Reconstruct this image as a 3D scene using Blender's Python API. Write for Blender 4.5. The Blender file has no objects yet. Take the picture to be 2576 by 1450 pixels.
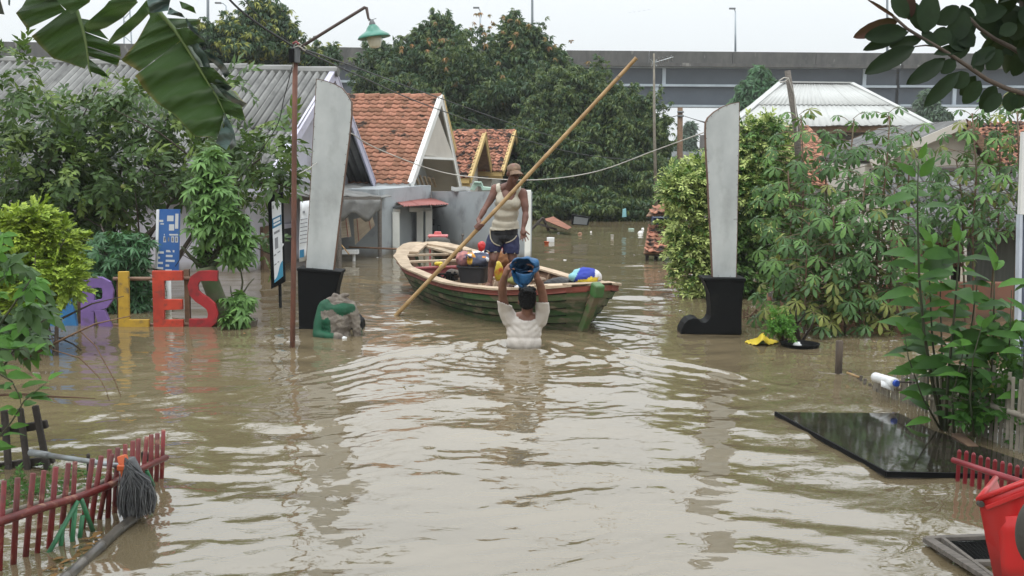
import bpy, math, random
import numpy as np
from mathutils import Vector, Matrix, Quaternion, noise

SC = bpy.context.scene
C = SC.collection
rnd = random.Random(7)
# ------------------------------------------------------------------ camera
FOC, PITCH, ROLL = 2800.0, math.atan(332 / 2800.0), math.radians(0.5)
CAMH = 1.9
EYE = Vector((0, 0, CAMH))
Fv = Vector((0, math.cos(PITCH), -math.sin(PITCH)))
R0 = Vector((1, 0, 0)); U0 = Vector((0, math.sin(PITCH), math.cos(PITCH)))
Rv = R0 * math.cos(ROLL) + U0 * math.sin(ROLL)
Uv = -R0 * math.sin(ROLL) + U0 * math.cos(ROLL)
cam = bpy.data.cameras.new('camera'); camo = bpy.data.objects.new('camera', cam); C.objects.link(camo)
cam.sensor_width = 36; cam.lens = 36 * FOC / 2576; cam.clip_start = 0.05; cam.clip_end = 900
m = Matrix.Identity(4)
for i in range(3):
    m[i][0] = Rv[i]; m[i][1] = Uv[i]; m[i][2] = -Fv[i]; m[i][3] = EYE[i]
camo.matrix_world = m
SC.camera = camo
# ------------------------------------------------------------------ sky
SUN_EL, SUN_AZ = math.radians(62), math.radians(200)
w = bpy.data.worlds.new('World'); SC.world = w; w.use_nodes = True
nt = w.node_tree; nt.nodes.clear()
def wn(t, **k):
    n = nt.nodes.new(t)
    for a, b in k.items(): setattr(n, a, b)
    return n
sky = wn('ShaderNodeTexSky', sky_type='NISHITA', sun_disc=False, sun_elevation=SUN_EL, sun_rotation=SUN_AZ)
b1 = wn('ShaderNodeBackground'); b1.inputs[1].default_value = 0.05
b2 = wn('ShaderNodeBackground')
tc = wn('ShaderNodeTexCoord'); sp = wn('ShaderNodeSeparateXYZ')
mr = wn('ShaderNodeMapRange'); mr.inputs[1].default_value = 0; mr.inputs[2].default_value = 1
mr.inputs[3].default_value = 0.66; mr.inputs[4].default_value = 2.6
no = wn('ShaderNodeTexNoise'); no.inputs['Scale'].default_value = 2.2; no.inputs['Detail'].default_value = 4
mr2 = wn('ShaderNodeMapRange'); mr2.inputs[3].default_value = 0.93; mr2.inputs[4].default_value = 1.06
mul = wn('ShaderNodeMath', operation='MULTIPLY')
nt.links.new(tc.outputs['Generated'], sp.inputs[0]); nt.links.new(sp.outputs[2], mr.inputs[0])
nt.links.new(tc.outputs['Generated'], no.inputs['Vector']); nt.links.new(no.outputs[0], mr2.inputs[0])
nt.links.new(mr.outputs[0], mul.inputs[0]); nt.links.new(mr2.outputs[0], mul.inputs[1])
b2.inputs[0].default_value = (0.93, 0.975, 1.0, 1); nt.links.new(mul.outputs[0], b2.inputs[1])
mx = wn('ShaderNodeMixShader'); mx.inputs[0].default_value = 0.92
out = wn('ShaderNodeOutputWorld')
nt.links.new(sky.outputs[0], b1.inputs[0]); nt.links.new(b1.outputs[0], mx.inputs[1]); nt.links.new(b2.outputs[0], mx.inputs[2])
nt.links.new(mx.outputs[0], out.inputs[0])
sl = bpy.data.lights.new('sun', 'SUN'); sl.energy = 1.1; sl.angle = math.radians(30); sl.color = (1, 0.97, 0.93)
so = bpy.data.objects.new('sun', sl); C.objects.link(so)
# sun direction: azimuth measured like the sky texture (0 = +Y, clockwise)
sd = Vector((math.sin(SUN_AZ) * math.cos(SUN_EL), math.cos(SUN_AZ) * math.cos(SUN_EL), math.sin(SUN_EL)))
so.rotation_euler = sd.to_track_quat('Z', 'Y').to_euler()
SC.view_settings.view_transform = 'Standard'; SC.view_settings.look = 'None'
SC.view_settings.exposure = 0.25; SC.view_settings.gamma = 1.0; SC.view_settings.use_curve_mapping = False
SC.cycles.max_bounces = 6; SC.cycles.diffuse_bounces = 3; SC.cycles.glossy_bounces = 3
SC.cycles.transmission_bounces = 3; SC.cycles.transparent_max_bounces = 6
SC.cycles.caustics_reflective = False; SC.cycles.caustics_refractive = False

# ------------------------------------------------------------------ pixel helpers (photo measured at 2576 x 1450)
def ray(px, py):
    return Fv + Rv * ((px - 1288) / FOC) + Uv * ((725 - py) / FOC)
def P(px, py, Y):
    d = ray(px, py); return EYE + d * (Y / d.y)
def W(px, py, z=0.0):
    d = ray(px, py); return EYE + d * ((z - CAMH) / d.z)

# ------------------------------------------------------------------ materials
MATS = {}
def mat(name, c1, c2=None, sc=4.0, rough=0.75, bump=0.0, bsc=40.0, metal=0.0, rand=0.0, island=False,
        c3=None, c3sc=1.5, c3lo=0.55, c3hi=0.7, trans=0.0, spec=0.5, coat=0.0, stretch=None, detail=5.0, tide=0.0):
    """procedural: two colour noise mix, third colour as blotches (dirt/moss), random per piece, bump"""
    if name in MATS: return MATS[name]
    m = bpy.data.materials.new(name); m.use_nodes = True; MATS[name] = m
    nt = m.node_tree; N = nt.nodes; L = nt.links; p = N['Principled BSDF']
    tc = N.new('ShaderNodeTexCoord'); vec = tc.outputs['Object']
    if stretch:
        mp = N.new('ShaderNodeMapping'); mp.inputs['Scale'].default_value = stretch
        L.new(vec, mp.inputs[0]); vec = mp.outputs[0]
    c2 = c2 or tuple(x * 0.75 for x in c1)
    gp_ = N.new('ShaderNodeNewGeometry') if c3 else None
    def nzw(s):
        n = N.new('ShaderNodeTexNoise'); n.inputs['Scale'].default_value = s; n.inputs['Detail'].default_value = 6; n.inputs['Roughness'].default_value = .62; L.new(gp_.outputs['Position'], n.inputs['Vector']); return n.outputs[0]
    def nz(s, d=detail):
        n = N.new('ShaderNodeTexNoise'); n.inputs['Scale'].default_value = s; n.inputs['Detail'].default_value = d
        n.inputs['Roughness'].default_value = 0.6; L.new(vec, n.inputs['Vector']); return n.outputs[0]
    def rng(o, a, b, c=0.0, d=1.0):
        r = N.new('ShaderNodeMapRange'); r.inputs[1].default_value = a; r.inputs[2].default_value = b
        r.inputs[3].default_value = c; r.inputs[4].default_value = d; L.new(o, r.inputs[0]); return r.outputs[0]
    def mix(f, a, b, mode='MIX'):
        x = N.new('ShaderNodeMix'); x.data_type = 'RGBA'; x.blend_type = mode
        if isinstance(f, float): x.inputs[0].default_value = f
        else: L.new(f, x.inputs[0])
        for i, v in ((6, a), (7, b)):
            if isinstance(v, tuple): x.inputs[i].default_value = (*v[:3], 1)
            else: L.new(v, x.inputs[i])
        return x.outputs[2]
    f = rng(nz(sc), 0.35, 0.65)
    col = mix(f, tuple(c1), tuple(c2))
    if rand > 0:
        if island:
            g = N.new('ShaderNodeNewGeometry'); o = N.new('ShaderNodeObjectInfo')
            a = N.new('ShaderNodeMath'); a.operation = 'ADD'; L.new(g.outputs['Random Per Island'], a.inputs[0]); L.new(o.outputs['Random'], a.inputs[1])
            b = N.new('ShaderNodeMath'); b.operation = 'FRACT'; L.new(a.outputs[0], b.inputs[0]); r = b.outputs[0]
        else:
            o = N.new('ShaderNodeObjectInfo'); r = o.outputs['Random']
        h = N.new('ShaderNodeHueSaturation'); L.new(col, h.inputs['Color'])
        L.new(rng(r, 0, 1, 1 - rand, 1 + rand), h.inputs['Value'])
        L.new(rng(r, 0, 1, 0.5 + 0.012 * rand, 0.5 - 0.012 * rand), h.inputs['Hue'])
        col = h.outputs[0]
    if c3:
        col = mix(rng(nzw(c3sc) if not stretch else nz(c3sc, 6.0), c3lo, c3hi), col, tuple(c3))
    if tide:
        # wet, silt stained band with a ragged upper edge where the flood has soaked the surface
        gq = N.new('ShaderNodeNewGeometry'); sz = N.new('ShaderNodeSeparateXYZ'); L.new(gq.outputs['Position'], sz.inputs[0])
        nn = N.new('ShaderNodeTexNoise'); nn.inputs['Scale'].default_value = 3.5; nn.inputs['Detail'].default_value = 5; L.new(gq.outputs['Position'], nn.inputs['Vector'])
        ma = N.new('ShaderNodeMath'); ma.operation = 'MULTIPLY_ADD'; L.new(nn.outputs[0], ma.inputs[0]); ma.inputs[1].default_value = -tide * 1.6; L.new(sz.outputs[2], ma.inputs[2])
        col = mix(rng(ma.outputs[0], -tide * .75, tide * .15, .75, 0.0), col, (.13, .105, .07))
    L.new(col, p.inputs['Base Color'])
    p.inputs['Roughness'].default_value = rough; p.inputs['Metallic'].default_value = metal
    p.inputs['Specular IOR Level'].default_value = spec
    if coat: p.inputs['Coat Weight'].default_value = coat; p.inputs['Coat Roughness'].default_value = 0.1
    if bump:
        b = N.new('ShaderNodeBump'); b.inputs['Strength'].default_value = min(1, bump); b.inputs['Distance'].default_value = 0.02
        L.new(nz(bsc), b.inputs['Height']); L.new(b.outputs[0], p.inputs['Normal'])
    if trans:
        t = N.new('ShaderNodeBsdfTranslucent')
        L.new(mix(0.6, col, (0.12, 0.2, 0.02), 'MIX'), t.inputs[0])
        s = N.new('ShaderNodeMixShader'); s.inputs[0].default_value = trans
        L.new(p.outputs[0], s.inputs[1]); L.new(t.outputs[0], s.inputs[2]); L.new(s.outputs[0], N['Material Output'].inputs[0])
    return m
def leafmat(name, c1, c2, rand=0.35, trans=0.25, rough=0.42, sc=1.2, spec=0.28, k=1.25):
    c1 = tuple(x * k for x in c1); c2 = tuple(x * k for x in c2)
    return mat(name, c1, c2, sc=sc, rough=rough, rand=rand, island=True, trans=trans, spec=spec, bump=0.0)

M_ = dict(
 concrete=mat('concrete', (.105, .102, .096), (.06, .06, .057), sc=1.6, rough=.95, bump=.3, bsc=6, c3=(.26, .25, .23), c3sc=.8, c3lo=.60, c3hi=.68, stretch=(1, 1, .35), spec=.1),
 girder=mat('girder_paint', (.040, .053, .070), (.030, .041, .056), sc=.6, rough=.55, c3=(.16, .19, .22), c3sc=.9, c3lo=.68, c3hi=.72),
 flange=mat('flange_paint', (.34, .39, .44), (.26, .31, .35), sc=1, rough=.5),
 grime=mat('asbestos_trough', (.085, .085, .083), (.05, .05, .049), sc=3, rough=.95),  # darker colour for the trough faces of corrugated sheets
 trough2=mat('asbestos_trough_dark', (.040, .040, .039), (.025, .025, .024), sc=3, rough=.95),
 asbestos=mat('asbestos_sheet', (.225, .225, .215), (.14, .14, .135), sc=1.5, rough=.9, bump=.3, bsc=30, c3=(.10, .10, .095), c3sc=2.2, c3lo=.52, c3hi=.7),
 asbestos_dark=mat('asbestos_dark', (.125, .125, .122), (.085, .085, .083), sc=2, rough=.9, bump=.3, bsc=30, c3=(.22, .22, .21), c3sc=3, c3lo=.55, c3hi=.7),
 tile=mat('clay_tile', (.34, .165, .105), (.235, .115, .078), sc=9, rough=.9, rand=.30, bump=.3, bsc=30, c3=(.055, .042, .034), c3sc=3.2, c3lo=.56, c3hi=.62, spec=.2),
 tile_old=mat('clay_tile_old', (.38, .18, .115), (.25, .115, .08), sc=9, rough=.9, rand=.4, bump=.3, bsc=30, c3=(.035, .027, .024), c3sc=5, c3lo=.50, c3hi=.57, spec=.2),
 fascia_w=mat('fascia_white', (.72, .72, .70), (.62, .62, .60), sc=2, rough=.6),
 fascia_v=mat('fascia_lavender', (.50, .49, .58), (.40, .39, .49), sc=2, rough=.7, c3=(.2, .19, .2), c3sc=2, c3lo=.6, c3hi=.8),
 fascia_y=mat('fascia_yellow', (.50, .36, .14), (.36, .25, .10), sc=2, rough=.7),
 wall_v=mat('wall_lavender', (.52, .51, .57), (.43, .42, .47), sc=1.2, rough=.9, c3=(.27, .26, .27), c3sc=1.8, c3lo=.54, c3hi=.75, tide=.16),
 wall_g=mat('wall_grey', (.37, .40, .415), (.30, .325, .34), sc=1.3, rough=.9, bump=.1, bsc=20, c3=(.17, .175, .18), c3sc=1.6, c3lo=.54, c3hi=.75, tide=.16),
 wall_c=mat('wall_cream', (.50, .47, .42), (.42, .39, .35), sc=1.3, rough=.9),
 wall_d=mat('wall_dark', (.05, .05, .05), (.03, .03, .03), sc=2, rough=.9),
 wall_t=mat('wall_terracotta', (.36, .16, .10), (.27, .13, .09), sc=1.4, rough=.85, c3=(.15, .10, .07), c3sc=1.2, c3lo=.55, c3hi=.7, tide=.12),
 block=mat('concrete_block', (.42, .41, .38), (.33, .32, .30), sc=3, rough=.9, rand=.15),
 pillar=mat('pillar_paint', (.78, .78, .74), (.66, .67, .63), sc=2, rough=.7, tide=.14),
 zinc=mat('zinc_roof', (.40, .405, .39), (.34, .345, .33), sc=1, rough=.45, c3=(.35, .36, .35), c3sc=1.4, c3lo=.62, c3hi=.8),
 awning=mat('red_awning', (.30, .10, .085), (.22, .07, .06), sc=3, rough=.6),
 sheet=mat('aluminium_sheet', (.45, .47, .465), (.34, .36, .36), sc=2.6, rough=.55, bump=.08, bsc=4, c3=(.24, .25, .24), c3sc=3.0, c3lo=.52, c3hi=.78, stretch=(1, 1, .6)),
 rivet=mat('rivet', (.14, .14, .13), rough=.5),
 edge_brown=mat('edge_brown', (.12, .06, .035), rough=.7),
 black_paint=mat('black_paint', (.004, .0045, .005), (.007, .0075, .008), sc=3, rough=.6, c3=(.022, .021, .019), c3sc=3, c3lo=.6, c3hi=.85, spec=.10),
 black_gloss=mat('black_gloss', (.008, .009, .009), (.02, .018, .014), sc=5, rough=.06, spec=.8),
 rust=mat('rusty_pole', (.16, .065, .042), (.09, .042, .03), sc=14, rough=.8, bump=.3, bsc=60, stretch=(1, 1, .3)),
 bamboo=mat('bamboo', (.38, .25, .11), (.27, .16, .065), sc=5, rough=.5, bump=.05, c3=(.12, .07, .035), c3sc=6, c3lo=.62, c3hi=.75),
 bamboo_grey=mat('bamboo_grey', (.27, .245, .20), (.17, .15, .12), sc=8, rough=.85, rand=.25, bump=.2),
 wood_dark=mat('wood_dark', (.055, .045, .038), (.03, .025, .022), sc=10, rough=.9, bump=.5, bsc=40, rand=.2),
 wood_grey=mat('wood_grey', (.16, .14, .12), (.09, .08, .07), sc=10, rough=.9, bump=.4, bsc=50, stretch=(1, 5, 5)),
 wood_pale=mat('wood_pale', (.46, .36, .255), (.30, .225, .155), sc=9, rough=.8, bump=.25, bsc=40, rand=.15, c3=(.2, .14, .09), c3sc=5, c3lo=.6, c3hi=.75),
 wood_brown=mat('wood_brown', (.20, .12, .07), (.12, .07, .045), sc=9, rough=.85, bump=.3, rand=.2),
 red_rail=mat('red_paint_bamboo', (.165, .014, .012), (.10, .010, .010), sc=12, rough=.45, bump=.1, rand=.25, c3=(.36, .19, .12), c3sc=9, c3lo=.58, c3hi=.72),
 red_paint=mat('red_paint_fence', (.24, .018, .026), (.17, .014, .018), sc=6, rough=.4, rand=.15),
 green_rail=mat('green_paint_bamboo', (.04, .20, .085), (.03, .13, .06), sc=12, rough=.45, rand=.15),
 hull_green=mat('hull_green', (.050, .115, .042), (.12, .135, .075), sc=3.0, rough=.75, bump=.5, bsc=20, rand=.38, c3=(.20, .17, .12), c3sc=3.2, c3lo=.50, c3hi=.60, stretch=(1, 1, 3), spec=.25),
 hull_red=mat('hull_red', (.28, .075, .055), (.20, .06, .045), sc=5, rough=.65, bump=.2, c3=(.30, .2, .15), c3sc=6, c3lo=.6, c3hi=.7),
 stem_green=mat('stem_green', (.055, .15, .04), (.12, .14, .07), sc=4, rough=.7, c3=(.17, .14, .09), c3sc=4, c3lo=.46, c3hi=.56, spec=.25),
 thwart_red=mat('thwart_red', (.27, .06, .065), (.2, .05, .05), sc=4, rough=.7),
 white_p=mat('white_plastic', (.75, .76, .76), rough=.4),
 foam=mat('styrofoam', (.78, .78, .76), rough=.7),
 yellow_p=mat('yellow_plastic', (.62, .48, .03), (.5, .36, .03), sc=20, rough=.4, bump=.5, bsc=30),
 red_p=mat('red_plastic', (.50, .018, .02), (.42, .015, .015), sc=3, rough=.32, c3=(.3, .03, .025), c3sc=7, c3lo=.6, c3hi=.75),
 rubber=mat('rubber', (.035, .033, .028), (.06, .055, .045), sc=12, rough=.75, bump=.3),
 tub=mat('tub_black', (.022, .024, .028), (.035, .036, .04), sc=5, rough=.5),
 tarp=mat('blue_tarp', (.016, .10, .23), (.008, .045, .115), sc=14, rough=.5, spec=.3, bump=.35, bsc=30),
 blackbag=mat('black_bag', (.006, .006, .008), rough=.4, spec=.3, bump=.8, bsc=18),
 skin_d=mat('skin_dark', (.17, .078, .055), (.10, .045, .032), sc=7, rough=.5, bump=.15, bsc=40, spec=.35),
 skin_m=mat('skin_tan', (.25, .125, .085), (.17, .082, .056), sc=7, rough=.5, bump=.15, bsc=40, spec=.35),
 hair=mat('hair_black', (.004, .004, .004), (.007, .006, .006), sc=50, rough=.6, spec=.15, bump=.8, bsc=70),
 shirt=mat('shirt_cream', (.62, .58, .54), (.50, .46, .42), sc=3, rough=.9, bump=.35, bsc=18, tide=.09),
 tank=mat('tank_cream', (.48, .44, .36), (.40, .37, .30), sc=5, rough=.9, bump=.3, bsc=12),
 shorts=mat('shorts_black', (.010, .011, .014), rough=.75, bump=.3, bsc=15),
 shorts_n=mat('shorts_navy', (.010, .014, .065), rough=.75, bump=.3, bsc=15),
 piping=mat('piping_cream', (.45, .40, .30), rough=.8),
 cap=mat('cap_brown', (.19, .12, .075), (.12, .075, .05), sc=14, rough=.85, bump=.3, bsc=40),
 mop=mat('mop_grey', (.16, .165, .17), (.09, .09, .095), sc=30, rough=.95, rand=.3),
 orange_p=mat('orange_plastic', (.62, .12, .035), (.5, .1, .03), sc=10, rough=.4),
 steel=mat('steel_tube', (.30, .34, .36), (.18, .18, .18), sc=8, rough=.4, metal=.4),
 mud=mat('dried_mud', (.20, .175, .145), (.12, .10, .085), sc=10, rough=.95, bump=.8, bsc=25),
 statue_green=mat('statue_green', (.014, .085, .045), (.03, .08, .05), sc=6, rough=.6, bump=.5, bsc=18, spec=.2, detail=6.0),
 blue_sign=mat('blue_sign', (.035, .13, .42), (.06, .17, .45), sc=2.2, rough=.35),
 lblue=mat('letter_blue', (.02, .17, .40), (.03, .13, .3), sc=6, rough=.55, bump=.1),
 lpurple=mat('letter_purple', (.20, .12, .34), (.15, .09, .26), sc=6, rough=.55, c3=(.1, .07, .12), c3sc=4, c3lo=.6, c3hi=.75),
 lyellow=mat('letter_yellow', (.50, .31, .03), (.36, .22, .03), sc=6, rough=.65, c3=(.16, .11, .05), c3sc=9, c3lo=.54, c3hi=.68, bump=.2),
 lred=mat('letter_red', (.50, .05, .022), (.34, .035, .02), sc=5, rough=.6, c3=(.20, .04, .03), c3sc=9, c3lo=.54, c3hi=.68, bump=.2),
 ldred=mat('letter_dark_red', (.33, .016, .02), (.20, .012, .015), sc=6, rough=.6, c3=(.13, .02, .02), c3sc=9, c3lo=.55, c3hi=.7, bump=.2),
 lamp_green=mat('enamel_green', (.05, .21, .155), (.035, .16, .115), sc=8, rough=.3, c3=(.10, .16, .10), c3sc=9, c3lo=.6, c3hi=.7),
 lamp_glass=mat('frosted_glass', (.80, .78, .66), rough=.35, coat=.3, trans=.0),
 grey_box=mat('grey_box', (.13, .14, .145), rough=.6),
 wire_d=mat('wire_dark', (.03, .03, .03), rough=.7), wire_l=mat('wire_pale', (.45, .43, .39), rough=.7),
 paper=mat('paper_white', (.72, .74, .76), (.64, .66, .69), sc=5, rough=.45),
 ink=mat('ink_grey', (.25, .26, .28), rough=.7), ink_b=mat('ink_teal', (.03, .18, .33), rough=.5),
 blind=mat('blind_cane', (.45, .38, .29), (.35, .29, .22), sc=6, rough=.85, rand=.12),
 teal_p=mat('pale_green_plastic', (.40, .55, .46), rough=.4), pink_p=mat('pink_plastic', (.60, .17, .17), rough=.4),
 bark=mat('bark', (.085, .065, .05), (.05, .04, .032), sc=8, rough=.95, bump=.6, bsc=20),
 bark_g=mat('bark_green', (.08, .12, .05), (.12, .12, .07), sc=8, rough=.85, bump=.3),
 stemred=mat('stem_red', (.14, .07, .045), (.09, .08, .04), sc=10, rough=.7),
 stemgreen=mat('stem_dark_green', (.03, .05, .018), (.05, .045, .02), sc=10, rough=.7),
 clothes_a=mat('cloth_pink', (.45, .18, .15), (.16, .10, .14), sc=9, rough=.9), clothes_b=mat('cloth_navy', (.025, .03, .07), (.09, .10, .14), sc=5, rough=.9),
 clothes_c=mat('cloth_yellow', (.6, .48, .03), (.5, .08, .03), sc=12, rough=.8), clothes_d=mat('cloth_brown', (.30, .13, .05), rough=.8),
 cloth_blue=mat('cloth_blue', (.02, .045, .36), (.018, .035, .25), sc=3, rough=.8, bump=.4, bsc=10),
 cloth_teal=mat('cloth_teal', (.22, .46, .5), rough=.8), cloth_white=mat('cloth_white', (.65, .64, .64), rough=.8),
 coconut=mat('coconut_green', (.16, .2, .04), (.22, .2, .06), sc=8, rough=.6),
 far=mat('far_tree', (.045, .07, .045), rough=.9),
)
SMALL_INK = M_['ink']

# ------------------------------------------------------------------ object helpers
ORG = {}
def link(o): C.objects.link(o); return o
def thing(name, loc, label, cat, group=None):
    o = link(bpy.data.objects.new(name, None)); o.location = loc; o.empty_display_size = .1
    o['label'] = label; o['category'] = cat
    if group: o['group'] = group
    ORG[o] = Vector(loc); return o
def tag(o, label=None, cat=None, group=None, kind=None):
    for k, v in (('label', label), ('category', cat), ('group', group), ('kind', kind)):
        if v: o[k] = v
    return o

class MB:
    def __init__(s): s.v = []; s.f = []; s.m = []
    def add(s, vs, fs, mi=0):
        b = len(s.v); s.v += [tuple(v) for v in vs]; s.f += [tuple(i + b for i in f) for f in fs]; s.m += [mi] * len(fs)
    def box(s, c, size, rz=0, M=None, mi=0):
        hx, hy, hz = [x / 2 for x in size]; q = []
        cc, ss = math.cos(rz), math.sin(rz)
        for z in (-hz, hz):
            for x, y in ((-hx, -hy), (hx, -hy), (hx, hy), (-hx, hy)):
                p = Vector((x, y, z))
                if M is not None: p = M @ p + Vector(c)
                else: p = Vector((c[0] + x * cc - y * ss, c[1] + x * ss + y * cc, c[2] + z))
                q.append(p)
        s.add(q, [(0, 3, 2, 1), (4, 5, 6, 7), (0, 1, 5, 4), (1, 2, 6, 5), (2, 3, 7, 6), (3, 0, 4, 7)], mi)
    def bar(s, a, b, wx, wy, up=Vector((0, 0, 1)), mi=0):
        """rectangular bar from a to b; wx across (perp to up), wy along up"""
        a, b = Vector(a), Vector(b); d = (b - a)
        x = d.cross(up)
        if x.length < 1e-5: x = Vector((1, 0, 0))
        x.normalize(); y = x.cross(d).normalized(); q = []
        for p in (a, b):
            for i, j in ((-1, -1), (1, -1), (1, 1), (-1, 1)): q.append(p + x * (i * wx / 2) + y * (j * wy / 2))
        s.add(q, [(0, 1, 2, 3), (7, 6, 5, 4), (0, 4, 5, 1), (1, 5, 6, 2), (2, 6, 7, 3), (3, 7, 4, 0)], mi)
    def tube(s, pts, r, n=8, mi=0, cap=True, nodes=None):
        pts = [Vector(p) for p in pts]; k = len(pts)
        rr = list(r) + [r[-1]] * k if isinstance(r, (list, tuple)) else [r] * k
        prev = None; rings = []
        for i, p in enumerate(pts):
            d = (pts[min(i + 1, k - 1)] - pts[max(i - 1, 0)])
            if d.length < 1e-9: d = Vector((0, 0, 1))
            d.normalize()
            if prev is None:
                x = d.cross(Vector((0, 0, 1)) if abs(d.z) < .9 else Vector((1, 0, 0))).normalized()
            else:
                x = prev - d * prev.dot(d); x.normalize()
            prev = x; y = d.cross(x)
            rings.append([p + (x * math.cos(t) + y * math.sin(t)) * rr[i] for t in [2 * math.pi * j / n for j in range(n)]])
        vs = [v for ring in rings for v in ring]; fs = []
        for i in range(k - 1):
            for j in range(n):
                a = i * n + j; b = i * n + (j + 1) % n; fs.append((a, b, b + n, a + n))
        if cap: fs.append(tuple(range(n))[::-1]); fs.append(tuple((k - 1) * n + j for j in range(n)))
        s.add(vs, fs, mi)
    def lathe(s, c, prof, n=24, mi=0, ax=None):
        """prof: (r, z) list"""
        vs = []; fs = []
        A = ax if ax is not None else Matrix.Identity(3)
        for r, z in prof:
            for j in range(n):
                t = 2 * math.pi * j / n; vs.append(Vector(c) + A @ Vector((r * math.cos(t), r * math.sin(t), z)))
        for i in range(len(prof) - 1):
            for j in range(n):
                a = i * n + j; b = i * n + (j + 1) % n; fs.append((a, b, b + n, a + n))
        s.add(vs, fs, mi)
    def prism(s, poly, d, mi=0):
        """poly: 3D points (planar), extruded by vector d"""
        n = len(poly); d = Vector(d); vs = [Vector(p) for p in poly] + [Vector(p) + d for p in poly]
        fs = [tuple(range(n)), tuple(range(2 * n - 1, n - 1, -1))] + [(i, i + n, (i + 1) % n + n, (i + 1) % n) for i in range(n)]
        s.add(vs, fs, mi)
    def grid(s, rows, mi=0):
        """rows: list of lists of points"""
        n = len(rows[0]); vs = [p for r in rows for p in r]
        s.add(vs, [(i * n + j, i * n + j + 1, (i + 1) * n + j + 1, (i + 1) * n + j) for i in range(len(rows) - 1) for j in range(n - 1)], mi)
    def mesh(s, name, mats, o=Vector((0, 0, 0)), smooth=False):
        me = bpy.data.meshes.new(name)
        me.from_pydata([(v[0] - o[0], v[1] - o[1], v[2] - o[2]) for v in s.v], [], s.f)
        for m in (mats if isinstance(mats, (list, tuple)) else [mats]): me.materials.append(m)
        if any(s.m): me.polygons.foreach_set('material_index', s.m)
        if smooth: me.polygons.foreach_set('use_smooth', [True] * len(me.polygons))
        me.update(); return me
    def build(s, name, mats, parent=None, smooth=False, loc=None, bevel=0, solid=0):
        if parent is not None:
            o = ORG[parent]; me = s.mesh(name, mats, o, smooth); ob = link(bpy.data.objects.new(name, me))
            ob.parent = parent; ORG[ob] = o
        else:
            if loc is None:
                a = np.array([tuple(v) for v in s.v]); loc = Vector(((a[:, 0].min() + a[:, 0].max()) / 2, (a[:, 1].min() + a[:, 1].max()) / 2, a[:, 2].min()))
            me = s.mesh(name, mats, loc, smooth); ob = link(bpy.data.objects.new(name, me)); ob.location = loc; ORG[ob] = Vector(loc)
        if solid: md = ob.modifiers.new('solid', 'SOLIDIFY'); md.thickness = solid; md.offset = 0
        if bevel: md = ob.modifiers.new('bevel', 'BEVEL'); md.width = bevel; md.segments = 2; md.limit_method = 'ANGLE'
        return ob
def inst(name, me, parent, M):
    """object sharing a mesh, placed by a world matrix M under a translation-only parent"""
    ob = link(bpy.data.objects.new(name, me)); ob.parent = parent
    ob.matrix_local = Matrix.Translation(-ORG[parent]) @ M; return ob
def frame(o, x, z):
    x = Vector(x).normalized(); z = Vector(z); z = (z - x * z.dot(x)).normalized(); y = z.cross(x)
    return Matrix(((x.x, y.x, z.x, o[0]), (x.y, y.y, z.y, o[1]), (x.z, y.z, z.z, o[2]), (0, 0, 0, 1)))

# ------------------------------------------------------------------ foliage
def simple_leaf(L=1.0, Wd=.4, fold=.12, droop=.15, n=4, px=.5):
    st = [0, .12, .4, .72, 1.0] if n >= 4 else [0, .45, 1.0]
    wd = [.02, .62, 1, .68, .0] if n >= 4 else [.05, 1, .0]
    if px > .5: st = [0, .3, .62, .84, 1.0]; wd = [.05, .42, 1, .82, .0]
    v = []; f = []
    for t, a in zip(st, wd):
        z = -droop * t * t
        v += [(t * L, -a * Wd / 2, z + fold * a * Wd), (t * L, 0, z), (t * L, a * Wd / 2, z + fold * a * Wd)]
    for i in range(len(st) - 1):
        b = i * 3; f += [(b, b + 1, b + 4, b + 3), (b + 1, b + 2, b + 5, b + 4)]
    return v, f
def quad_leaf(L=1.0, Wd=.3, droop=.2):
    return [(0, 0, 0), (.42 * L, -Wd / 2, .03 * L), (L, 0, -droop * L), (.42 * L, Wd / 2, .03 * L)], [(0, 1, 2, 3)]
def tf(v, M): return [tuple(M @ Vector(p)) for p in v]
def combine(parts):
    V = []; F = []
    for v, f in parts:
        b = len(V); V += v; F += [tuple(i + b for i in q) for q in f]
    return V, F
def palmate(k=7, spread=2.3, L=1.0, Wd=.26, droop=.35, n=4, px=.5):
    ps = []
    for i in range(k):
        a = (i - (k - 1) / 2) * spread / ((k - 1) / 2)
        ll = L * (1 - .28 * abs(a) / spread)
        M = Matrix.Rotation(a, 4, 'Z') @ Matrix.Rotation(.18 + .3 * (i % 2) * .2, 4, 'Y')
        v, f = simple_leaf(ll, Wd * L, .12, droop * ll, n, px); ps.append((tf(v, M), f))
    return combine(ps)
def twig(k=10, L=1.0, leaf=.3, Wd=.45, seed=1, alt=True, n=2, droop=.2, up=.2):
    r = random.Random(seed); ps = []
    for i in range(k):
        t = (i + .7) / k; side = 1 if i % 2 else -1
        a = side * (1.0 + r.uniform(-.25, .25)) * (1 - .55 * t) if alt else r.uniform(-3, 3)
        M = Matrix.Translation((t * L, 0, -.12 * t * t * L)) @ Matrix.Rotation(a, 4, 'Z') @ Matrix.Rotation(r.uniform(-.3, .5) - up, 4, 'Y') @ Matrix.Rotation(r.uniform(-.5, .5), 4, 'X')
        v, f = simple_leaf(leaf * r.uniform(.75, 1.1), Wd * leaf, .12, droop * leaf, n); ps.append((tf(v, M), f))
    return combine(ps)
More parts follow.
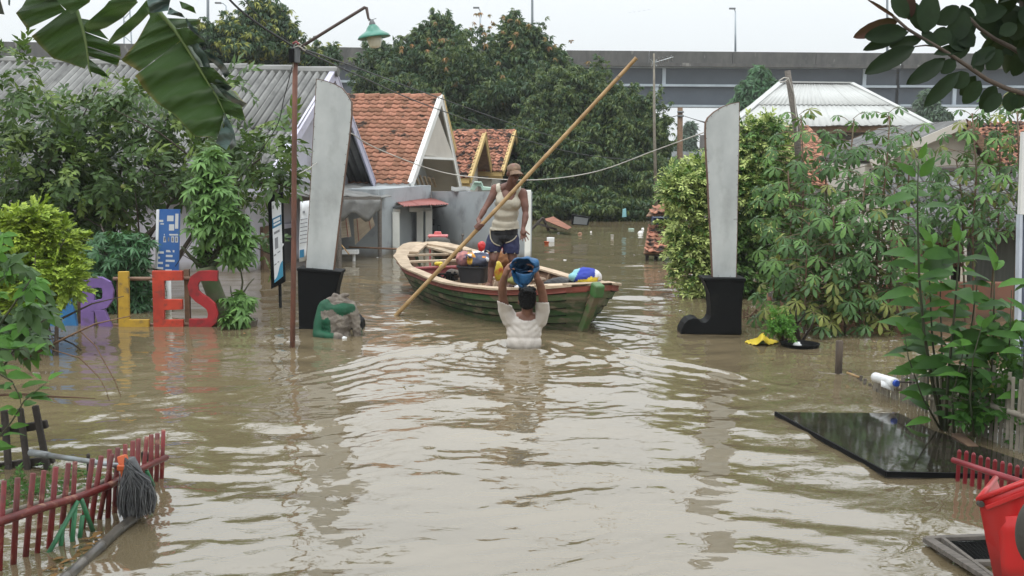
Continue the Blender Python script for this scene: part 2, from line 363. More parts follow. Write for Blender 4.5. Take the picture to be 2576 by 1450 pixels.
def cluster(k=8, L=1.0, Wd=.25, seed=1, droop=.5, n=2, down=.5):
    r = random.Random(seed); ps = []
    for i in range(k):
        a = 2 * math.pi * i / k + r.uniform(-.3, .3)
        M = Matrix.Rotation(a, 4, 'Z') @ Matrix.Rotation(down + r.uniform(-.3, .35), 4, 'Y') @ Matrix.Rotation(r.uniform(-.4, .4), 4, 'X')
        v, f = simple_leaf(L * r.uniform(.7, 1.05), Wd * L, .1, droop * L, n) if n > 1 else quad_leaf(L * r.uniform(.7, 1.05), Wd * L, droop); ps.append((tf(v, M), f))
    return combine(ps)
def batch(name, tmpl, pos, X, Z, S, material, parent, kind='stuff'):
    """replicate a template: pos (k,3), X dir (k,3), Z dir (k,3), S (k,)"""
    v = np.array(tmpl[0], float); f = tmpl[1]; k = len(pos)
    X = X / np.linalg.norm(X, axis=1, keepdims=True)
    Z = Z - X * (Z * X).sum(1, keepdims=True); Z = Z / (np.linalg.norm(Z, axis=1, keepdims=True) + 1e-9)
    Y = np.cross(Z, X); R = np.stack([X, Y, Z], axis=2) * S[:, None, None]
    o = np.array(ORG[parent]) if parent is not None else np.zeros(3)
    V = (np.einsum('kij,nj->kni', R, v) + pos[:, None, :] - o).reshape(-1, 3)
    lens = np.array([len(q) for q in f]); idx = np.concatenate([np.array(q) for q in f])
    LI = (idx[None, :] + (np.arange(k) * len(v))[:, None]).reshape(-1); LT = np.tile(lens, k)
    LS = np.concatenate([[0], np.cumsum(LT)[:-1]])
    me = bpy.data.meshes.new(name); me.vertices.add(len(V)); me.vertices.foreach_set('co', V.ravel())
    me.loops.add(len(LI)); me.loops.foreach_set('vertex_index', LI.astype(np.int32))
    me.polygons.add(len(LT)); me.polygons.foreach_set('loop_start', LS.astype(np.int32)); me.polygons.foreach_set('loop_total', LT.astype(np.int32))
    me.polygons.foreach_set('use_smooth', np.ones(len(LT), bool)); me.update(calc_edges=True); me.materials.append(material)
    ob = link(bpy.data.objects.new(name, me))
    if parent is not None: ob.parent = parent; ORG[ob] = ORG[parent]
    if kind: ob['kind'] = kind
    return ob
def E(px, py, rx, ry, Y, ry3=None):
    c = P(px, py, Y); s = Y / FOC
    return (c, (rx * s, ry3 if ry3 else rx * s * .8, ry * s))
def crown_points(ells, n, rs, hollow=.45, lump=.45, lsc=2.2):
    g = np.random.default_rng(rs)
    wts = np.array([(e[1][0] * e[1][1] * e[1][2]) ** (2 / 3) for e in ells]); wts /= wts.sum()
    pos = []; out = []
    for (c, r), k in zip(ells, (wts * n).astype(int)):
        d = g.normal(size=(k, 3)); d /= np.linalg.norm(d, axis=1, keepdims=True)
        lum = np.array([noise.noise(Vector(q * lsc) + Vector(c)) for q in d]); lum2 = np.array([noise.noise(Vector(q * lsc * 2.6) + Vector(c) * 2) for q in d])
        rad = (1 - hollow * g.random(k) ** 1.6) * (1 + lump * lum + lump * .5 * lum2)
        pos.append(np.array(c) + d * rad[:, None] * np.array(r)); out.append(d)
    return np.concatenate(pos), np.concatenate(out), g
def foliage(parent, name, tmpl, ells, n, size, material, seed=1, droop=.3, outw=.8, hollow=.45, lump=.45, individual=0, zmin=0.02, szvar=.3, lsc=2.2, horiz=0.0):
    pos, out, g = crown_points(ells, n, seed, hollow, lump, lsc)
    keep = pos[:, 2] > zmin; pos = pos[keep]; out = out[keep]; k = len(pos)
    X = out * outw + g.normal(size=(k, 3)) * .45; X[:, 2] -= droop
    if horiz: X[:, 2] *= (1 - horiz)
    Z = out * .5 + g.normal(size=(k, 3)) * .35 + np.array([0, -.25, .9])
    S = size * (1 - szvar + 2 * szvar * g.random(k))
    if individual:
        dist = (pos - np.array(EYE)) @ np.array(Fv); order = np.argsort(dist - out[:, 2] * .2)
        sel = order[:individual]; rest = order[individual:]
        me = bpy.data.meshes.new(name); me.from_pydata(tmpl[0], [], tmpl[1]); me.materials.append(material)
        me.polygons.foreach_set('use_smooth', [True] * len(me.polygons))
        for i in sel:
            inst(name, me, parent, frame(pos[i], X[i], Z[i]) @ Matrix.Scale(S[i], 4))
        pos, X, Z, S = pos[rest], X[rest], Z[rest], S[rest]
        if len(pos): batch('foliage', tmpl, pos, X, Z, S, material, parent)
    else:
        batch('foliage' , tmpl, pos, X, Z, S, material, parent)
def limbs(parent, base, targets, r0, material, name='trunk', seed=1, sub=0):
    r = random.Random(seed); mb = MB(); base = Vector(base)
    allp = []
    for i, t in enumerate(targets):
        t = Vector(t); mid = base.lerp(t, .5) + Vector((r.uniform(-.1, .1), r.uniform(-.1, .1), .08)) * (t - base).length
        pts = [base.lerp(mid, 0), base * .3 + mid * .7 if 0 else base.lerp(mid, .55), mid, mid.lerp(t, .6) + Vector((r.uniform(-.05, .05), 0, r.uniform(-.05, .05))) * (t - base).length, t]
        rr = [r0, r0 * .8, r0 * .6, r0 * .4, r0 * .18]; mb.tube(pts, rr, 7); allp.append(pts)
        for k in range(sub):
            a = pts[2].lerp(pts[4], r.random()); L = (t - base).length * .35
            e = a + Vector((r.uniform(-1, 1), r.uniform(-.6, .6), r.uniform(-.5, .9))).normalized() * L
            mb.tube([a, a.lerp(e, .5) + Vector((0, 0, .06 * L)), e], [r0 * .3, r0 * .2, r0 * .08], 5)
    return mb.build(name, material, parent, smooth=True)
# ================================================================== WATER AND GROUND
def dens(segs):
    a = [segs[0][0]]
    for lo, hi, d0, d1 in segs:
        x = lo
        while x < hi - 1e-6:
            t = (x - lo) / (hi - lo); x = min(hi, x + d0 * (d1 / d0) ** t); a.append(x)
    return np.array(a)
xs = dens([(0, 2.6, .022, .026), (2.6, 9, .026, .12), (9, 40, .12, 3), (40, 400, 3, 60)]); xs = np.concatenate([-xs[:0:-1], xs]) + .1
ys = dens([(-30, 3.8, 8, .3), (3.8, 7.5, .017, .020), (7.5, 13.5, .020, .035), (13.5, 40, .035, .35), (40, 700, .35, 60)])
XX, YY = np.meshgrid(xs, ys)
g = np.random.default_rng(11)
MX, MY = 0.12, 10.95
def waves(X, Y):
    wx = X + .12 * np.sin(Y * 1.9 + X * .7) + .07 * np.sin(X * 3.1 - Y * 1.3); wy = Y + .10 * np.sin(X * 1.7 + Y * .6) + .06 * np.sin(X * 3.7 + 1.0)
    h = np.zeros_like(X)
    for i in range(70):
        lam = .11 * (14 ** g.random()); th = math.pi / 2 + g.normal() * .72; k = 2 * math.pi / lam
        s = (.0150 if lam > .3 else .0135)
        ph = g.random() * 6.28
        env = .55 + .45 * np.sin(X * g.uniform(.5, 1.6) + Y * g.uniform(.3, 1.2) + g.random() * 6.28)
        fade = np.clip(1.25 - Y / (30 if lam > .3 else 18), 0.0, 1)
        h += env * fade * s / k * np.sin(k * (wx * math.cos(th) + wy * math.sin(th)) + ph)
    # long slow ripples further out
    for i in range(14):
        lam = .5 * (5 ** g.random()); th = math.pi / 2 + g.normal() * .3; k = 2 * math.pi / lam
        h += .006 / k * np.sin(k * (wx * math.cos(th) + wy * math.sin(th)) + g.random() * 6.28) * np.clip((Y - 9) / 6, 0, 1) * np.clip(1.3 - Y / 60, 0, 1)
    # wake of the wading man: nested bow arcs opening towards the camera
    u = X - MX
    edge = MY + .38 - .62 * (np.sqrt(u * u + .35) - .59) - .24 * u * u * (np.abs(u) < 2.4) - (np.abs(u) >= 2.4) * 1.38
    d = edge - Y + .07 * np.sin(u * 4.0) + .04 * np.sin(u * 9.0)
    lat = np.exp(-(u / 1.9) ** 4)
    for lam, A in ((.34, .009), (.22, .004)):
        h += A * lat * np.where(d > -.25, np.exp(-np.clip(d, 0, 9) / .75) * np.sin(2 * math.pi * d / lam + .4) * np.clip((d + .25) / .25, 0, 1), 0)
    h += .026 * lat * np.exp(-((d - .10) / .10) ** 2) * (.75 + .25 * np.sin(u * 5 + 1))
    r = np.sqrt(u * u + (Y - MY) ** 2)
    h += .020 * np.exp(-((r - .27) / .09) ** 2) + .012 * np.exp(-r / .8) * np.sin(2 * math.pi * r / .22)
    # churned water trailing behind him
    tr = np.exp(-((u + .05 * np.sin(Y * 3)) / (.35 + .22 * np.clip(MY - Y, 0, 9))) ** 2) * (Y < MY + .1) * np.exp(-np.clip(MY - Y, 0, 9) / 1.6)
    for i in range(26):
        lam = .06 * (4 ** g.random()); th = g.random() * 6.28; k = 2 * math.pi / lam
        h += .045 / k * tr * np.sin(k * (wx * math.cos(th) + wy * math.sin(th)) + g.random() * 6.28)
    # soft rings round the boat bow and the pole
    for cx, cy, A in ((.72, 12.0, .006), (-1.4, 13.2, .004), (-2.05, 6.3, .0015), (2.2, 6.7, .0015)):
        r = np.sqrt((X - cx) ** 2 + (Y - cy) ** 2); h += A * np.exp(-r / .6) * np.sin(2 * math.pi * r / .2)
    return h
H = waves(XX, YY)
Vw = np.stack([XX, YY, H], axis=2).reshape(-1, 3); ny, nx = XX.shape
ii = (np.arange(ny - 1)[:, None] * nx + np.arange(nx - 1)[None, :]).reshape(-1)
Fq = np.stack([ii, ii + 1, ii + nx + 1, ii + nx], axis=1).astype(np.int32)
me = bpy.data.meshes.new('flood_water'); me.vertices.add(len(Vw)); me.vertices.foreach_set('co', Vw.ravel())
me.loops.add(Fq.size); me.loops.foreach_set('vertex_index', Fq.ravel()); me.polygons.add(len(Fq))
me.polygons.foreach_set('loop_start', (np.arange(len(Fq)) * 4).astype(np.int32)); me.polygons.foreach_set('loop_total', np.full(len(Fq), 4, np.int32))
me.polygons.foreach_set('use_smooth', np.ones(len(Fq), bool)); me.update(calc_edges=True)
water = link(bpy.data.objects.new('flood_water', me)); tag(water, kind='structure')
wm = bpy.data.materials.new('muddy_water'); wm.use_nodes = True; nt = wm.node_tree; p = nt.nodes['Principled BSDF']
tc = nt.nodes.new('ShaderNodeTexCoord'); mp = nt.nodes.new('ShaderNodeMapping'); mp.inputs['Scale'].default_value = (.6, 1, 1)
nt.links.new(tc.outputs['Object'], mp.inputs[0])
def _n(s, d=3, r=.5):
    n = nt.nodes.new('ShaderNodeTexNoise'); n.inputs['Scale'].default_value = s; n.inputs['Detail'].default_value = d; n.inputs['Roughness'].default_value = r
    n.inputs['Distortion'].default_value = .6; nt.links.new(mp.outputs[0], n.inputs['Vector']); return n.outputs[0]
cm = nt.nodes.new('ShaderNodeMix'); cm.data_type = 'RGBA'; cm.inputs[6].default_value = (.166, .130, .076, 1); cm.inputs[7].default_value = (.130, .103, .062, 1)
nt.links.new(_n(.7, 4), cm.inputs[0]); nt.links.new(cm.outputs[2], p.inputs['Base Color'])
p.inputs['Roughness'].default_value = .035; p.inputs['IOR'].default_value = 2.15; p.inputs['Specular IOR Level'].default_value = .5
bp = nt.nodes.new('ShaderNodeBump'); bp.inputs['Strength'].default_value = .30; bp.inputs['Distance'].default_value = .012
nt.links.new(_n(9, 3, .45), bp.inputs['Height']); nt.links.new(bp.outputs[0], p.inputs['Normal'])
me.materials.append(wm)
mb = MB(); mb.add([(-400, -60, -1.3), (400, -60, -1.3), (400, 720, -1.3), (-400, 720, -1.3)], [(0, 1, 2, 3)])
gr = mb.build('ground', mat('mud_bed', (.12, .09, .06), rough=.95), loc=(0, 0, -1.3)); tag(gr, kind='structure')

# ================================================================== OVERPASS
YO = 90.0
def ospan(px0, px1, tops, parent, Yo=YO):
    """tops = function px -> (parapet top, parapet bottom, flange1, flange2, flange3) pixel heights"""
    def z(px, i): return P(px, tops(px)[i], Yo).z
    def X(px): return P(px, 150, Yo).x
    n = max(2, int((px1 - px0) / 180))
    for k in range(n):                                     # parapet panels with open joints
        a = px0 + (px1 - px0) * k / n + .8; b = px0 + (px1 - px0) * (k + 1) / n - .8
        mb = MB(); mb.prism([(X(a), Yo, z(a, 0)), (X(b), Yo, z(b, 0)), (X(b), Yo - .0, z(b, 1)), (X(a), Yo, z(a, 1))], (0, .35, 0)); mb.build('parapet_panel', M_['concrete'], parent)
    mb = MB(); mb.prism([(X(px0), Yo - .35, z(px0, 1)), (X(px1), Yo - .35, z(px1, 1)), (X(px1), Yo - .35, z(px1, 1) - .28), (X(px0), Yo - .35, z(px0, 1) - .28)], (0, 9, 0)); mb.build('deck_slab', M_['concrete'], parent)
    # web
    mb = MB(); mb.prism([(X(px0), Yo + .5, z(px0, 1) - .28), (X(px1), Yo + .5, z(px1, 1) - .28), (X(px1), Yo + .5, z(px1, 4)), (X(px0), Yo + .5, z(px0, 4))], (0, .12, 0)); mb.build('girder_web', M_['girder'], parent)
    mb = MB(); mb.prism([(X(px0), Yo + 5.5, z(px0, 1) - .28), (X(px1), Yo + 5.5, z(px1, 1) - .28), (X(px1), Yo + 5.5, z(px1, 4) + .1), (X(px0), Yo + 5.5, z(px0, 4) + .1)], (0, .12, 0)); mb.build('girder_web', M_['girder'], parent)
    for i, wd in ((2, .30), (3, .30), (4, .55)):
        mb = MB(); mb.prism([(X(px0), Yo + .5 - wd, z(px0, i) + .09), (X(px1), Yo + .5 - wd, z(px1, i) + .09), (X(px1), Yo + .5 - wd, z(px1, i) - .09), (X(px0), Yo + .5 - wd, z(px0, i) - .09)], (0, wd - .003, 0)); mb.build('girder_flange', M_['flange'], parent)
    for px, i, j in STIFF:
        if px0 < px < px1:
            mb = MB(); mb.box((X(px), Yo + .38, (z(px, i) + z(px, j)) / 2), (.28, .2, abs(z(px, i) - z(px, j)) - .2)); mb.build('stiffener', M_['flange'], parent)
    for k in range(int((px1 - px0) / 58)):                 # small brackets on the upper flange
        px = px0 + 25 + 58 * k
        mb = MB(); mb.box((X(px), Yo + .3, z(px, 2) + .2), (.22, .3, .2)); mb.build('bracket', M_['flange'], parent)
STIFF = [(1383, 2, 3), (1673, 2, 3), (1655, 3, 4), (2180, 2, 3), (930, 2, 3), (700, 3, 4), (2410, 3, 4), (1950, 3, 4)]
ov = thing('highway_overpass', (P(1288, 265, YO).x, YO, -1.2), 'long elevated highway with blue grey steel girders and stained concrete parapet crossing behind the village', 'overpass')
ospan(-160, 1418, lambda x: (105 + x * .0165, 137 + x * .015, 146 + x * .0145, 192 + x * .0145, 242 + x * .0145), ov)
ospan(1424, 2262, lambda x: (127 + (x - 1424) * .0085, 157 + (x - 1424) * .0085, 167 + (x - 1424) * .004, 213 + (x - 1424) * .006, 264 + (x - 1424) * .010), ov)
ospan(2270, 2900, lambda x: (134 + (x - 2270) * .004, 164 + (x - 2270) * .004, 170 + (x - 2270) * .004, 217 + (x - 2270) * .004, 266 + (x - 2270) * .004), ov)
for px, yy in ((1405, 268), (2283, 268), (250, 262)):
    a = P(px, yy, YO); mb = MB(); mb.box((a.x, YO + 4, a.z - .55), (2.6, 8, .9)); mb.build('pier_cap', M_['concrete'], ov)
    mb = MB(); mb.box((a.x, YO + 4, (a.z - 1 - 1.3) / 2), (1.7, 2.2, a.z - 1 + 1.3)); mb.build('pier', M_['concrete'], ov)
    mb = MB(); mb.box((a.x + .7, YO + .6, a.z - .003 + .1), (.7, .7, .2)); mb.build('bearing', M_['girder'], ov)
# lamp posts and mast on the deck
def hwlamp(px, ytop, ybase, arm, label, Y=93, r=.09):
    a = P(px, ybase, Y); b = P(px, ytop, Y)
    t = thing('highway_lamp', a, label, 'street lamp', 'lamps along the elevated highway')
    mb = MB(); mb.tube([a, a.lerp(b, .5), b], [r, r * .8, r * .6], 8); mb.build('pole', M_['flange'], t, smooth=True)
    if arm:
        e = b + Vector((arm, 0, .25)); mb = MB(); mb.tube([b, b.lerp(e, .5) + Vector((0, 0, .1)), e], r * .5, 6); mb.build('arm', M_['flange'], t)
        mb = MB(); mb.box(e + Vector((arm * .3, 0, 0)), (.5, .25, .12)); mb.build('lamp_head', M_['grey_box'], t)
hwlamp(1208, 28, 128, -.25, 'slim lamp post above the highest round tree left of the middle gap in the parapet')
hwlamp(1850, 30, 130, -.2, 'slim lamp post alone above the parapet between the two machete sculptures')
hwlamp(569, 16, 110, -.5, 'short lamp post with bent head above the trees right of the banana leaf')
hwlamp(1339, -260, 126, 0, 'tall mast rising out of the picture from the round tree top', r=.11)
hwlamp(523, -260, 112, 0, 'tall mast rising out of the picture beside the hanging banana leaf', r=.13)
hwlamp(2232, -260, 134, 0, 'tall mast rising out of the picture just left of the dark rubber leaves', r=.11)
a = P(322, 128, 96); t = thing('lattice_mast', a, 'thin steel lattice mast seen between the two banana leaves', 'mast')
for dx in (-.35, .35):
    mb = MB(); mb.tube([a + Vector((dx, 0, -1)), a + Vector((dx * .4, 0, 9))], .06, 5); mb.build('leg', M_['flange'], t)
mb = MB()
for k in range(14):
    z0 = k * .65; s = -1 if k % 2 else 1; mb.tube([a + Vector((-.35 * s * (1 - z0 / 15), 0, z0)), a + Vector((.35 * s * (1 - z0 / 15), 0, z0 + .6))], .035, 4)
mb.build('lattice', M_['flange'], t)
# distant tree line under the bridge
t = thing('distant_treeline', (0, 150, -1), 'hazy band of far trees under the highway', 'trees')
t['kind'] = 'stuff'; 
T_cl = cluster(7, 1, .28, 3, .4, 2, .6)
M_['leaf_far'] = leafmat('leaf_far', (.065, .095, .065), (.045, .07, .05), rand=.25, trans=.1, rough=.7)
foliage(t, 'foliage', cluster(6, 1, .5, 3, .3, 2, .6), [((x, 150 + 8 * math.sin(x), .5), (9, 5, 2.6 + 1.1 * math.sin(x * .37))) for x in range(-80, 100, 9)], 9000, 1.3, M_['leaf_far'], seed=5)
for c in t.children: c['kind'] = 'stuff'

# ================================================================== ROOF AND HOUSE TOOLS
def lerp2(A, B, Cc, D, u, v):
    return (A * (1 - u) + B * u) * (1 - v) + (D * (1 - u) + Cc * u) * v
def corrugated(parent, A, B, Cc, D, pitch, amp, cols, rows, material, name='roof_sheet', jit=.02, grime=None):
    nrm = (B - A).cross(D - A).normalized()
    if nrm.z < 0: nrm = -nrm
    L = ((B - A).length + (Cc - D).length) / 2; nw = max(1, round(L / pitch / cols))
    r = random.Random(int(L * 100))
    for i in range(cols):
        for j in range(rows):
            u0, u1 = i / cols, (i + 1) / cols + .15 / cols / nw; v0, v1 = j / rows, min(1.0, (j + 1) / rows + .05) + (r.uniform(0, jit) if j == rows - 1 else 0)
            ns = nw * 8; rw = []
            for v, lift in ((v0, -.004), (v1, .022)):
                rw.append([lerp2(A, B, Cc, D, u0 + (u1 - u0) * k / ns, v) + nrm * (amp * math.cos(2 * math.pi * k * nw / ns) + lift + .004 * (i % 2)) for k in range(ns + 1)])
            mb = MB(); mb.grid(rw); mb.m = [1 if (grime and k % 8 in (3, 4)) else 0 for k in range(len(mb.m))]; ob = mb.build(name, [material, grime] if grime else material, parent, smooth=True, solid=.006)  # trough faces take the darker second material as a stripe
def tile_mesh(name, material, flat=False):
    xs_ = [0, .12, .28, .42, .58, .74, .90, 1.04]; zs_ = [.12, .20, .17, .05, -.01, -.01, .06, .15]
    v = []
    for y, dz in ((0, 0), (-1.16, .24)):
        v += [(x, y - (.0 if y == 0 else .06 * math.sin(x * 3.1)), z + dz) for x, z in zip(xs_, zs_)]
    v += [(x, -1.17 - .06 * math.sin(x * 3.1), z + .10) for x, z in zip(xs_, zs_)]
    n = 8; f = [(r * n + i, r * n + i + 1, (r + 1) * n + i + 1, (r + 1) * n + i) for r in range(2) for i in range(n - 1)]
    me = bpy.data.meshes.new(name); me.from_pydata(v, [], f); me.materials.append(material); me.polygons.foreach_set('use_smooth', [True] * 7 + [False] * 7); me.update(); return me
TILE = tile_mesh('tile', M_['tile']); TILE_OLD = tile_mesh('tile_old', M_['tile_old'])
def tiles(parent, A, B, Cc, D, cols, rows, tm, seed=1, skip=0.0, base=True, deck=None):
    r = random.Random(seed)
    for j in range(rows):
        for i in range(cols):
            if r.random() < skip: continue
            p0 = lerp2(A, B, Cc, D, i / cols, j / rows); pu = lerp2(A, B, Cc, D, (i + 1) / cols, j / rows); pv = lerp2(A, B, Cc, D, i / cols, (j + 1) / rows)
            x = pu - p0; y = p0 - pv; z = x.cross(y).normalized()
            if z.z < 0: z = -z
            wz = min(x.length, y.length * .8); z = z * wz; y = y * (1 + r.uniform(-.03, .05)); p0 = p0 + z * r.uniform(0, .08)
            M = Matrix(((x.x, y.x, z.x, p0.x), (x.y, y.y, z.y, p0.y), (x.z, y.z, z.z, p0.z), (0, 0, 0, 1)))
            # remove shear so that location/rotation/scale represent the matrix
            xn = x.normalized(); zn = z.normalized(); yn = zn.cross(xn)
            M = Matrix(((xn.x * x.length, yn.x * y.length, z.x, p0.x), (xn.y * x.length, yn.y * y.length, z.y, p0.y), (xn.z * x.length, yn.z * y.length, z.z, p0.z), (0, 0, 0, 1)))
            inst('tile', tm, parent, M)
    if base:
        nrm = (B - A).cross(D - A).normalized(); nrm = nrm if nrm.z > 0 else -nrm
        mb = MB(); mb.prism([q - nrm * .03 for q in (A, B, Cc, D)], -nrm * .02); mb.build('roof_deck', deck or M_['wood_brown'], parent)
def ridge_caps(parent, A, B, n, r, material, name='ridge_tile'):
    for k in range(n):
        a = A.lerp(B, k / n); b = A.lerp(B, (k + 1.08) / n); mb = MB(); mb.tube([a + Vector((0, 0, -.02)), b + Vector((0, 0, .0))], [r, r * 1.1], 8); mb.build(name, material, parent)
def gabled(t, R, F, B, inward, Ln, roof, fascia, wall, over=.45, drop=.06, fw=.16, zb=-1.3, wallgap=.13, cols=14, rows=14, tm=None, pitch=.13, scols=9, srows=3, roofmat=None, deck=None):
    """house with a gable towards R: roof planes R-F and R-B extended by inward*Ln"""
    iv = Vector(inward).normalized(); R2, F2, B2 = R + iv * Ln, F + iv * Ln, B + iv * Ln
    if roof == 'tile':
        tiles(t, R2, R, F, F2, cols, rows, tm, 3, deck=deck); tiles(t, R, R2, B2, B, max(2, cols // 3), max(3, rows // 2), tm, 4, deck=deck)
        ridge_caps(t, R2, R, max(3, cols // 2), .07, tm.materials[0]) if Ln > 1 else None
    else:
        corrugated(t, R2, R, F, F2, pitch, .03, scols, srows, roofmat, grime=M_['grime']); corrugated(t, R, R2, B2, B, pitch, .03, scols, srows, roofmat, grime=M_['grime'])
        ridge_caps(t, R2 + iv * .1, R - iv * .03, scols, .085, roofmat, 'ridge_cap')
    up = Vector((0, 0, 1))
    for a, b in ((R, F), (R, B)):
        mb = MB(); mb.bar(a - iv * .03 - up * drop, b - iv * .03 - up * drop, .035, fw, up=(b - a).cross(iv).normalized()); mb.build('fascia', fascia, t)
        mb = MB(); mb.bar(a - iv * .012 + up * .03, b - iv * .012 + up * .03, .10, .03, up=(b - a).cross(iv).normalized()); mb.build('barge_board', fascia, t)
    mb = MB(); mb.bar(F - up * drop * 1.2, F2 - up * drop * 1.2, .03, fw * .8); mb.build('eave_board', fascia, t)
    Rw, Fw, Bw = [q + iv * over for q in (R - up * .07, F.lerp(R, wallgap) - up * .07, B.lerp(R, wallgap) - up * .07)]
    mb = MB(); mb.prism([Rw, Fw, Vector((Fw.x, Fw.y, zb)), Vector((Bw.x, Bw.y, zb)), Bw], iv * (Ln - over - .1)); mb.build('wall', wall, t)
    return Rw, Fw, Bw
IN = Vector((-.985, .17, 0))

# ---- house 1: long grey asbestos roof on the left
R, F, B = P(838, 180, 20.5), P(663, 472, 17.3), P(945, 478, 23.5)
h1 = thing('house', P(740, 668, 19), 'long house with grey corrugated asbestos roof and lavender gable behind the left machete', 'house')
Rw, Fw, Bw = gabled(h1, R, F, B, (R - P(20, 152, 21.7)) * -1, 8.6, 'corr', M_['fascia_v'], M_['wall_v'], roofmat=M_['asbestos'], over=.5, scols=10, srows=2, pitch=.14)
def wallpt(u, z): q = Fw.lerp(Bw, u); return Vector((q.x, q.y, z))
gd = (Bw - Fw); gd.z = 0; gd.normalize(); gn = Vector((gd.y, -gd.x, 0))
mb = MB(); c = wallpt(.18, -.1) + gn * .03; M3 = Matrix((gd, Vector((0, 0, 1)), gn)).transposed()
mb.box(c, (.75, 1.6, .05), M=M3); mb.build('door', M_['wood_brown'], h1)
mb = MB(); mb.box(wallpt(.32, .25) + gn * .03, (.55, .75, .05), M=M3); mb.build('window', M_['wall_d'], h1)
mb = MB(); mb.box(wallpt(.32, .65) + gn * .05, (.7, .08, .06), M=M3); mb.build('lintel', M_['fascia_v'], h1)
# lean-to canopy with sagging apron, posts, cane blinds
can = thing('canopy', P(905, 500, 19.5), 'low grey sheet canopy with a torn hanging apron beside the lavender gable', 'canopy')
A_, B_, C_, D_ = P(690, 455, 19.2), P(905, 465, 23.0), P(985, 497, 21.0), P(700, 492, 17.8)
mb = MB(); rows = [[lerp2(A_, B_, C_, D_, i / 14, j / 4) + Vector((0, 0, .02 * math.sin(i * 2.1 + j))) for i in range(15)] for j in range(5)]; mb.grid(rows); mb.build('roof_sheet', M_['asbestos'], can, smooth=True, solid=.015)
mb = MB(); pr = random.Random(4)
rows = []
for j in range(5):
    rows.append([P(845 + 112 * i / 12, 503 + (44 + 12 * math.sin(i * .9 + .4) - (4 if i > 9 else 0)) * j / 4, 19.3 + .03 * math.sin(i * 1.3 + j)) for i in range(13)])
mb.grid(rows); mb.build('apron', M_['asbestos'], can, smooth=True, solid=.01)
for px, Yp in ((852, 18.8), (955, 20.6), (702, 17.9)):
    a = P(px, 500, Yp); mb = MB(); mb.tube([a, Vector((a.x, a.y, -1.2))], .04, 8); mb.build('post', M_['wood_grey'], can)
mb = MB(); mb.bar(P(845, 500, 19.1), P(955, 499, 20.6), .05, .06); mb.build('beam', M_['wood_grey'], can)
def blind(poly, Y, label, sway=0.0):
    t = thing('cane_blind', P(poly[0][0], poly[0][1], Y), label, 'blind', 'torn cane blinds under the canopy')
    tl, tr, br, bl = [P(x, y, Y + k * sway) for k, (x, y) in enumerate(poly)]
    n = 16
    for k in range(n):
        a, b = tl.lerp(bl, k / n), tr.lerp(br, k / n); a2, b2 = tl.lerp(bl, (k + .86) / n), tr.lerp(br, (k + .86) / n)
        mb = MB(); mb.prism([a, b, b2, a2], (0, .008, 0)); mb.build('slat', M_['blind'], t)
    mb = MB()
    for u in (.2, .8): mb.tube([tl.lerp(tr, u) - Vector((0, .01, 0)), bl.lerp(br, u) - Vector((0, .01, 0))], .006, 4)
    mb.build('cord', M_['hull_red'], t)
blind([(846, 552), (876, 549), (884, 596), (844, 601)], 19.6, 'pale cane blind hanging square beside the blade of the left machete')
blind([(889, 552), (936, 543), (943, 568), (893, 617)], 19.8, 'pale cane blind hanging askew with its right corner torn up', .05)
# porch back behind the blinds, interior shade painted in as a dark colour
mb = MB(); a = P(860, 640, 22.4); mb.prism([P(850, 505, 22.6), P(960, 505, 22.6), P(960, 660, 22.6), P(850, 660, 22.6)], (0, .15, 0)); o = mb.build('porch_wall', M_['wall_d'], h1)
for poly, Y, lab in (([(878, 622), (1002, 627)], 20.4, 'brown stick jutting out over the water from under the canopy'),):
    mb = MB(); mb.tube([P(*poly[0], Y), P(*poly[1], Y - .6)], .018, 6); o = mb.build('stick', M_['wood_brown']); tag(o, lab, 'stick')
mb = MB(); mb.box(P(882, 634, 19.9), (.28, .2, .07)); mb.tube([P(890, 640, 19.9), P(890, 665, 19.9)], .03, 8); o = mb.build('plastic_stool', M_['white_p']); tag(o, 'small white plastic stool half under water beneath the torn blinds', 'stool')
mb = MB(); mb.tube([P(845, 600, 19.5), P(878, 640, 19.0)], .012, 5); o = mb.build('bamboo_strip', M_['bamboo']); tag(o, 'thin bamboo strip leaning into the water left of the white stool', 'stick')

# ---- house 2: orange tiled roof, white fascia
R, F, B = P(1107, 243, 25.5), P(1030, 463, 23.2), P(1157, 478, 28)
h2 = thing('house', P(1060, 620, 24), 'steep orange tiled house with white rake boards and grey porch left of the boat', 'house')
Rw, Fw, Bw = gabled(h2, R, F, B, IN, 3.6, 'tile', M_['fascia_w'], M_['wall_g'], tm=TILE, cols=21, rows=21, over=.75, fw=.2, wallgap=.02, deck=M_['wall_c'])
# cream recessed panel and lower open eave with battens
iv = IN; q = [P(1098, 282, 25.0) + iv * .5, P(1062, 385, 23.9) + iv * .5, P(1064, 395, 24.2) + iv * .5]
def gp(u, s, off):  # u along F->B at base, s up to ridge
    base = F.lerp(B, u); return base.lerp(R, s) + iv * off
mb = MB(); mb.prism([P(1100, 284, 25.35), P(1064, 390, 24.4), P(1066, 397, 24.6), P(1141, 398, 26.4)], iv * .03); mb.build('gable_panel', M_['wall_c'], h2)
mb = MB(); mb.bar(P(1064, 397, 24.4), P(1143, 401, 26.4), .05, .05); mb.build('trim', M_['fascia_w'], h2)
for k in range(6):
    a = gp(.42 + .1 * k, .13, .55); mb = MB(); mb.bar(a, a + Vector((.05, .35, -.22)), .05, .05); mb.build('batten', M_['wood_pale'], h2)
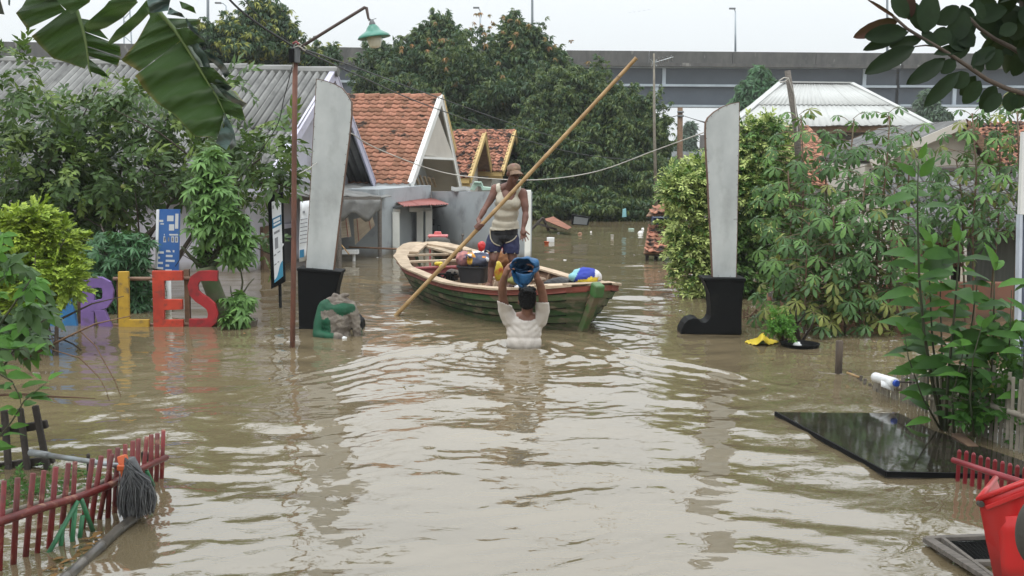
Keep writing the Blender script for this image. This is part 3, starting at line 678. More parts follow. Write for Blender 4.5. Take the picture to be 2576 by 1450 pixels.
# porch block
pa, pb = W(952, 646), W(1084, 612)
pn = Vector(((pb - pa).y, -(pb - pa).x, 0)).normalized(); pd = (pb - pa).normalized()
ztop = P(955, 484, pa.y).z
mb = MB(); mb.prism([Vector((pa.x, pa.y, -1.3)), Vector((pb.x, pb.y, -1.3)), Vector((pb.x, pb.y, ztop + .05)), Vector((pa.x, pa.y, ztop + .05))], -pn * 2.2); mb.build('porch', M_['wall_g'], h2)
mb = MB(); mb.tube([P(948, 486, 21.2), P(1048, 491, 23.4)], .02, 5); mb.build('eave_pole', M_['wood_brown'], h2)
for (l, r_, ty, by, n) in ((978, 1007, 526, 626, 1), (1047, 1087, 522, 618, 2)):
    # small white framed projecting columns standing proud of the porch wall
    Yc = {1: 21.55, 2: 22.75}[n]
    mb = MB(); mb.prism([P(l, ty, Yc), P(r_, ty + 1, Yc + .4), P(r_, ty + 11, Yc + .4), P(l, ty + 10, Yc)], (-.12, -.22, 0)); mb.build('lintel', M_['pillar'], h2)
    for k in range(n):
        xc = (l + r_) / 2 + 4 + (0 if n == 1 else (-14 + 22 * k)); a = P(xc, ty + 8, Yc + .12); mb = MB(); mb.box((a.x, a.y, (a.z - 1.2) / 2), (.13, .13, a.z + 1.2)); mb.build('column', M_['pillar'], h2)
aw = thing('awning', P(1050, 512, 21.8), 'small red corrugated awning over the grey porch', 'awning')
corrugated(aw, P(972, 495, 23.2), P(1078, 496, 24.6), P(1127, 517, 22.8), P(1012, 522, 21.2), .09, .012, 3, 1, M_['awning'])
for px, Yp in ((1014, 21.3), (1122, 22.8)):
    mb = MB(); a = P(px, 518, Yp); mb.bar(a, a + Vector((-.5, .9, -.12)), .03, .03); mb.build('bracket', M_['grey_box'], aw)
# ---- terrace houses further on, yellow rakes
for (r_, f_, b_, ln, cols, lab) in (((1218, 336, 31), (1181, 448, 29), (1233, 424, 33), 2.0, 13, 'small tiled house with yellow rakes just right of the white raked gable'),
                                    ((1294, 331, 35), (1263, 432, 33), (1306, 410, 37), 1.9, 12, 'small tiled house with yellow rakes behind the standing boatman'),
                                    ((1113, 247, 28.5), (1124, 330, 29.5), (1160, 440, 31), .35, 3, 'narrow dark gable with yellow edge right behind the white rake boards')):
    R, F, B = P(*r_), P(*f_), P(*b_)
    h = thing('terrace_house', P(f_[0], 560, f_[2] + 1), lab, 'house', None)
    if ln < 1:
        for a, b in ((R, F), (R, B)):
            mb = MB(); mb.bar(a, b, .05, .2, up=(b - a).cross(IN).normalized()); mb.build('fascia', M_['fascia_y'], h)
        mb = MB(); mb.prism([R + IN * .1, F + IN * .1, B + IN * .1], IN * .05); mb.build('gable_wall', M_['wall_d'], h); continue
    gabled(h, R, F, B, IN, ln, 'tile', M_['fascia_y'], M_['wall_c'] if ln > 1 else M_['wall_d'], tm=TILE_OLD, cols=cols, rows=13 if ln > 1 else 3, over=.35, fw=.17, wallgap=.1)
    if ln > 1:
        mb = MB(); a = P(f_[0] - 34, f_[1] + 10, f_[2] + .1); b = P(f_[0] + 2, f_[1] + 12, f_[2] + .1); mb.bar(a, b, .05, .2); mb.build('eave_beam', M_['fascia_y'], h)
# grey yard wall with stepped vents
a, b = W(1085, 612), W(1320, 650)
zt = P(1085, 482, a.y).z; ztb = P(1328, 483, b.y).z
yw = thing('yard_wall', a, 'plain grey rendered yard wall behind the boatman with stepped vent blocks', 'wall')
wd = (b - a).normalized(); wnrm = Vector((wd.y, -wd.x, 0))
mb = MB(); mb.prism([Vector((a.x, a.y, -1.3)), Vector((b.x, b.y, -1.3)), Vector((b.x, b.y, ztb)), Vector((a.x, a.y, zt))], -wnrm * .15); mb.build('wall_face', M_['wall_g'], yw)
mb = MB(); mb.box((b.x + .05, b.y, (ztb - 1.2) / 2), (.11, .2, ztb + 1.26)); mb.build('end_post', M_['pillar'], yw)
for k, (px, py) in enumerate(((1090, 559), (1107, 575), (1121, 590), (1136, 606))):
    u = (px - 1085) / 243; base = a.lerp(b, u); q = P(px, py, base.y); mb = MB()
    Mx = Matrix((wd, Vector((0, 0, 1)), wnrm)).transposed(); q = q + wnrm * .012
    for dx, dz, sx, sz in ((0, .06, .13, .012), (0, -.06, .13, .012), (-.06, 0, .012, .13), (.06, 0, .012, .13)): mb.box(q + wd * dx + Vector((0, 0, dz)), (sx, sz, .03), M=Mx)
    mb.build('vent_block', M_['wall_d'], yw)
# pale green plastic seat on wall, grey sheet
t = thing('plastic_step', P(1200, 479, 24.2), 'pale green moulded plastic step seat standing on the grey yard wall', 'plastic step')
mb = MB(); q = [(1181, 478), (1186, 470), (1193, 457), (1211, 458), (1216, 470), (1236, 472), (1237, 479), (1213, 480), (1209, 470), (1200, 469), (1194, 480)]
mb.prism([P(x, y, 22.6) for x, y in q], (0, .22, 0)); mb.build('seat_shell', M_['teal_p'], t, bevel=.01)
mb = MB(); mb.box(P(1202, 459, 22.62), (.16, .26, .02)); mb.build('seat_top', M_['teal_p'], t)
mb = MB(); mb.grid([[P(1135 + 12 * i, 470 + 2 * math.sin(i * 1.7) + 5 * j + i * .9, 23.6 - .25 * j) for i in range(5)] for j in range(3)]); o = mb.build('crumpled_sheet', M_['asbestos'], solid=.02); tag(o, 'crumpled grey sheet lying on the yard wall left of the pale green seat', 'sheet')
# pink plastic chair behind boat stern
t = thing('pink_chair', P(1102, 600, 17.6), 'pink plastic chair floating upturned behind the boat stern', 'chair')
mb = MB(); mb.box(P(1102, 594, 17.6), (.31, .25, .035)); mb.build('seat', M_['pink_p'], t, bevel=.01)
mb = MB(); mb.prism([P(1091, 592, 17.7), P(1093, 583, 17.7), P(1109, 583, 17.7), P(1112, 592, 17.7)], (0, .04, 0)); mb.build('backrest', M_['pink_p'], t, bevel=.008)
for px in (1082, 1122):
    a = P(px, 596, 17.5); mb = MB(); mb.tube([a, (a.x, a.y, -.1)], .02, 6); mb.build('leg', M_['pink_p'], t)
mb = MB(); mb.lathe(P(1103, 607, 17.4), [(.0, .06), (.12, .055), (.18, .02), (.2, -.06)], 14); o = mb.build('rubber_basket', M_['rubber'], smooth=True); tag(o, 'dark basket below the pink chair behind the stern', 'basket')

# ================================================================== RIGHT SIDE HOUSES
h = thing('house', P(2080, 400, 38), 'wide house with white ribbed metal hip roof on the right behind the cassava', 'house')
rl, rr_ = P(1966, 209, 40), P(2141, 211, 40); fl, fr = P(1838, 316, 36), P(2345, 316, 36); bl, br = fl + Vector((1, 9, 0)), fr + Vector((-1, 9, 0))
corrugated(h, rl, rr_, fr, fl, .16, .012, 10, 2, M_['zinc']); corrugated(h, rr_, rr_, br, fr, .3, .01, 3, 1, M_['zinc']); corrugated(h, rl, rl, fl, bl, .3, .01, 3, 1, M_['zinc'])
for a, b in ((rl, rr_), (rl, fl), (rr_, fr)):
    mb = MB(); mb.bar(a + Vector((0, 0, .03)), b + Vector((0, 0, .03)), .22, .05); mb.build('hip_flashing', M_['zinc'], h)
mb = MB(); mb.bar(fl - Vector((0, -.1, .12)), fr - Vector((0, -.1, .12)), .05, .2); mb.build('eave_board', M_['wood_brown'], h)
mb = MB(); mb.box(((fl.x + fr.x) / 2, 40.6, fl.z - 2.1), (abs(fr.x - fl.x) - .9, 8, 3.9)); mb.build('wall', mat('wall_brown_grey', (.16, .15, .145), (.11, .105, .1), sc=1, rough=.9), h)
q = P(2215, 335, 36.5)
wd_ = MB(); wd_.box(q, (.9, .08, .38)); wf = wd_.build('window', M_['wall_d'], h)
for k in range(6):
    mb = MB(); mb.box(q + Vector((-.4 + .16 * k, -.06, 0)), (.04, .03, .38)); mb.build('grille_bar', M_['hull_red'], wf)
# tiled roof in front of it
h = thing('house', P(2000, 500, 27), 'low house with mottled orange tiled roof between the variegated bush and the cassava plants', 'house')
tiles(h, P(1975, 327, 29), P(2032, 327, 29), P(2150, 470, 26), P(1850, 470, 26), 16, 14, TILE, 9)
ridge_caps(h, P(1975, 326, 29), P(2032, 326, 29), 3, .1, M_['tile']); ridge_caps(h, P(1975, 326, 29), P(1850, 470, 26), 7, .09, M_['tile']); ridge_caps(h, P(2032, 326, 29), P(2150, 470, 26), 7, .09, M_['tile'])
mb = MB(); mb.box((P(2000, 500, 28).x, 28.2, -.1), (2.6, 3.5, 1.9)); mb.build('wall', M_['wall_g'], h)
# cream gable house
h = thing('house', P(2400, 600, 25), 'cream gabled house with grey roof edge rising behind the grey corrugated roof on the right', 'house')
Rg, Lg, Qg = P(2431, 302, 22), P(2190, 405, 22), P(2535, 440, 22); bk = Vector((.6, 7, 0))
corrugated(h, Rg, Rg + bk, Lg + bk, Lg, .15, .02, 4, 1, M_['asbestos_dark']); tiles(h, Rg, Rg + bk, Qg + bk, Qg, 16, 8, TILE_OLD, 12)
mb = MB(); dn = Vector((0, 0, -.09)); 
mb.prism([Rg + dn + Vector((0, .35, -.08)), Lg + dn + Vector((0, .35, 0)), Vector((Lg.x, Lg.y + .35, -1.3)), Vector((Qg.x - .08, Qg.y + .35, -1.3)), Qg + dn + Vector((-.08, .35, 0))], bk * .9); mb.build('wall', M_['wall_c'], h)
for a, b in ((Rg, Lg), (Rg, Qg)):
    mb = MB(); mb.bar(a + Vector((0, -.02, -.06)), b + Vector((0, -.02, -.06)), .05, .16, up=(b - a).cross(Vector((0, 1, 0))).normalized()); mb.build('barge_board', M_['wall_c'] if b is Lg else M_['wood_brown'], h)
# brown tiled roof fragment further right
h = thing('house', P(2560, 500, 24), 'brown tiled roof edge half hidden behind the far right cassava', 'house')
tiles(h, P(2440, 312, 25), P(2720, 300, 25), P(2760, 420, 22.5), P(2480, 425, 22.5), 18, 12, TILE_OLD, 14)
mb = MB(); mb.box((P(2650, 500, 24).x, 25, -.1), (2.2, 2.5, 2.1)); mb.build('wall', M_['wall_d'], h)
# grey corrugated roof
h = thing('house', P(2450, 700, 14.5), 'low shed with weathered dark grey corrugated roof behind the tall leafy shrub', 'house')
corrugated(h, P(2190, 434, 17), P(2700, 430, 17), P(2790, 572, 13.6), P(2290, 592, 13.6), .115, .022, 6, 2, M_['asbestos_dark'], grime=M_['trough2'])
ridge_caps(h, P(2190, 432, 17), P(2700, 428, 17), 7, .07, M_['wood_dark'])
mb = MB(); mb.prism([P(2440, 592, 14.2), P(2700, 588, 14.2), P(2700, 880, 14.2), P(2440, 880, 14.2)], (0, .1, 0)); mb.build('wall', mat('olive_curtain', (.13, .135, .115), (.09, .095, .08), sc=3, rough=.9, stretch=(6, 1, .5)), h)
mb = MB(); mb.bar(P(2290, 596, 13.75), P(2790, 578, 13.75), .05, .09); mb.build('eave_beam', M_['wood_grey'], h)
h = thing('tiled_lean_to', P(2390, 700, 15.4), 'scrap of orange tiled lean to roof under the grey corrugated eave', 'roof')
tiles(h, P(2240, 598, 15.6), P(2412, 600, 15.6), P(2415, 672, 14.6), P(2225, 668, 14.6), 14, 7, TILE, 15)
for px in (2240, 2405):
    a = P(px, 670, 14.8); mb = MB(); mb.box((a.x, a.y, a.z / 2 - .6), (.09, .09, a.z + 1.2)); mb.build('post', M_['wood_dark'], h)
# terracotta wall
h = thing('garden_wall', P(2300, 790, 13.3), 'low reddish brown garden wall behind the cassava plants', 'wall')
mb = MB(); mb.prism([P(1935, 742, 14.2), P(2120, 722, 13.6), P(2330, 712, 13.5), P(2700, 712, 13.3), P(2700, 860, 13.3), P(2330, 860, 13.5), P(2120, 860, 13.6), P(1935, 860, 14.2)], (0, .14, 0)); mb.build('wall_face', M_['wall_t'], h)
mb = MB(); mb.bar(P(1935, 740, 14.2), P(2330, 710, 13.5), .2, .05); mb.build('coping', M_['wood_grey'], h)
# right edge: white frame and blue-grey door
h = thing('door_frame', W(2575, 892), 'white painted door frame with slate blue door at the right edge of the picture', 'door frame')
Yd = 10.7
mb = MB(); mb.prism([P(2574, 332, Yd), P(2640, 330, Yd), P(2630, 540, Yd), P(2566, 540, Yd)], (0, .06, 0)); mb.build('wall_panel', M_['fascia_w'], h)
mb = MB(); mb.prism([P(2566, 541, Yd), P(2573, 541, Yd), P(2568, 905, Yd), P(2559, 905, Yd)], (0, .08, 0)); mb.build('jamb', mat('jamb_blue_white', (.55, .6, .68), rough=.5), h)
mb = MB(); mb.prism([P(2574, 541, Yd + .05), P(2650, 541, Yd + .05), P(2650, 905, Yd + .05), P(2569, 905, Yd + .05)], (0, .05, 0)); mb.build('door', mat('slate_blue', (.09, .11, .16), rough=.4), h)

# concrete block wall under the bridge
h = thing('block_wall', P(1735, 425, 42), 'pale concrete block wall beside the utility pole far behind the right machete', 'wall')
bw, bh = (P(1720, 400, 42) - P(1704, 400, 42)).x, .13
base = P(1690, 430, 42); top = P(1690, 388, 42).z; nr = 6; bh = (top - base.z) / nr
mb = MB(); mb.box((base.x + 3.2, 42.12, base.z / 2 + (top) / 2 - .5), (6.4, .1, top - base.z + 1.2)); mb.build('core', M_['wall_g'], h)
bme = MB(); bme.box((0, 0, 0), (bw * .95, .14, bh * .9)); bme = bme.mesh('block', M_['block'])
for j in range(nr):
    for i in range(24):
        inst('block', bme, h, Matrix.Translation(Vector((base.x + (i + .5 * (j % 2)) * bw + bw / 2, 42, base.z + (j + .5) * bh))))
# small tiled gate roof standing in the flood
h = thing('gate_roof', P(1660, 640, 20.6), 'small two tier tiled gate roof poking out of the flood left of the variegated bush', 'gate')
tiles(h, P(1630, 567, 21.2), P(1740, 569, 21.2), P(1760, 636, 20.4), P(1619, 634, 20.4), 7, 7, TILE_OLD, 21)
tiles(h, P(1640, 520, 21.4), P(1740, 505, 21.4), P(1740, 528, 20.9), P(1625, 540, 20.9), 7, 2, TILE, 22)
mb = MB(); mb.box(P(1670, 556, 21.5), (.44, .3, .14)); mb.build('blue_box', mat('dark_blue_paint', (.03, .055, .13), rough=.5), h)
for px in (1628, 1650, 1672, 1700):
    a = P(px, 638, 20.7); mb = MB(); mb.box((a.x, a.y, a.z - .5), (.06, .06, 1.0)); mb.build('post', M_['wood_dark'], h)
mb = MB(); mb.bar(P(1622, 640, 20.5), P(1730, 641, 20.5), .05, .05); mb.build('beam', M_['wood_dark'], h)
# collapsed roof and dark panel near the far trees
h = thing('collapsed_roof', P(1400, 575, 27), 'collapsed rusty roof slab lying in the water at the foot of the trees', 'roof wreck')
mb = MB(); mb.prism([P(1365, 552, 28), P(1392, 545, 28.5), P(1438, 572, 27.5), P(1428, 578, 27)], (0, .3, -.03)); mb.build('slab', mat('rust_roof', (.26, .105, .06), (.16, .07, .045), sc=5, rough=.9, bump=.5), h)
for (x0, y0, x1, y1) in ((1335, 580, 1366, 548), (1366, 548, 1380, 580), (1350, 562, 1400, 578)):
    mb = MB(); mb.bar(P(x0, y0, 27.6), P(x1, y1, 27.8), .05, .05); mb.build('rafter', M_['wood_dark'], h)
h = thing('tiled_roof_corner', P(1415, 540, 30), 'corner of an orange tiled roof peeping out of the far foliage', 'roof')
tiles(h, P(1398, 508, 36.0), P(1442, 508, 36.0), P(1450, 540, 35.0), P(1390, 540, 35.0), 9, 6, TILE, 25)
mb = MB(); mb.box(P(1420, 550, 35.6), (.65, .3, .5)); mb.build('wall', M_['wall_d'], h)
h = thing('tilted_display', P(1462, 566, 27), 'dark tilted display panel standing in the water below the far trees', 'panel')
mb = MB(); mb.prism([P(1440, 540, 27), P(1484, 547, 27), P(1480, 568, 27), P(1438, 566, 27)], (0, .25, 0)); mb.build('box', M_['black_paint'], h)
mb = MB(); mb.prism([P(1445, 545, 26.98), P(1480, 550, 26.98), P(1476, 566, 26.98), P(1442, 564, 26.98)], (0, .015, 0)); mb.build('face', M_['grey_box'], h)
mb = MB(); mb.prism([P(1567, 527, 29.5), P(1575, 525, 29.5), P(1576, 546, 29.5), P(1566, 547, 29.5)], (0, .1, 0)); o = mb.build('hanging_cloth', M_['cloth_teal']); tag(o, 'pale blue cloth hanging at the far waterline under the trees', 'cloth')
# ================================================================== VEGETATION
LM = dict(
 mango=leafmat('leaf_mango', (.044, .082, .038), (.028, .056, .029), rand=.40, rough=.42),
 mango2=leafmat('leaf_mango_light', (.085, .115, .035), (.055, .085, .03), rand=.40, rough=.42),
 rust=leafmat('leaf_young_rust', (.22, .11, .05), (.16, .11, .04), rand=.3),
 yell=leafmat('leaf_tip_yellow', (.27, .27, .06), (.16, .19, .05), rand=.3),
 guava=leafmat('leaf_guava', (.055, .10, .028), (.038, .07, .022), rand=.42, rough=.36, sc=2.5),
 guava2=leafmat('leaf_guava_fresh', (.12, .17, .035), (.075, .12, .03), rand=.35, rough=.4),
 lime=leafmat('leaf_lime', (.25, .32, .035), (.15, .23, .03), rand=.35, rough=.5, sc=5),
 limed=leafmat('leaf_lime_dark', (.07, .12, .03), (.045, .085, .025), rand=.35, rough=.5, sc=5),
 chaya=leafmat('leaf_chaya', (.05, .125, .05), (.035, .085, .04), rand=.35, rough=.4, sc=3),
 cassl=leafmat('leaf_cassava_light', (.10, .19, .05), (.07, .145, .04), rand=.35, rough=.45, sc=3),
 cass=leafmat('leaf_cassava', (.058, .122, .036), (.044, .095, .032), rand=.38, rough=.42, sc=3),
 cassy=leafmat('leaf_cassava_yellowing', (.20, .20, .05), (.10, .14, .04), rand=.35, rough=.5, sc=25),
 vari=leafmat('leaf_variegated', (.46, .50, .19), (.24, .33, .09), rand=.30, rough=.5, sc=14),
 varig=leafmat('leaf_variegated_green', (.075, .135, .03), (.05, .095, .025), rand=.4, rough=.45, sc=4),
 near=leafmat('leaf_near_shrub', (.045, .12, .022), (.030, .085, .018), rand=.38, rough=.5, sc=2.5, spec=.2, trans=.35),
 nearl=leafmat('leaf_near_fresh', (.075, .19, .03), (.055, .14, .025), rand=.3, rough=.5, sc=2.5, spec=.15, trans=.35),
 darkl=leafmat('leaf_dark_left', (.04, .085, .022), (.03, .065, .02), rand=.3, rough=.45, sc=2),
 ficus=leafmat('leaf_rubber_dark', (.010, .020, .009), (.008, .015, .007), rand=.3, rough=.45, sc=3, trans=.10, spec=.10),
 ficusr=leafmat('leaf_rubber_red', (.045, .016, .012), (.03, .014, .01), rand=.3, rough=.45, trans=.12, spec=.1),
 ban=None, brownleaf=leafmat('leaf_dry', (.22, .12, .04), (.14, .08, .03), rand=.3, rough=.8),
)
T_mango = cluster(8, 1, .26, 3, .35, 1, .65)
T_twig = twig(11, 1, .42, .42, 5, True, 2, .25)
T_fern = twig(16, 1, .30, .58, 8, True, 2, .15)
T_chaya = palmate(7, 2.5, 1, .24, .35, 2)
T_cass = palmate(6, 2.35, 1, .34, .40, 4, .7)
T_cassf = palmate(7, 2.5, 1, .29, .42, 4)
T_wide = palmate(5, 2.0, 1, .46, .3, 4)
T_leaf = simple_leaf(1, .40, .10, .35, 4)

def tree(name, label, cat, base, ells, n, size, m1, m2=None, tm=T_mango, seed=1, trunk_r=.18, frac2=.25, individual=0, group=None, bark=None, targets=6, **kw):
    t = thing(name, base, label, cat, group)
    if trunk_r: limbs(t, base, [Vector(e[0]) for e in ells[:targets]], trunk_r, bark or M_['bark'], seed=seed, sub=0 if base[1] > 30 else 3)
    a = int(n * (1 - frac2)) if m2 else n
    foliage(t, 'leaf_spray', tm, ells, a, size, m1, seed=seed, individual=individual, **kw)
    if m2: foliage(t, 'leaf_spray', tm, ells, n - a, size, m2, seed=seed + 50, hollow=.10, **{k: v for k, v in kw.items() if k != 'hollow'})
    return t
b = W(1200, 549); b.z = -1.2
big = tree('mango_tree', 'tallest dark green mango tree with rust tinted young leaves behind the tiled houses', 'tree', (-1.2, 42, -1.2),
     [E(*q) for q in ((1105, 190, 115, 80, 42), (1108, 85, 36, 46, 42), (1070, 130, 50, 50, 42), (1140, 120, 40, 40, 42), (1295, 160, 76, 66, 42), (1290, 80, 30, 40, 42), (1190, 290, 200, 120, 41), (1330, 260, 85, 130, 42), (1250, 420, 140, 130, 40), (1000, 200, 88, 80, 43), (1340, 470, 110, 85, 38), (1010, 320, 110, 100, 43), (1390, 160, 40, 40, 42), (930, 240, 30, 60, 43), (1340, 105, 30, 34, 42))],
     44000, .21, LM['mango'], LM['mango2'], seed=2, trunk_r=.3, hollow=.3, lump=.85, frac2=.3, lsc=2.8)
foliage(big, 'leaf_spray', T_mango, [E(*q) for q in ((1230, 200, 230, 120, 41), (1220, 90, 120, 60, 41.5))], 110, .20, LM['rust'], seed=77, hollow=.05)
tree('round_tree', 'broad round olive green tree at the far waterline between the boatman and the antenna pole', 'tree', (2.6, 37, -1.2),
     [E(*q) for q in ((1480, 330, 150, 120, 37), (1450, 235, 85, 55, 37), (1570, 385, 100, 115, 37), (1560, 470, 150, 80, 35.5), (1420, 430, 120, 110, 36), (1645, 375, 36, 50, 38), (1630, 450, 50, 80, 37), (1480, 515, 150, 36, 34.5), (1585, 300, 45, 36, 38), (1350, 520, 60, 30, 35))],
     38000, .165, LM['mango'], LM['mango2'], seed=4, trunk_r=.25, hollow=.3, lump=.75, frac2=.5, lsc=2.8)
tree('mango_tree', 'mango tree with yellow shoot tips rising over the ridge of the grey asbestos roof', 'tree', (-12, 36, -1.2),
     [E(*q) for q in ((545, 105, 70, 45, 36), (660, 50, 55, 50, 36), (640, 120, 120, 42, 36), (705, 85, 42, 38, 36), (790, 150, 50, 26, 36), (500, 130, 60, 30, 36), (830, 145, 20, 34, 36), (600, 85, 40, 30, 36))],
     7000, .19, LM['mango'], LM['yell'], seed=6, trunk_r=.05, frac2=.14, hollow=.6, lump=.9)
tree('conifer', 'feathery light green tree top poking up left of the white metal roof', 'tree', (12.5, 58, -1.2),
     [E(*q) for q in ((1912, 195, 26, 26, 58), (1900, 235, 48, 36, 58), (1935, 225, 36, 24, 58), (1890, 262, 50, 26, 58))], 1800, .36, LM['chaya'], seed=8, trunk_r=.15, lump=.2)
tree('slender_tree', 'greyish slender tree in front of the overpass right of the white metal roof', 'tree', (22, 62, -1.2),
     [E(*q) for q in ((2335, 265, 26, 36, 62), (2345, 300, 44, 30, 62), (2320, 330, 40, 30, 62), (2375, 300, 18, 20, 62))], 1500, .33, M_['leaf_far'], LM['mango'], seed=9, trunk_r=.12)
tree('far_tree', 'hazy grey green tree under the highway beside the utility pole', 'tree', (12.4, 80, -1.2),
     [E(*q) for q in ((1735, 325, 12, 18, 80), (1728, 355, 22, 20, 80), (1722, 382, 34, 14, 80), (1768, 388, 24, 9, 80))], 1500, .42, M_['leaf_far'], seed=10, trunk_r=.12)
# ---- guava-like tree in front of house 1
gt = tree('guava_tree', 'wide glossy leaved fruit tree spreading across the grey roof on the left', 'tree', (-5.6, 15, -1.2),
     [E(*q) for q in ((150, 300, 150, 50, 15), (380, 310, 120, 45, 15), (590, 345, 80, 40, 14.5), (250, 420, 260, 75, 15), (500, 440, 110, 45, 14.6), (655, 400, 80, 50, 14), (90, 430, 150, 120, 15), (250, 530, 110, 60, 15), (330, 500, 60, 30, 15), (40, 190, 55, 70, 14), (570, 215, 40, 22, 14), (700, 440, 60, 22, 13.6), (100, 520, 140, 80, 15), (650, 510, 30, 30, 14.5), (330, 240, 120, 25, 14.6), (745, 425, 30, 12, 13.5), (705, 345, 45, 22, 13.8), (650, 620, 20, 40, 14.5))],
     1250, .30, LM['guava'], LM['guava2'], tm=T_twig, seed=12, trunk_r=.05, frac2=.25, hollow=.8, lump=.3, individual=240, droop=.25, targets=8, bark=M_['bark'])
mb = MB()
for px, py in ((410, 567), (310, 470)): mb.lathe(P(px, py, 14.2), [(0, .035), (.025, .025), (.034, 0), (.025, -.025), (0, -.035)], 10)
mb.build('fruit', M_['coconut'], gt, smooth=True)
# ---- lime bush left
t = tree('lime_bush', 'bright yellow green feathery bush in front of the blue letter at the left', 'bush', (-4.6, 10.6, -1.0),
     [E(*q) for q in ((50, 590, 65, 50, 10.6), (135, 610, 50, 45, 10.6), (95, 690, 90, 50, 10.5), (160, 705, 36, 32, 10.3), (20, 700, 50, 70, 10.6), (85, 765, 36, 20, 10.3), (90, 545, 35, 22, 10.6))],
     1700, .15, LM['lime'], tm=T_fern, seed=14, trunk_r=.04, hollow=.35, lump=.5, individual=120, droop=.05, horiz=.6)
foliage(t, 'leaf_spray', T_fern, [E(*q) for q in ((60, 640, 65, 50, 10.9), (70, 720, 70, 60, 10.8), (10, 790, 60, 45, 10.7))], 1100, .14, LM['limed'], seed=15, hollow=.6)
# ---- papaya leaved bush
tree('chaya_bush', 'dark green lobed leaf bush behind the purple and yellow letters', 'bush', (-4.7, 13.4, -1.1),
     [E(*q) for q in ((290, 640, 95, 62, 13.2), (270, 730, 110, 90, 13.4), (340, 760, 70, 70, 13.4), (220, 770, 80, 60, 13.6), (330, 620, 50, 40, 13.2))],
     1100, .125, LM['chaya'], tm=T_chaya, seed=16, trunk_r=.05, hollow=.35, lump=.35, individual=220, droop=.45)
mb = MB(); mb.lathe(P(300, 800, 13.9), [(0, .35), (.62, .3), (.72, 0), (.7, -.3)], 18)
# ---- bonsai-like cassava left
t = thing('cassava_plant', W(560, 826), 'tall light green cassava plant with thick curved green stump right of the letters', 'cassava plant')
mb = MB(); mb.tube([P(585, 838, 12.5), P(563, 800, 12.5), P(545, 750, 12.45), P(528, 705, 12.4), P(520, 672, 12.4)], [.125, .12, .10, .10, .12], 12); mb.build('trunk', M_['bark_g'], t, smooth=True)
limbs(t, P(518, 680, 12.4), [P(*q) for q in ((525, 380, 12.3), (480, 520, 12.3), (600, 480, 12.3), (630, 560, 12.3), (455, 620, 12.3), (560, 430, 12.4), (500, 430, 12.5), (620, 640, 12.3))], .035, M_['stemgreen'], 'branch', 5)
limbs(t, P(596, 810, 12.3), [P(*q) for q in ((600, 640, 12.3), (640, 700, 12.3), (580, 720, 12.3))], .018, M_['stemgreen'], 'branch', 6)
foliage(t, 'leaf', T_cassf, [E(*q) for q in ((530, 405, 34, 38, 12.3), (535, 480, 60, 45, 12.3), (555, 560, 75, 55, 12.3), (600, 620, 45, 50, 12.3), (515, 640, 26, 30, 12.4), (600, 765, 40, 30, 12.2), (595, 800, 38, 16, 12.1))], 620, .125, LM['cassl'], seed=18, individual=260, hollow=.7, droop=.2, outw=.9)
mb = MB(); c = P(601, 830, 12.3); mb.lathe((c.x, c.y, -.3), [(.14, 0), (.20, .30), (.215, .36), (.19, .36), (.17, .31), (0, .31)], 18)
o = mb.build('pot', M_['mud'], t, smooth=False)
# ---- cassava on the right
def cassava(top, basepx, Y, label, n=34, leaf=.125, yellow=.12, seed=1, lowest=.12, stem_r=.016, group='cassava plants in the flooded garden on the right'):
    r = random.Random(seed); g = np.random.default_rng(seed)
    a = P(basepx, 835, Y); a.z = -.9; b = P(top[0], top[1], Y)
    t = thing('cassava_plant', (a.x, a.y, 0), label, 'cassava plant', group)
    pts = [a.lerp(b, k / 5) + Vector((r.uniform(-.03, .03), r.uniform(-.03, .03), 0)) for k in range(6)]
    mb = MB(); mb.tube(pts, [stem_r * (1 - .1 * k) for k in range(6)], 7); mb.build('stem', M_['stemred'], t, smooth=True)
    H = b.z; mp = MB(); pos = []; X = []; Z = []; 
    for k in range(n):
        u = 1 - (k / n) ** .82 * (1 - lowest); z = H * u
        s = (z + .9) / (b.z + .9); q = a.lerp(b, s)
        az = k * 2.4 + r.uniform(-.4, .4); el = .5 if u > .93 else r.uniform(-.15, .45)
        L = (.16 + .22 * min(1, (1 - u) * 5)) * r.uniform(.8, 1.15)
        d = Vector((math.cos(az) * math.cos(el), math.sin(az) * math.cos(el), math.sin(el)))
        e = q + d * L; mp.tube([q, q.lerp(e, .5) + Vector((0, 0, .02)), e], .0035, 4, cap=False)
        if e.z < .03: continue
        pos.append(e); xd = d.copy(); xd.z = -.35 - r.random() * .5 if u < .95 else .2; X.append(xd); Z.append(Vector((d.x * .3, d.y * .3 - .65, 1)))
    mp.build('petioles', M_['stemred'], t)
    for i, (p_, x_, z_) in enumerate(zip(pos, X, Z)):
        me = CM[2 if r.random() < yellow * (1.8 if p_.z < H * .45 else .3) else (1 if r.random() < .22 else 0)]
        inst('leaf', me, t, frame(p_, x_, z_) @ Matrix.Scale(leaf * r.uniform(.85, 1.3), 4))
    return t
CM = []
for nm, mm in (('a', LM['cass']), ('b', LM['cassl']), ('c', LM['cassy'])):
    me = bpy.data.meshes.new('cassava_leaf_' + nm); me.from_pydata(T_cass[0], [], T_cass[1]); me.materials.append(mm); me.polygons.foreach_set('use_smooth', [True] * len(me.polygons)); CM.append(me)
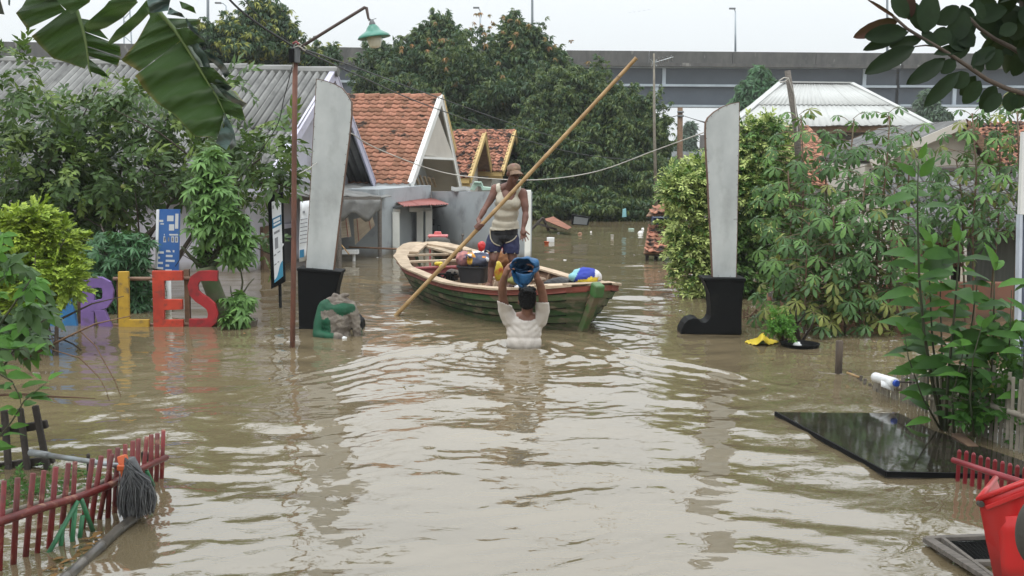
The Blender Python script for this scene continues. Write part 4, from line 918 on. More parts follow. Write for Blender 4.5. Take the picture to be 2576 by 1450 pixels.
CS = [((2010, 290), 2042, 12.6, 'cassava plant with its crown just right of the leaning grey pole'), ((2145, 300), 2130, 12.6, 'cassava plant whose crown stands before the middle of the white metal roof'),
      ((2235, 285), 2192, 12.4, 'cassava plant reaching the right end of the white metal roof'), ((2078, 345), 2075, 12.9, 'shorter cassava plant between two taller ones below the white roof ridge'),
      ((2292, 330), 2268, 12.9, 'cassava plant in front of the cream gable wall'), ((1985, 430), 2003, 12.5, 'leftmost cassava plant touching the variegated bush'),
      ((2178, 440), 2160, 12.1, 'low front cassava plant with yellowing lower leaves near the waterline'), ((2248, 480), 2235, 12.1, 'low cassava plant left of the tall leafy shrub'),
      ((2100, 520), 2105, 12.1, 'lowest cassava plant standing above the small dead branches'), ((2040, 560), 2020, 12.0, 'low cassava plant behind the potted stump plant')]
for i, (tp, bx, Y, lab) in enumerate(CS): cassava(tp, bx, Y, lab, n=88 if tp[1] < 400 else 62, seed=30 + i, yellow=.3 if i > 5 else .12, lowest=.02)
for i, (tp, bx, Y, lab) in enumerate([((2452, 285), 2462, 12.6, 'far right cassava plant below the lowest rubber leaves with drooping crown'), ((2516, 250), 2500, 12.8, 'far right cassava plant before the brown tiled roof edge'),
      ((2562, 270), 2548, 12.4, 'rightmost cassava plant beside the white door frame'), ((2412, 400), 2440, 13.0, 'far right cassava plant before the corner of the grey corrugated roof')]):
    cassava(tp, bx, Y, lab, n=50, seed=50 + i, yellow=.3, lowest=.40)
# ---- variegated bush
vb = thing('variegated_bush', W(1830, 780), 'large cream and green variegated bush around the blade of the right machete', 'bush')
vl = [E(*q) for q in ((1745, 480, 66, 45, 15.3), (1745, 570, 58, 72, 15.3), (1756, 680, 48, 75, 15.3), (1765, 430, 42, 26, 15.4), (1700, 440, 20, 11, 15.2), (1778, 740, 35, 40, 15.2), (1740, 620, 38, 45, 15.2))]
vr = [E(*q) for q in ((1910, 400, 75, 60, 15.6), (1900, 500, 95, 90, 15.5), (1920, 620, 100, 100, 15.5), (1900, 720, 80, 60, 15.3), (1960, 560, 60, 80, 15.4), (1900, 340, 60, 36, 15.7), (1945, 322, 50, 14, 15.7), (1980, 470, 40, 60, 15.5), (1830, 560, 80, 160, 15.9), (1830, 430, 60, 60, 15.8), (1850, 700, 60, 60, 15.7))]
limbs(vb, W(1800, 790, -.5), [Vector(e[0]) for e in vl[:3] + vr[:4]], .05, M_['bark'], seed=3)
foliage(vb, 'leaf_spray', T_twig, vl + vr, 2600, .17, LM['varig'], seed=21, hollow=.5, lump=.45, droop=.15, horiz=.4)
foliage(vb, 'leaf_spray', T_twig, vl, 1500, .15, LM['vari'], seed=22, hollow=.12, lump=.45, individual=200, droop=.05, horiz=.5)
vr2 = [(c, r_) for c, r_ in vr[:2] + vr[5:8]]
foliage(vb, 'leaf_spray', T_twig, vr2, 620, .15, LM['vari'], seed=23, hollow=.1, lump=.45, droop=.05, horiz=.5)
foliage(vb, 'leaf_spray', T_twig, vr, 900, .15, LM['cassl'], seed=24, hollow=.1, lump=.5, droop=.05, horiz=.5)
# ---- tall near shrub on the right
ns = thing('leafy_shrub', W(2370, 1078), 'tall dark stemmed shrub with large pointed leaves in the near right corner', 'shrub')
LV = []
for nm, mm in (('a', LM['near']), ('b', LM['nearl']), ('c', LM['yell'])):
    v, f = simple_leaf(1, .46, .10, .55, 4); me = bpy.data.meshes.new('shrub_leaf_' + nm); me.from_pydata(v, [], f); me.materials.append(mm); me.polygons.foreach_set('use_smooth', [True] * len(me.polygons)); LV.append(me)
def stemleaf(t, pts, r0, step, Ls, seed, start=.25, nleaf=None, fresh=.3, taper=True, mats_=LV):
    r = random.Random(seed); mb = MB(); n = len(pts); mb.tube(pts, [r0 * (1 - .75 * k / (n - 1)) for k in range(n)], 7); mb.build('stem', M_['stemgreen'], t, smooth=True)
    seg = [(pts[i + 1] - pts[i]).length for i in range(n - 1)]; T = sum(seg); d = T * start; k = 0
    while d < T:
        e = d; i = 0
        while i < n - 2 and e > seg[i]: e -= seg[i]; i += 1
        q = pts[i].lerp(pts[i + 1], min(1, e / seg[i])); u = d / T
        for s in ((1, -1) if r.random() < .75 else (1,)):
            az = k * 2.0 + (0 if s > 0 else math.pi) + r.uniform(-.3, .3); el = r.uniform(.1, .6) + (.5 if u > .93 else 0)
            x = Vector((math.cos(az) * math.cos(el), math.sin(az) * math.cos(el) * .7, math.sin(el)))
            q2 = q + x * .03
            L = Ls * (1 if u < .85 else 1 - (u - .85) * 3.2) * r.uniform(.75, 1.15)
            inst('leaf', mats_[1 if (r.random() < fresh or u > .9) else (2 if r.random() < .015 else 0)], t, frame(q2, x, Vector((r.uniform(-.5, .5), r.uniform(-1.3, -.2), 1))) @ Matrix.Scale(L, 4))
        k += 1; d += step * r.uniform(.75, 1.25)
def PP(l, Y): return [P(x, y, Y + i * .0) for i, (x, y) in enumerate(l)]
bY = 7.75
for i, (l, Y, r0, st, L) in enumerate([
    ([(2372, 1085), (2345, 960), (2325, 840), (2312, 700), (2308, 520), (2310, 408)], bY, .015, .10, .24),
    ([(2374, 1085), (2360, 980), (2345, 850), (2338, 700), (2345, 600)], bY + .15, .012, .105, .25),
    ([(2378, 1085), (2385, 950), (2400, 800), (2412, 650), (2410, 600)], bY - .1, .013, .105, .25),
    ([(2376, 1085), (2370, 900), (2365, 750), (2372, 640)], bY + .3, .01, .11, .24),
    ([(2380, 1085), (2420, 980), (2440, 850), (2455, 740), (2462, 690)], bY, .01, .10, .22),
    ([(2368, 1085), (2320, 1000), (2285, 900), (2275, 840)], bY, .008, .08, .17),
    ([(2500, 1100), (2495, 950), (2500, 800), (2502, 660)], bY - .2, .012, .10, .24),
    ([(2540, 1100), (2535, 960), (2540, 850), (2545, 730)], bY - .3, .010, .10, .22),
    ([(2450, 1100), (2440, 1000), (2448, 900), (2470, 820)], bY - .4, .009, .09, .17),
    ([(2570, 1100), (2575, 960), (2578, 850), (2580, 780)], bY - .5, .010, .09, .19),
    ([(2400, 1090), (2395, 1000), (2420, 900), (2430, 850)], bY - .3, .009, .07, .17)]):
    stemleaf(ns, PP(l, Y), r0, st, L, 60 + i, start=.12 if i > 4 else .22)
foliage(ns, 'leaf', T_twig, [E(*q) for q in ((2500, 960, 80, 80, 7.6), (2545, 860, 50, 90, 7.5), (2470, 1030, 60, 30, 7.5), (2550, 1030, 50, 50, 7.3))], 110, .17, LM['near'], seed=70, hollow=.9)
# ---- near left plants
LD = []
for nm, mm in (('a', LM['darkl']), ('b', LM['nearl'])):
    me = bpy.data.meshes.new('lobed_leaf_' + nm); me.from_pydata(T_wide[0], [], T_wide[1]); me.materials.append(mm); me.polygons.foreach_set('use_smooth', [True] * len(me.polygons)); LD.append(me)
nl = thing('lobed_leaf_plant', (-3.3, 6.6, 0), 'dark broad lobed leaves hanging in from the left edge below the lime bush', 'plant')
limbs(nl, (-3.9, 6.6, -.2), [P(*q) for q in ((30, 600, 6.6), (80, 700, 6.5), (120, 800, 6.5), (50, 860, 6.4), (10, 700, 6.6), (-60, 620, 6.6))], .02, M_['stemgreen'], 'branch', 9)
r = random.Random(5)
for k in range(95):
    px, py = r.uniform(-120, 150), r.uniform(560, 900)
    if px > 40 + (py - 560) * .45: continue
    if px > 130 - abs(py - 780) * .4: continue
    q = P(px, py, 6.3 + r.random() * .8); x = Vector((r.uniform(-.3, 1), r.uniform(-.7, .2), r.uniform(-.7, .2)))
    inst('leaf', LD[0 if r.random() < .75 else 1], nl, frame(q, x, (r.uniform(-.4, .4), -.4, 1)) @ Matrix.Scale(r.uniform(.10, .17), 4))
sp_ = thing('overhanging_sprig', (-3.0, 6.0, 0), 'leafy sprig hanging over the dark wooden fence at the left edge', 'plant')
stemleaf(sp_, [P(x, y, 5.9) for x, y in ((-60, 1160), (-10, 1110), (30, 1060), (60, 1010), (90, 985), (120, 960))], .006, .06, .11, 80, start=.1, fresh=.5)
stemleaf(sp_, [P(x, y, 5.9) for x, y in ((-80, 900), (-20, 930), (30, 960), (50, 1000), (60, 1060))], .006, .055, .12, 81, start=.1, fresh=.5)
stemleaf(sp_, [P(x, y, 6.1) for x, y in ((-80, 860), (0, 880), (60, 880), (90, 900))], .006, .05, .11, 83, start=.1, fresh=.5)
mb = MB()
mb.tube([P(x, y, 6.6) for x, y in ((60, 905), (165, 850), (240, 815), (330, 795))], [.008, .007, .005, .003], 5)
mb.tube([P(x, y, 6.6) for x, y in ((200, 832), (240, 870), (290, 960), (305, 1000))], [.004, .004, .003, .002], 5)
mb.tube([P(x, y, 6.4) for x, y in ((130, 880), (200, 900), (250, 950), (268, 985), (275, 1010))], [.004, .004, .003, .002], 5)
mb.tube([P(x, y, 6.9) for x, y in ((-20, 995), (60, 992), (130, 998), (190, 1000), (240, 1003))], [.009, .008, .007, .005, .003], 5)
tw = mb.build('bare_twig', M_['wood_brown'], smooth=True); tag(tw, 'thin bare brown twigs arching over the water below the letter sign at the left', 'twig')
# water weed behind the red fence
t = thing('water_weed', (-2.6, 6.2, 0), 'floating green weed trapped between the red and the dark fences', 'weed'); t['kind'] = 'stuff'
g = np.random.default_rng(3); k = 130; pos = np.stack([g.normal(-2.62, .2, k), g.normal(6.1, .18, k), g.random(k) * .06], 1)
batch('foliage', T_twig, pos, g.normal(size=(k, 3)) * [1, 1, .4], g.normal(size=(k, 3)) * .3 + [0, 0, 1], .04 + .05 * g.random(k), LM['near'], t)
# ---- potted stump plants in front of right machete
t = thing('potted_plant', W(1995, 873), 'small green plant and bare branches growing from a half sunk black pot', 'plant')
limbs(t, W(1968, 868, -.05), [P(*q) for q in ((1945, 800, 11.1), (1960, 790, 11.1), (1975, 780, 11.1), (1990, 810, 11.1), (1950, 830, 11.1), (1985, 835, 11.1))], .018, M_['bark'], 'branch', 3)
limbs(t, W(2012, 868, -.05), [P(*q) for q in ((2005, 770, 11.1), (2025, 785, 11.1), (2048, 800, 11.1), (1990, 775, 11.1))], .020, M_['bark'], 'branch', 4)
foliage(t, 'leaf_spray', T_twig, [E(*q) for q in ((1960, 805, 26, 26, 11.1), (1985, 830, 16, 14, 11.1), (1945, 830, 12, 16, 11.1))], 170, .07, LM['nearl'], seed=90, hollow=.8, individual=60)
c = W(2012, 872); mb = MB(); mb.lathe((c.x, c.y, -.1), [(.17, 0), (.19, .12), (.20, .135), (.18, .135), (.15, .10), (0, .10)], 18); mb.build('pot', M_['black_paint'], t)
t = thing('withered_leaves', P(1965, 700, 13.2), 'withered yellow brown leaves hanging beside the variegated bush', 'plant')
for i, (px, py) in enumerate(((1958, 640), (1950, 690), (1975, 680), (2000, 735), (2010, 760), (1990, 720))):
    me_i = batch if 0 else None
    q = P(px, py, 12.4); mb = MB(); v, f = cluster(4, .17, .3, i, .5, 4, 1.1); mb.add([q + Vector(p_) for p_ in v], f); mb.build('leaf', LM['brownleaf'] if i % 2 else LM['yell'], t, smooth=True)
mb = MB(); mb.tube([P(2005, 840, 12.4), P(1990, 760, 12.4), P(1965, 660, 12.4), P(1958, 630, 12.4)], [.012, .01, .007, .004], 6); mb.build('stem', M_['bark'], t)
# stump fragments and pale debris under the bush
mb = MB(); mb.tube([P(1955, 790, 12.9), P(1950, 735, 12.9)], [.05, .045], 9); mb.tube([P(1941, 800, 13), P(1943, 760, 13)], [.03, .03], 7); o = mb.build('tree_stump', M_['wood_grey'], smooth=True); tag(o, 'pale cut stump behind the potted plant right of the right boot', 'stump')
t = thing('root_tangle', W(1880, 800), 'brown curled roots and twigs at the waterline under the variegated bush', 'roots'); r = random.Random(3)
mb = MB()
for k in range(16):
    a = W(1862 + k * 5, 800 + r.uniform(-3, 3)); mb.tube([a, a + Vector((r.uniform(-.1, .1), 0, r.uniform(.05, .14))), a + Vector((r.uniform(-.2, .2), 0, r.uniform(0, .06)))], .008, 4)
mb.build('roots', M_['wood_brown'], t)

# ================================================================== RUBBER TREE BRANCH (top right, near)
ft = thing('rubber_tree', (2.6, 3.2, 0), 'rubber tree branches with big dark oval leaves filling the top right corner', 'tree')
S4 = 1080 / 1740 / (4080 / 2576.)
def f4(x, y, Y): return P(1894 + x * S4, y * S4, Y)
for l, Y, r0 in (([(900, 105), (990, 185), (1095, 250), (1200, 310), (1310, 380), (1400, 440), (1500, 510), (1620, 565), (1760, 610), (2000, 700)], 3.3, .007), ([(1390, 115), (1450, 180), (1550, 250), (1650, 300), (1780, 380), (2000, 460)], 3.4, .008), ([(1040, 300), (1110, 292), (1180, 300)], 3.3, .003), ([(1700, -80), (1760, 100), (1800, 300)], 3.5, .012)):
    mb = MB(); mb.tube([f4(x, y, Y) for x, y in l], [r0 * (.6 + .6 * k / len(l)) for k in range(len(l))], 7); mb.build('branch', M_['bark'], ft, smooth=True)
def ovl(nm, mm, fold=.05, droop=.12):
    st = [0, .06, .2, .4, .62, .82, .94, 1.0]; wd = [.04, .30, .78, 1, .98, .70, .36, 0]
    v = []; f = []
    for t_, a in zip(st, wd):
        z = -droop * t_ * t_
        for s in (-1, -.5, 0, .5, 1): v.append((t_, s * a * .5, z + fold * abs(s) * a + .012 * math.sin(t_ * 9) * abs(s)))
    for i in range(7):
        for j in range(4): b = i * 5 + j; f.append((b, b + 1, b + 6, b + 5))
    me = bpy.data.meshes.new(nm); me.from_pydata(v, [], f); me.materials.append(mm); me.polygons.foreach_set('use_smooth', [True] * len(f)); return me
OV = ovl('rubber_leaf', LM['ficus']); OVR = ovl('rubber_leaf_red', LM['ficusr'])
def fleaf(bx, by, tx, ty, w, Y=3.3, red=False, tilt=0.0, rr=rnd):
    a, b = f4(bx, by, Y), f4(tx, ty, Y + tilt); x = b - a; L = x.length
    wm_ = w * S4 * Y / FOC
    zz = Vector((rr.uniform(-.25, .25), -1, rr.uniform(.0, .5)))
    M = frame(a, x, zz); inst('leaf', OVR if red else OV, ft, M @ Matrix.Diagonal((L, wm_, L * .8, 1)))
for q in ((935, 130, 650, 237, 95, 3.32, True), (988, 200, 722, 236, 118), (1000, 205, 712, 318, 80, 3.35), (1085, 250, 878, 297, 80, 3.34), (1040, 302, 722, 466, 118), (1235, 375, 990, 540, 95, 3.33), (1228, 388, 1004, 535, 112, 3.28), (1300, 385, 1210, 470, 85), (1325, 462, 1103, 682, 98), (1385, 470, 1280, 560, 110), (1430, 488, 1335, 615, 85, 3.35), (1462, 520, 1355, 668, 105), (1560, 548, 1462, 702, 92, 3.33), (1592, 600, 1490, 722, 90), (1650, 590, 1655, 720, 100), (1720, 600, 1690, 700, 110),
          (985, 122, 905, -40, 105), (1000, 130, 1000, -60, 85, 3.34, True), (1090, 205, 1010, 0, 110, 3.34), (1105, 215, 1150, -50, 140), (930, 128, 738, -8, 24, 3.3, True), (1175, 290, 1090, 200, 90), (1200, 300, 1230, 170, 120), (1290, 270, 1370, 70, 130), (1180, 160, 1330, 40, 110), (1270, 380, 1400, 230, 120), (1160, 350, 1380, 290, 70), (1400, 420, 1560, 300, 95), (1420, 300, 1300, 170, 120), (1350, 330, 1260, 200, 110), (1500, 450, 1600, 320, 120), (1480, 130, 1440, 0, 70), (1580, 220, 1700, 160, 90), (1450, 480, 1440, 330, 90)):
    q = list(q); fleaf(*q)
r = random.Random(44)
for k in range(150):
    bx, by = r.uniform(1330, 2100), r.uniform(-140, 560)
    if by > 60 + (bx - 1150) * .75 - 120: continue
    an = r.uniform(0, 6.28); L = r.uniform(150, 240); fleaf(bx, by, bx + math.cos(an) * L, by + math.sin(an) * L * .8 + 40, r.uniform(80, 125), 3.3 + r.uniform(.05, .6), tilt=r.uniform(-.1, .1), rr=r)
# crown carrying on above the picture
k = 2600; g = np.random.default_rng(8); pos = np.stack([g.uniform(.8, 4.8, k), g.uniform(2.5, 8.0, k), 3.1 + g.random(k) * 1.6], 1)
zt_ = 1.9 + pos[:, 1] * .17; pos = pos[(pos[:, 2] > zt_ + .15) & (pos[:, 0] > .9 + .2 * np.abs(pos[:, 1] - 5))]; k = len(pos)
mb_v = ([tuple(v.co) for v in OV.vertices], [tuple(p_.vertices) for p_ in OV.polygons]); mb_v = ([(x, y * .42, z) for x, y, z in mb_v[0]], mb_v[1])
batch('foliage', mb_v, pos, g.normal(size=(k, 3)) * [1, 1, .5], g.normal(size=(k, 3)) * .5 + [0, 0, 1], .14 + .08 * g.random(k), LM['ficus'], ft)
mb = MB(); mb.tube([(4.6, 3.2, -1.2), (4.4, 3.3, 1.5), (3.8, 3.6, 3.2), (2.6, 4.6, 4.0)], [.2, .17, .12, .06], 12); mb.build('trunk', M_['bark'], ft, smooth=True)

# ================================================================== BANANA PLANT (top left, near)
def banana_mat():
    m = bpy.data.materials.new('banana_leaf'); m.use_nodes = True; nt = m.node_tree; N = nt.nodes; L = nt.links; p = N['Principled BSDF']
    uv = N.new('ShaderNodeUVMap'); wv = N.new('ShaderNodeTexWave'); wv.bands_direction = 'Y'; wv.inputs['Scale'].default_value = 34; wv.inputs['Distortion'].default_value = .5; wv.inputs['Detail'].default_value = 1
    L.new(uv.outputs[0], wv.inputs['Vector']); mx = N.new('ShaderNodeMix'); mx.data_type = 'RGBA'
    mx.inputs[6].default_value = (.030, .070, .014, 1); mx.inputs[7].default_value = (.042, .090, .02, 1); L.new(wv.outputs['Fac'], mx.inputs[0])
    nz = N.new('ShaderNodeTexNoise'); nz.inputs['Scale'].default_value = 5; tc = N.new('ShaderNodeTexCoord'); L.new(tc.outputs['Object'], nz.inputs['Vector'])
    # worn yellow-brown leaf margin
    sx = N.new('ShaderNodeSeparateXYZ'); L.new(uv.outputs[0], sx.inputs[0]); ad = N.new('ShaderNodeMath'); ad.operation = 'MULTIPLY_ADD'; ad.inputs[1].default_value = .35; L.new(nz.outputs[0], ad.inputs[0]); L.new(sx.outputs[0], ad.inputs[2])
    mr = N.new('ShaderNodeMapRange'); mr.inputs[1].default_value = 1.10; mr.inputs[2].default_value = 1.22; L.new(ad.outputs[0], mr.inputs[0])
    m2 = N.new('ShaderNodeMix'); m2.data_type = 'RGBA'; L.new(mr.outputs[0], m2.inputs[0]); L.new(mx.outputs[2], m2.inputs[6]); m2.inputs[7].default_value = (.17, .12, .025, 1)
    L.new(m2.outputs[2], p.inputs['Base Color']); p.inputs['Roughness'].default_value = .36
    b = N.new('ShaderNodeBump'); b.inputs['Strength'].default_value = .4; b.inputs['Distance'].default_value = .004; L.new(wv.outputs['Fac'], b.inputs['Height']); L.new(b.outputs[0], p.inputs['Normal'])
    t = N.new('ShaderNodeBsdfTranslucent'); t.inputs[0].default_value = (.055, .12, .015, 1); s = N.new('ShaderNodeMixShader'); s.inputs[0].default_value = .30
    L.new(p.outputs[0], s.inputs[1]); L.new(t.outputs[0], s.inputs[2]); L.new(s.outputs[0], N['Material Output'].inputs[0]); return m
BM = banana_mat(); BW = mat('banana_waxy', (.075, .11, .10), (.05, .085, .075), sc=20, rough=.35, stretch=(1, 1, 6), bump=.2)
BRIB = mat('banana_rib', (.07, .12, .025), (.09, .13, .03), sc=8, rough=.4)
S1 = 1100 / 2279 / (4080 / 2576.)
def f1(x, y, Y): return P(x * S1, y * S1, Y)
bt = thing('banana_plant', (-2.2, 3.4, 0), 'banana plant leaves hanging into the top left corner', 'banana plant')
def lam(mid, edge, Y, ye=0.0, mt=None, nseg=14, nu=8, curl=0.0, wob=.0025):
    """one leaf blade between midrib polyline and edge polyline (pixels of the top-left crop)"""
    def samp(pl, n):
        pl = [Vector((x, y)) for x, y in pl]; d = [0]
        for a, b in zip(pl, pl[1:]): d.append(d[-1] + (b - a).length)
        o = []
        for k in range(n + 1):
            t = d[-1] * k / n; i = 0
            while i < len(pl) - 2 and d[i + 1] < t: i += 1
            o.append(pl[i].lerp(pl[i + 1], (t - d[i]) / max(1e-6, d[i + 1] - d[i])))
        return o
    n = nseg * 3; A = samp(mid, n); B_ = samp(edge, n); rows = []; mb = MB(); uvs = []
    for k in range(n + 1):
        rw = []
        for j in range(nu + 1):
            u = j / nu; p2 = A[k].lerp(B_[k], u); dep = Y + ye * u + curl * u * u + wob * math.sin(k * 1.6) * u + .01 * math.sin(k * .5 + u * 4)
            rw.append(f1(p2.x, p2.y, dep)); uvs.append((u, k / n * (n / 12)))
        rows.append(rw)
    mb.grid(rows); o = mb.build('leaf_blade', mt or BM, bt, smooth=True)
    uvl = o.data.uv_layers.new(name='UVMap')
    for lp in o.data.loops: uvl.data[lp.index].uv = uvs[lp.vertex_index]
    return o
def rib(pl, Y, r):
    mb = MB(); n = len(pl); mb.tube([f1(x, y, Y - .006) for x, y in pl], [r * (1 - .75 * k / (n - 1)) for k in range(n)], 8); mb.build('midrib', BRIB, bt, smooth=True)
Y1 = 3.0
m1 = [(1290, 60), (1340, 130), (1430, 230), (1520, 360), (1600, 490), (1690, 640), (1790, 800), (1860, 940), (1840, 1090)]
rib(m1, Y1, .0065)
lam([(1290, 60), (1340, 130), (1430, 230), (1500, 330)], [(1200, 60), (1240, 140), (1130, 340), (1000, 500), (1080, 560)][:4] + [(1150, 592)], Y1, .06)
lam([(1500, 335), (1600, 490), (1690, 640), (1790, 800), (1855, 930), (1800, 1130)], [(1120, 622), (1185, 735), (1290, 850), (1430, 940), (1520, 1040), (1610, 1130), (1790, 1135)], Y1, -.05, curl=.03)
for i, (ma, mb_, ed) in enumerate((((1370, 150), (1440, 240), [(1660, 160), (1640, 215)]), ((1440, 240), (1540, 380), [(1550, 230), (1690, 345)]), ((1540, 380), (1640, 550), [(1640, 400), (1740, 540)]), ((1640, 550), (1730, 690), [(1760, 560), (1900, 700)]), ((1730, 690), (1800, 815), [(1900, 720), (2040, 870)]), ((1800, 815), (1860, 940), [(1990, 870), (2030, 1000)]))):
    lam([ma, mb_], ed, Y1, -.10 if i % 2 else .08, mt=BM, nseg=4, nu=6, curl=.05)
for i, pl in enumerate(([(1540, 150), (1600, 230), (1660, 300), (1700, 360)], [(1560, 240), (1640, 380), (1700, 450), (1740, 560)], [(1700, 420), (1800, 480), (1860, 540), (1900, 610)], [(1700, 560), (1760, 640), (1860, 690), (1920, 720)], [(1790, 700), (1880, 760), (1960, 820), (2040, 855)], [(1850, 930), (1900, 1010), (1935, 1090), (1950, 1200)])):
    # dried curled strips with the waxy side showing
    w = (26, 34, 32, 30, 26, 38)[i]; ed = [(x - w * (1.3 if k else .4), y + w * (1.2 if k else .3)) for k, (x, y) in enumerate(pl)]
    lam(pl, ed, Y1 - .04, .05, mt=BW, nseg=4, nu=5, wob=.015)
lam([(1860, 960), (1830, 1040), (1800, 1130), (1780, 1180)], [(1930, 1080), (1920, 1150), (1890, 1200), (1870, 1240)], Y1, -.03, mt=BW, nseg=5)
lam([(1210, -40), (1215, 20), (1240, 110)], [(1420, -40), (1400, 30), (1390, 90)], Y1 - .06, .0, mt=BW, nseg=5)
lam([(1210, 0), (1120, 110), (960, 250), (890, 350)], [(1245, 100), (1160, 190), (1050, 290), (900, 378)], Y1 + .1, .05, nseg=8)
lam([(1130, 10), (1000, 40), (860, 120), (690, 215)], [(1140, 20), (1010, 150), (880, 230), (780, 262)], Y1 + .15, .06, nseg=8)
lam([(1000, -40), (900, 10), (860, 60), (700, 200)], [(1150, -40), (1130, 10), (1000, 90), (720, 270)], Y1 + .2, .06, nseg=8)
lam([(1480, 10), (1540, 30), (1600, 60)], [(1500, 70), (1560, 90), (1620, 115)], Y1, 0, nseg=4); lam([(1400, 60), (1450, 90), (1500, 110)], [(1380, 120), (1450, 130), (1530, 150)], Y1, 0, mt=BW, nseg=4)
Y2 = 3.5
m2 = [(560, -40), (640, 100), (680, 230), (705, 340), (722, 450), (735, 570), (760, 640)]
rib(m2, Y2, .007)
lam([(600, 40), (650, 130), (690, 280), (712, 400), (728, 520)], [(260, 300), (350, 400), (440, 485), (560, 520), (700, 570)], Y2, .08)
lam([(640, 100), (660, 160), (600, 130)][:2], [(545, 88), (262, 298)], Y2, .08, nseg=5)
for a, b, ed in (((655, 150), (690, 260), [(760, 170), (900, 330)]), ((690, 260), (712, 380), [(990, 380), (1000, 470)]), ((712, 385), (725, 460), [(990, 480), (975, 545)]), ((728, 480), (740, 590), [(860, 590), (915, 655)])):
    lam([a, b], ed, Y2, .08, nseg=5, curl=-.05)
lam([(430, -40), (520, 60), (590, 120)], [(760, -40), (740, 20), (630, 95)], Y2 - .1, -.05, nseg=6)
lam([(470, -30), (500, 40), (545, 92)], [(130, 108), (165, 160), (222, 240)], Y2 + .05, .1, nseg=6)
lam([(440, -60), (480, -20), (500, 20)], [(250, -60), (180, 60), (132, 108)], Y2 + .05, .1, nseg=5)
lam([(-60, -20), (0, -10)], [(-60, 110), (38, 122)], Y2, .05, mt=BW, nseg=3)
lam([(60, -60), (90, -60)], [(68, 40), (82, 50)], Y2, .0, mt=BW, nseg=2)
# crown and pseudostem outside the picture
for k in range(9):
    az = k * .75 + .3; c0 = Vector((-2.3, 3.6, 3.6)); L = 1.9; pts = [c0 + Vector((math.cos(az) * L * t_, math.sin(az) * L * t_ * .8, 1.0 * t_ - 1.5 * t_ * t_ + .2)) for t_ in (0, .25, .5, .75, 1)]
    if any(abs(p_.x / max(.3, p_.y)) < .47 and p_.z < 1.9 + p_.y * .15 for p_ in pts): pts = [p_ + Vector((-.6, 0, 1.4)) for p_ in pts]
    side = Vector((-math.sin(az), math.cos(az), 0)); mb = MB(); wds = (.06, .24, .28, .22, .02)
    mb.grid([[p_ - side * w_ - Vector((0, 0, w_ * .5)), p_, p_ + side * w_ - Vector((0, 0, w_ * .5))] for p_, w_ in zip(pts, wds)]); mb.build('leaf_blade', BM, bt, smooth=True)
mb = MB(); mb.tube([(-2.4, 3.6, -1.2), (-2.35, 3.6, 1.0), (-2.3, 3.6, 3.6)], [.16, .14, .09], 12); mb.build('pseudostem', BRIB, bt, smooth=True)
# ================================================================== MACHETE IN BOOT SCULPTURES
def sculpture(blade, boot, Yb, label, mirror, seam=None, gap=.0):
    t = thing('machete_boot_sculpture', P(boot[0][0], 834, Yb), label, 'sculpture', 'machete and boot gate sculptures')
    mb = MB(); front = [P(x, y, Yb) for x, y in blade]; mb.prism(front, (0, .085, 0)); mb.build('blade', M_['sheet'], t, bevel=.003)
    mb = MB(); pts = front + [front[0]]
    side = [p_ + Vector((0, .042, 0)) for p_ in pts]
    for a, b in zip(side, side[1:]):
        if (b - a).length > .02: mb.bar(a, b, .006, .088, up=(b - a).cross(Vector((0, 1, 0))).cross(b - a) if 0 else Vector((0, 1, 0)))
    mb.build('edge_strip', M_['edge_brown'], t)
    cen = sum(front, Vector()) / len(front); mb = MB()
    for a, b in zip(pts, pts[1:]):
        n = int((b - a).length / .17)
        for k in range(n + 1):
            q = a.lerp(b, (k + .5) / (n + 1)); q = q + (cen - q).normalized() * .016; mb.lathe(q - Vector((0, .002, 0)), [(0, .004), (.0045, .002), (.005, -.002)], 6, ax=Matrix.Rotation(math.pi / 2, 3, 'X'))
    mb.build('rivets', M_['rivet'], t)
    if seam:
        for (x0, y0, x1, y1) in seam:
            mb = MB(); mb.bar(P(x0, y0, Yb - .001), P(x1, y1, Yb - .001), .004, .004); mb.build('seam', M_['rivet'], t)
    fr = [P(x, y, Yb - .10) for x, y in boot]; mb = MB(); mb.prism(fr, (0, .30, 0)); mb.build('boot', M_['black_paint'], t, bevel=.008)
    x0, y0 = boot[0]; x1, y1 = boot[1]
    mb = MB(); mb.prism([P(x0 - 1, y0 - 2, Yb - .115), P(x1 + 1, y1 - 2, Yb - .115), P(x1 + 1, y1 + 5, Yb - .115), P(x0 - 1, y0 + 5, Yb - .115)], (0, .33, 0)); mb.build('boot_rim', M_['black_paint'], t, bevel=.004)
sculpture([(1860, 257), (1840, 261), (1818, 269), (1797, 282), (1782, 296), (1776, 308), (1775, 330), (1777, 390), (1781, 450), (1784, 520), (1789, 600), (1793, 698), (1852, 699), (1855, 580), (1857, 450), (1860, 330)],
          [(1770, 702), (1876, 703), (1869, 740), (1866, 790), (1866, 842), (1713, 842), (1714, 831), (1722, 815), (1732, 805), (1745, 801), (1757, 803), (1764, 812), (1774, 813), (1783, 807), (1788, 797), (1789, 780), (1786, 740)], 12.05,
          'right machete shaped grey metal board standing in a black boot before the variegated bush', False, [(1783, 549, 1788, 551), (1845, 552, 1856, 551)])
sculpture([(796, 199), (820, 204), (842, 212), (860, 222), (873, 238), (884, 257), (884, 290), (878, 350), (868, 430), (855, 540), (838, 684), (769, 676), (776, 560), (783, 430), (790, 300)],
          [(748, 677), (857, 686), (846, 730), (842, 770), (846, 800), (856, 808), (866, 806), (880, 797), (897, 800), (908, 812), (913, 838), (752, 838)], 12.15,
          'left machete shaped grey metal board leaning in a black boot beside the rusty lamp pole', True)

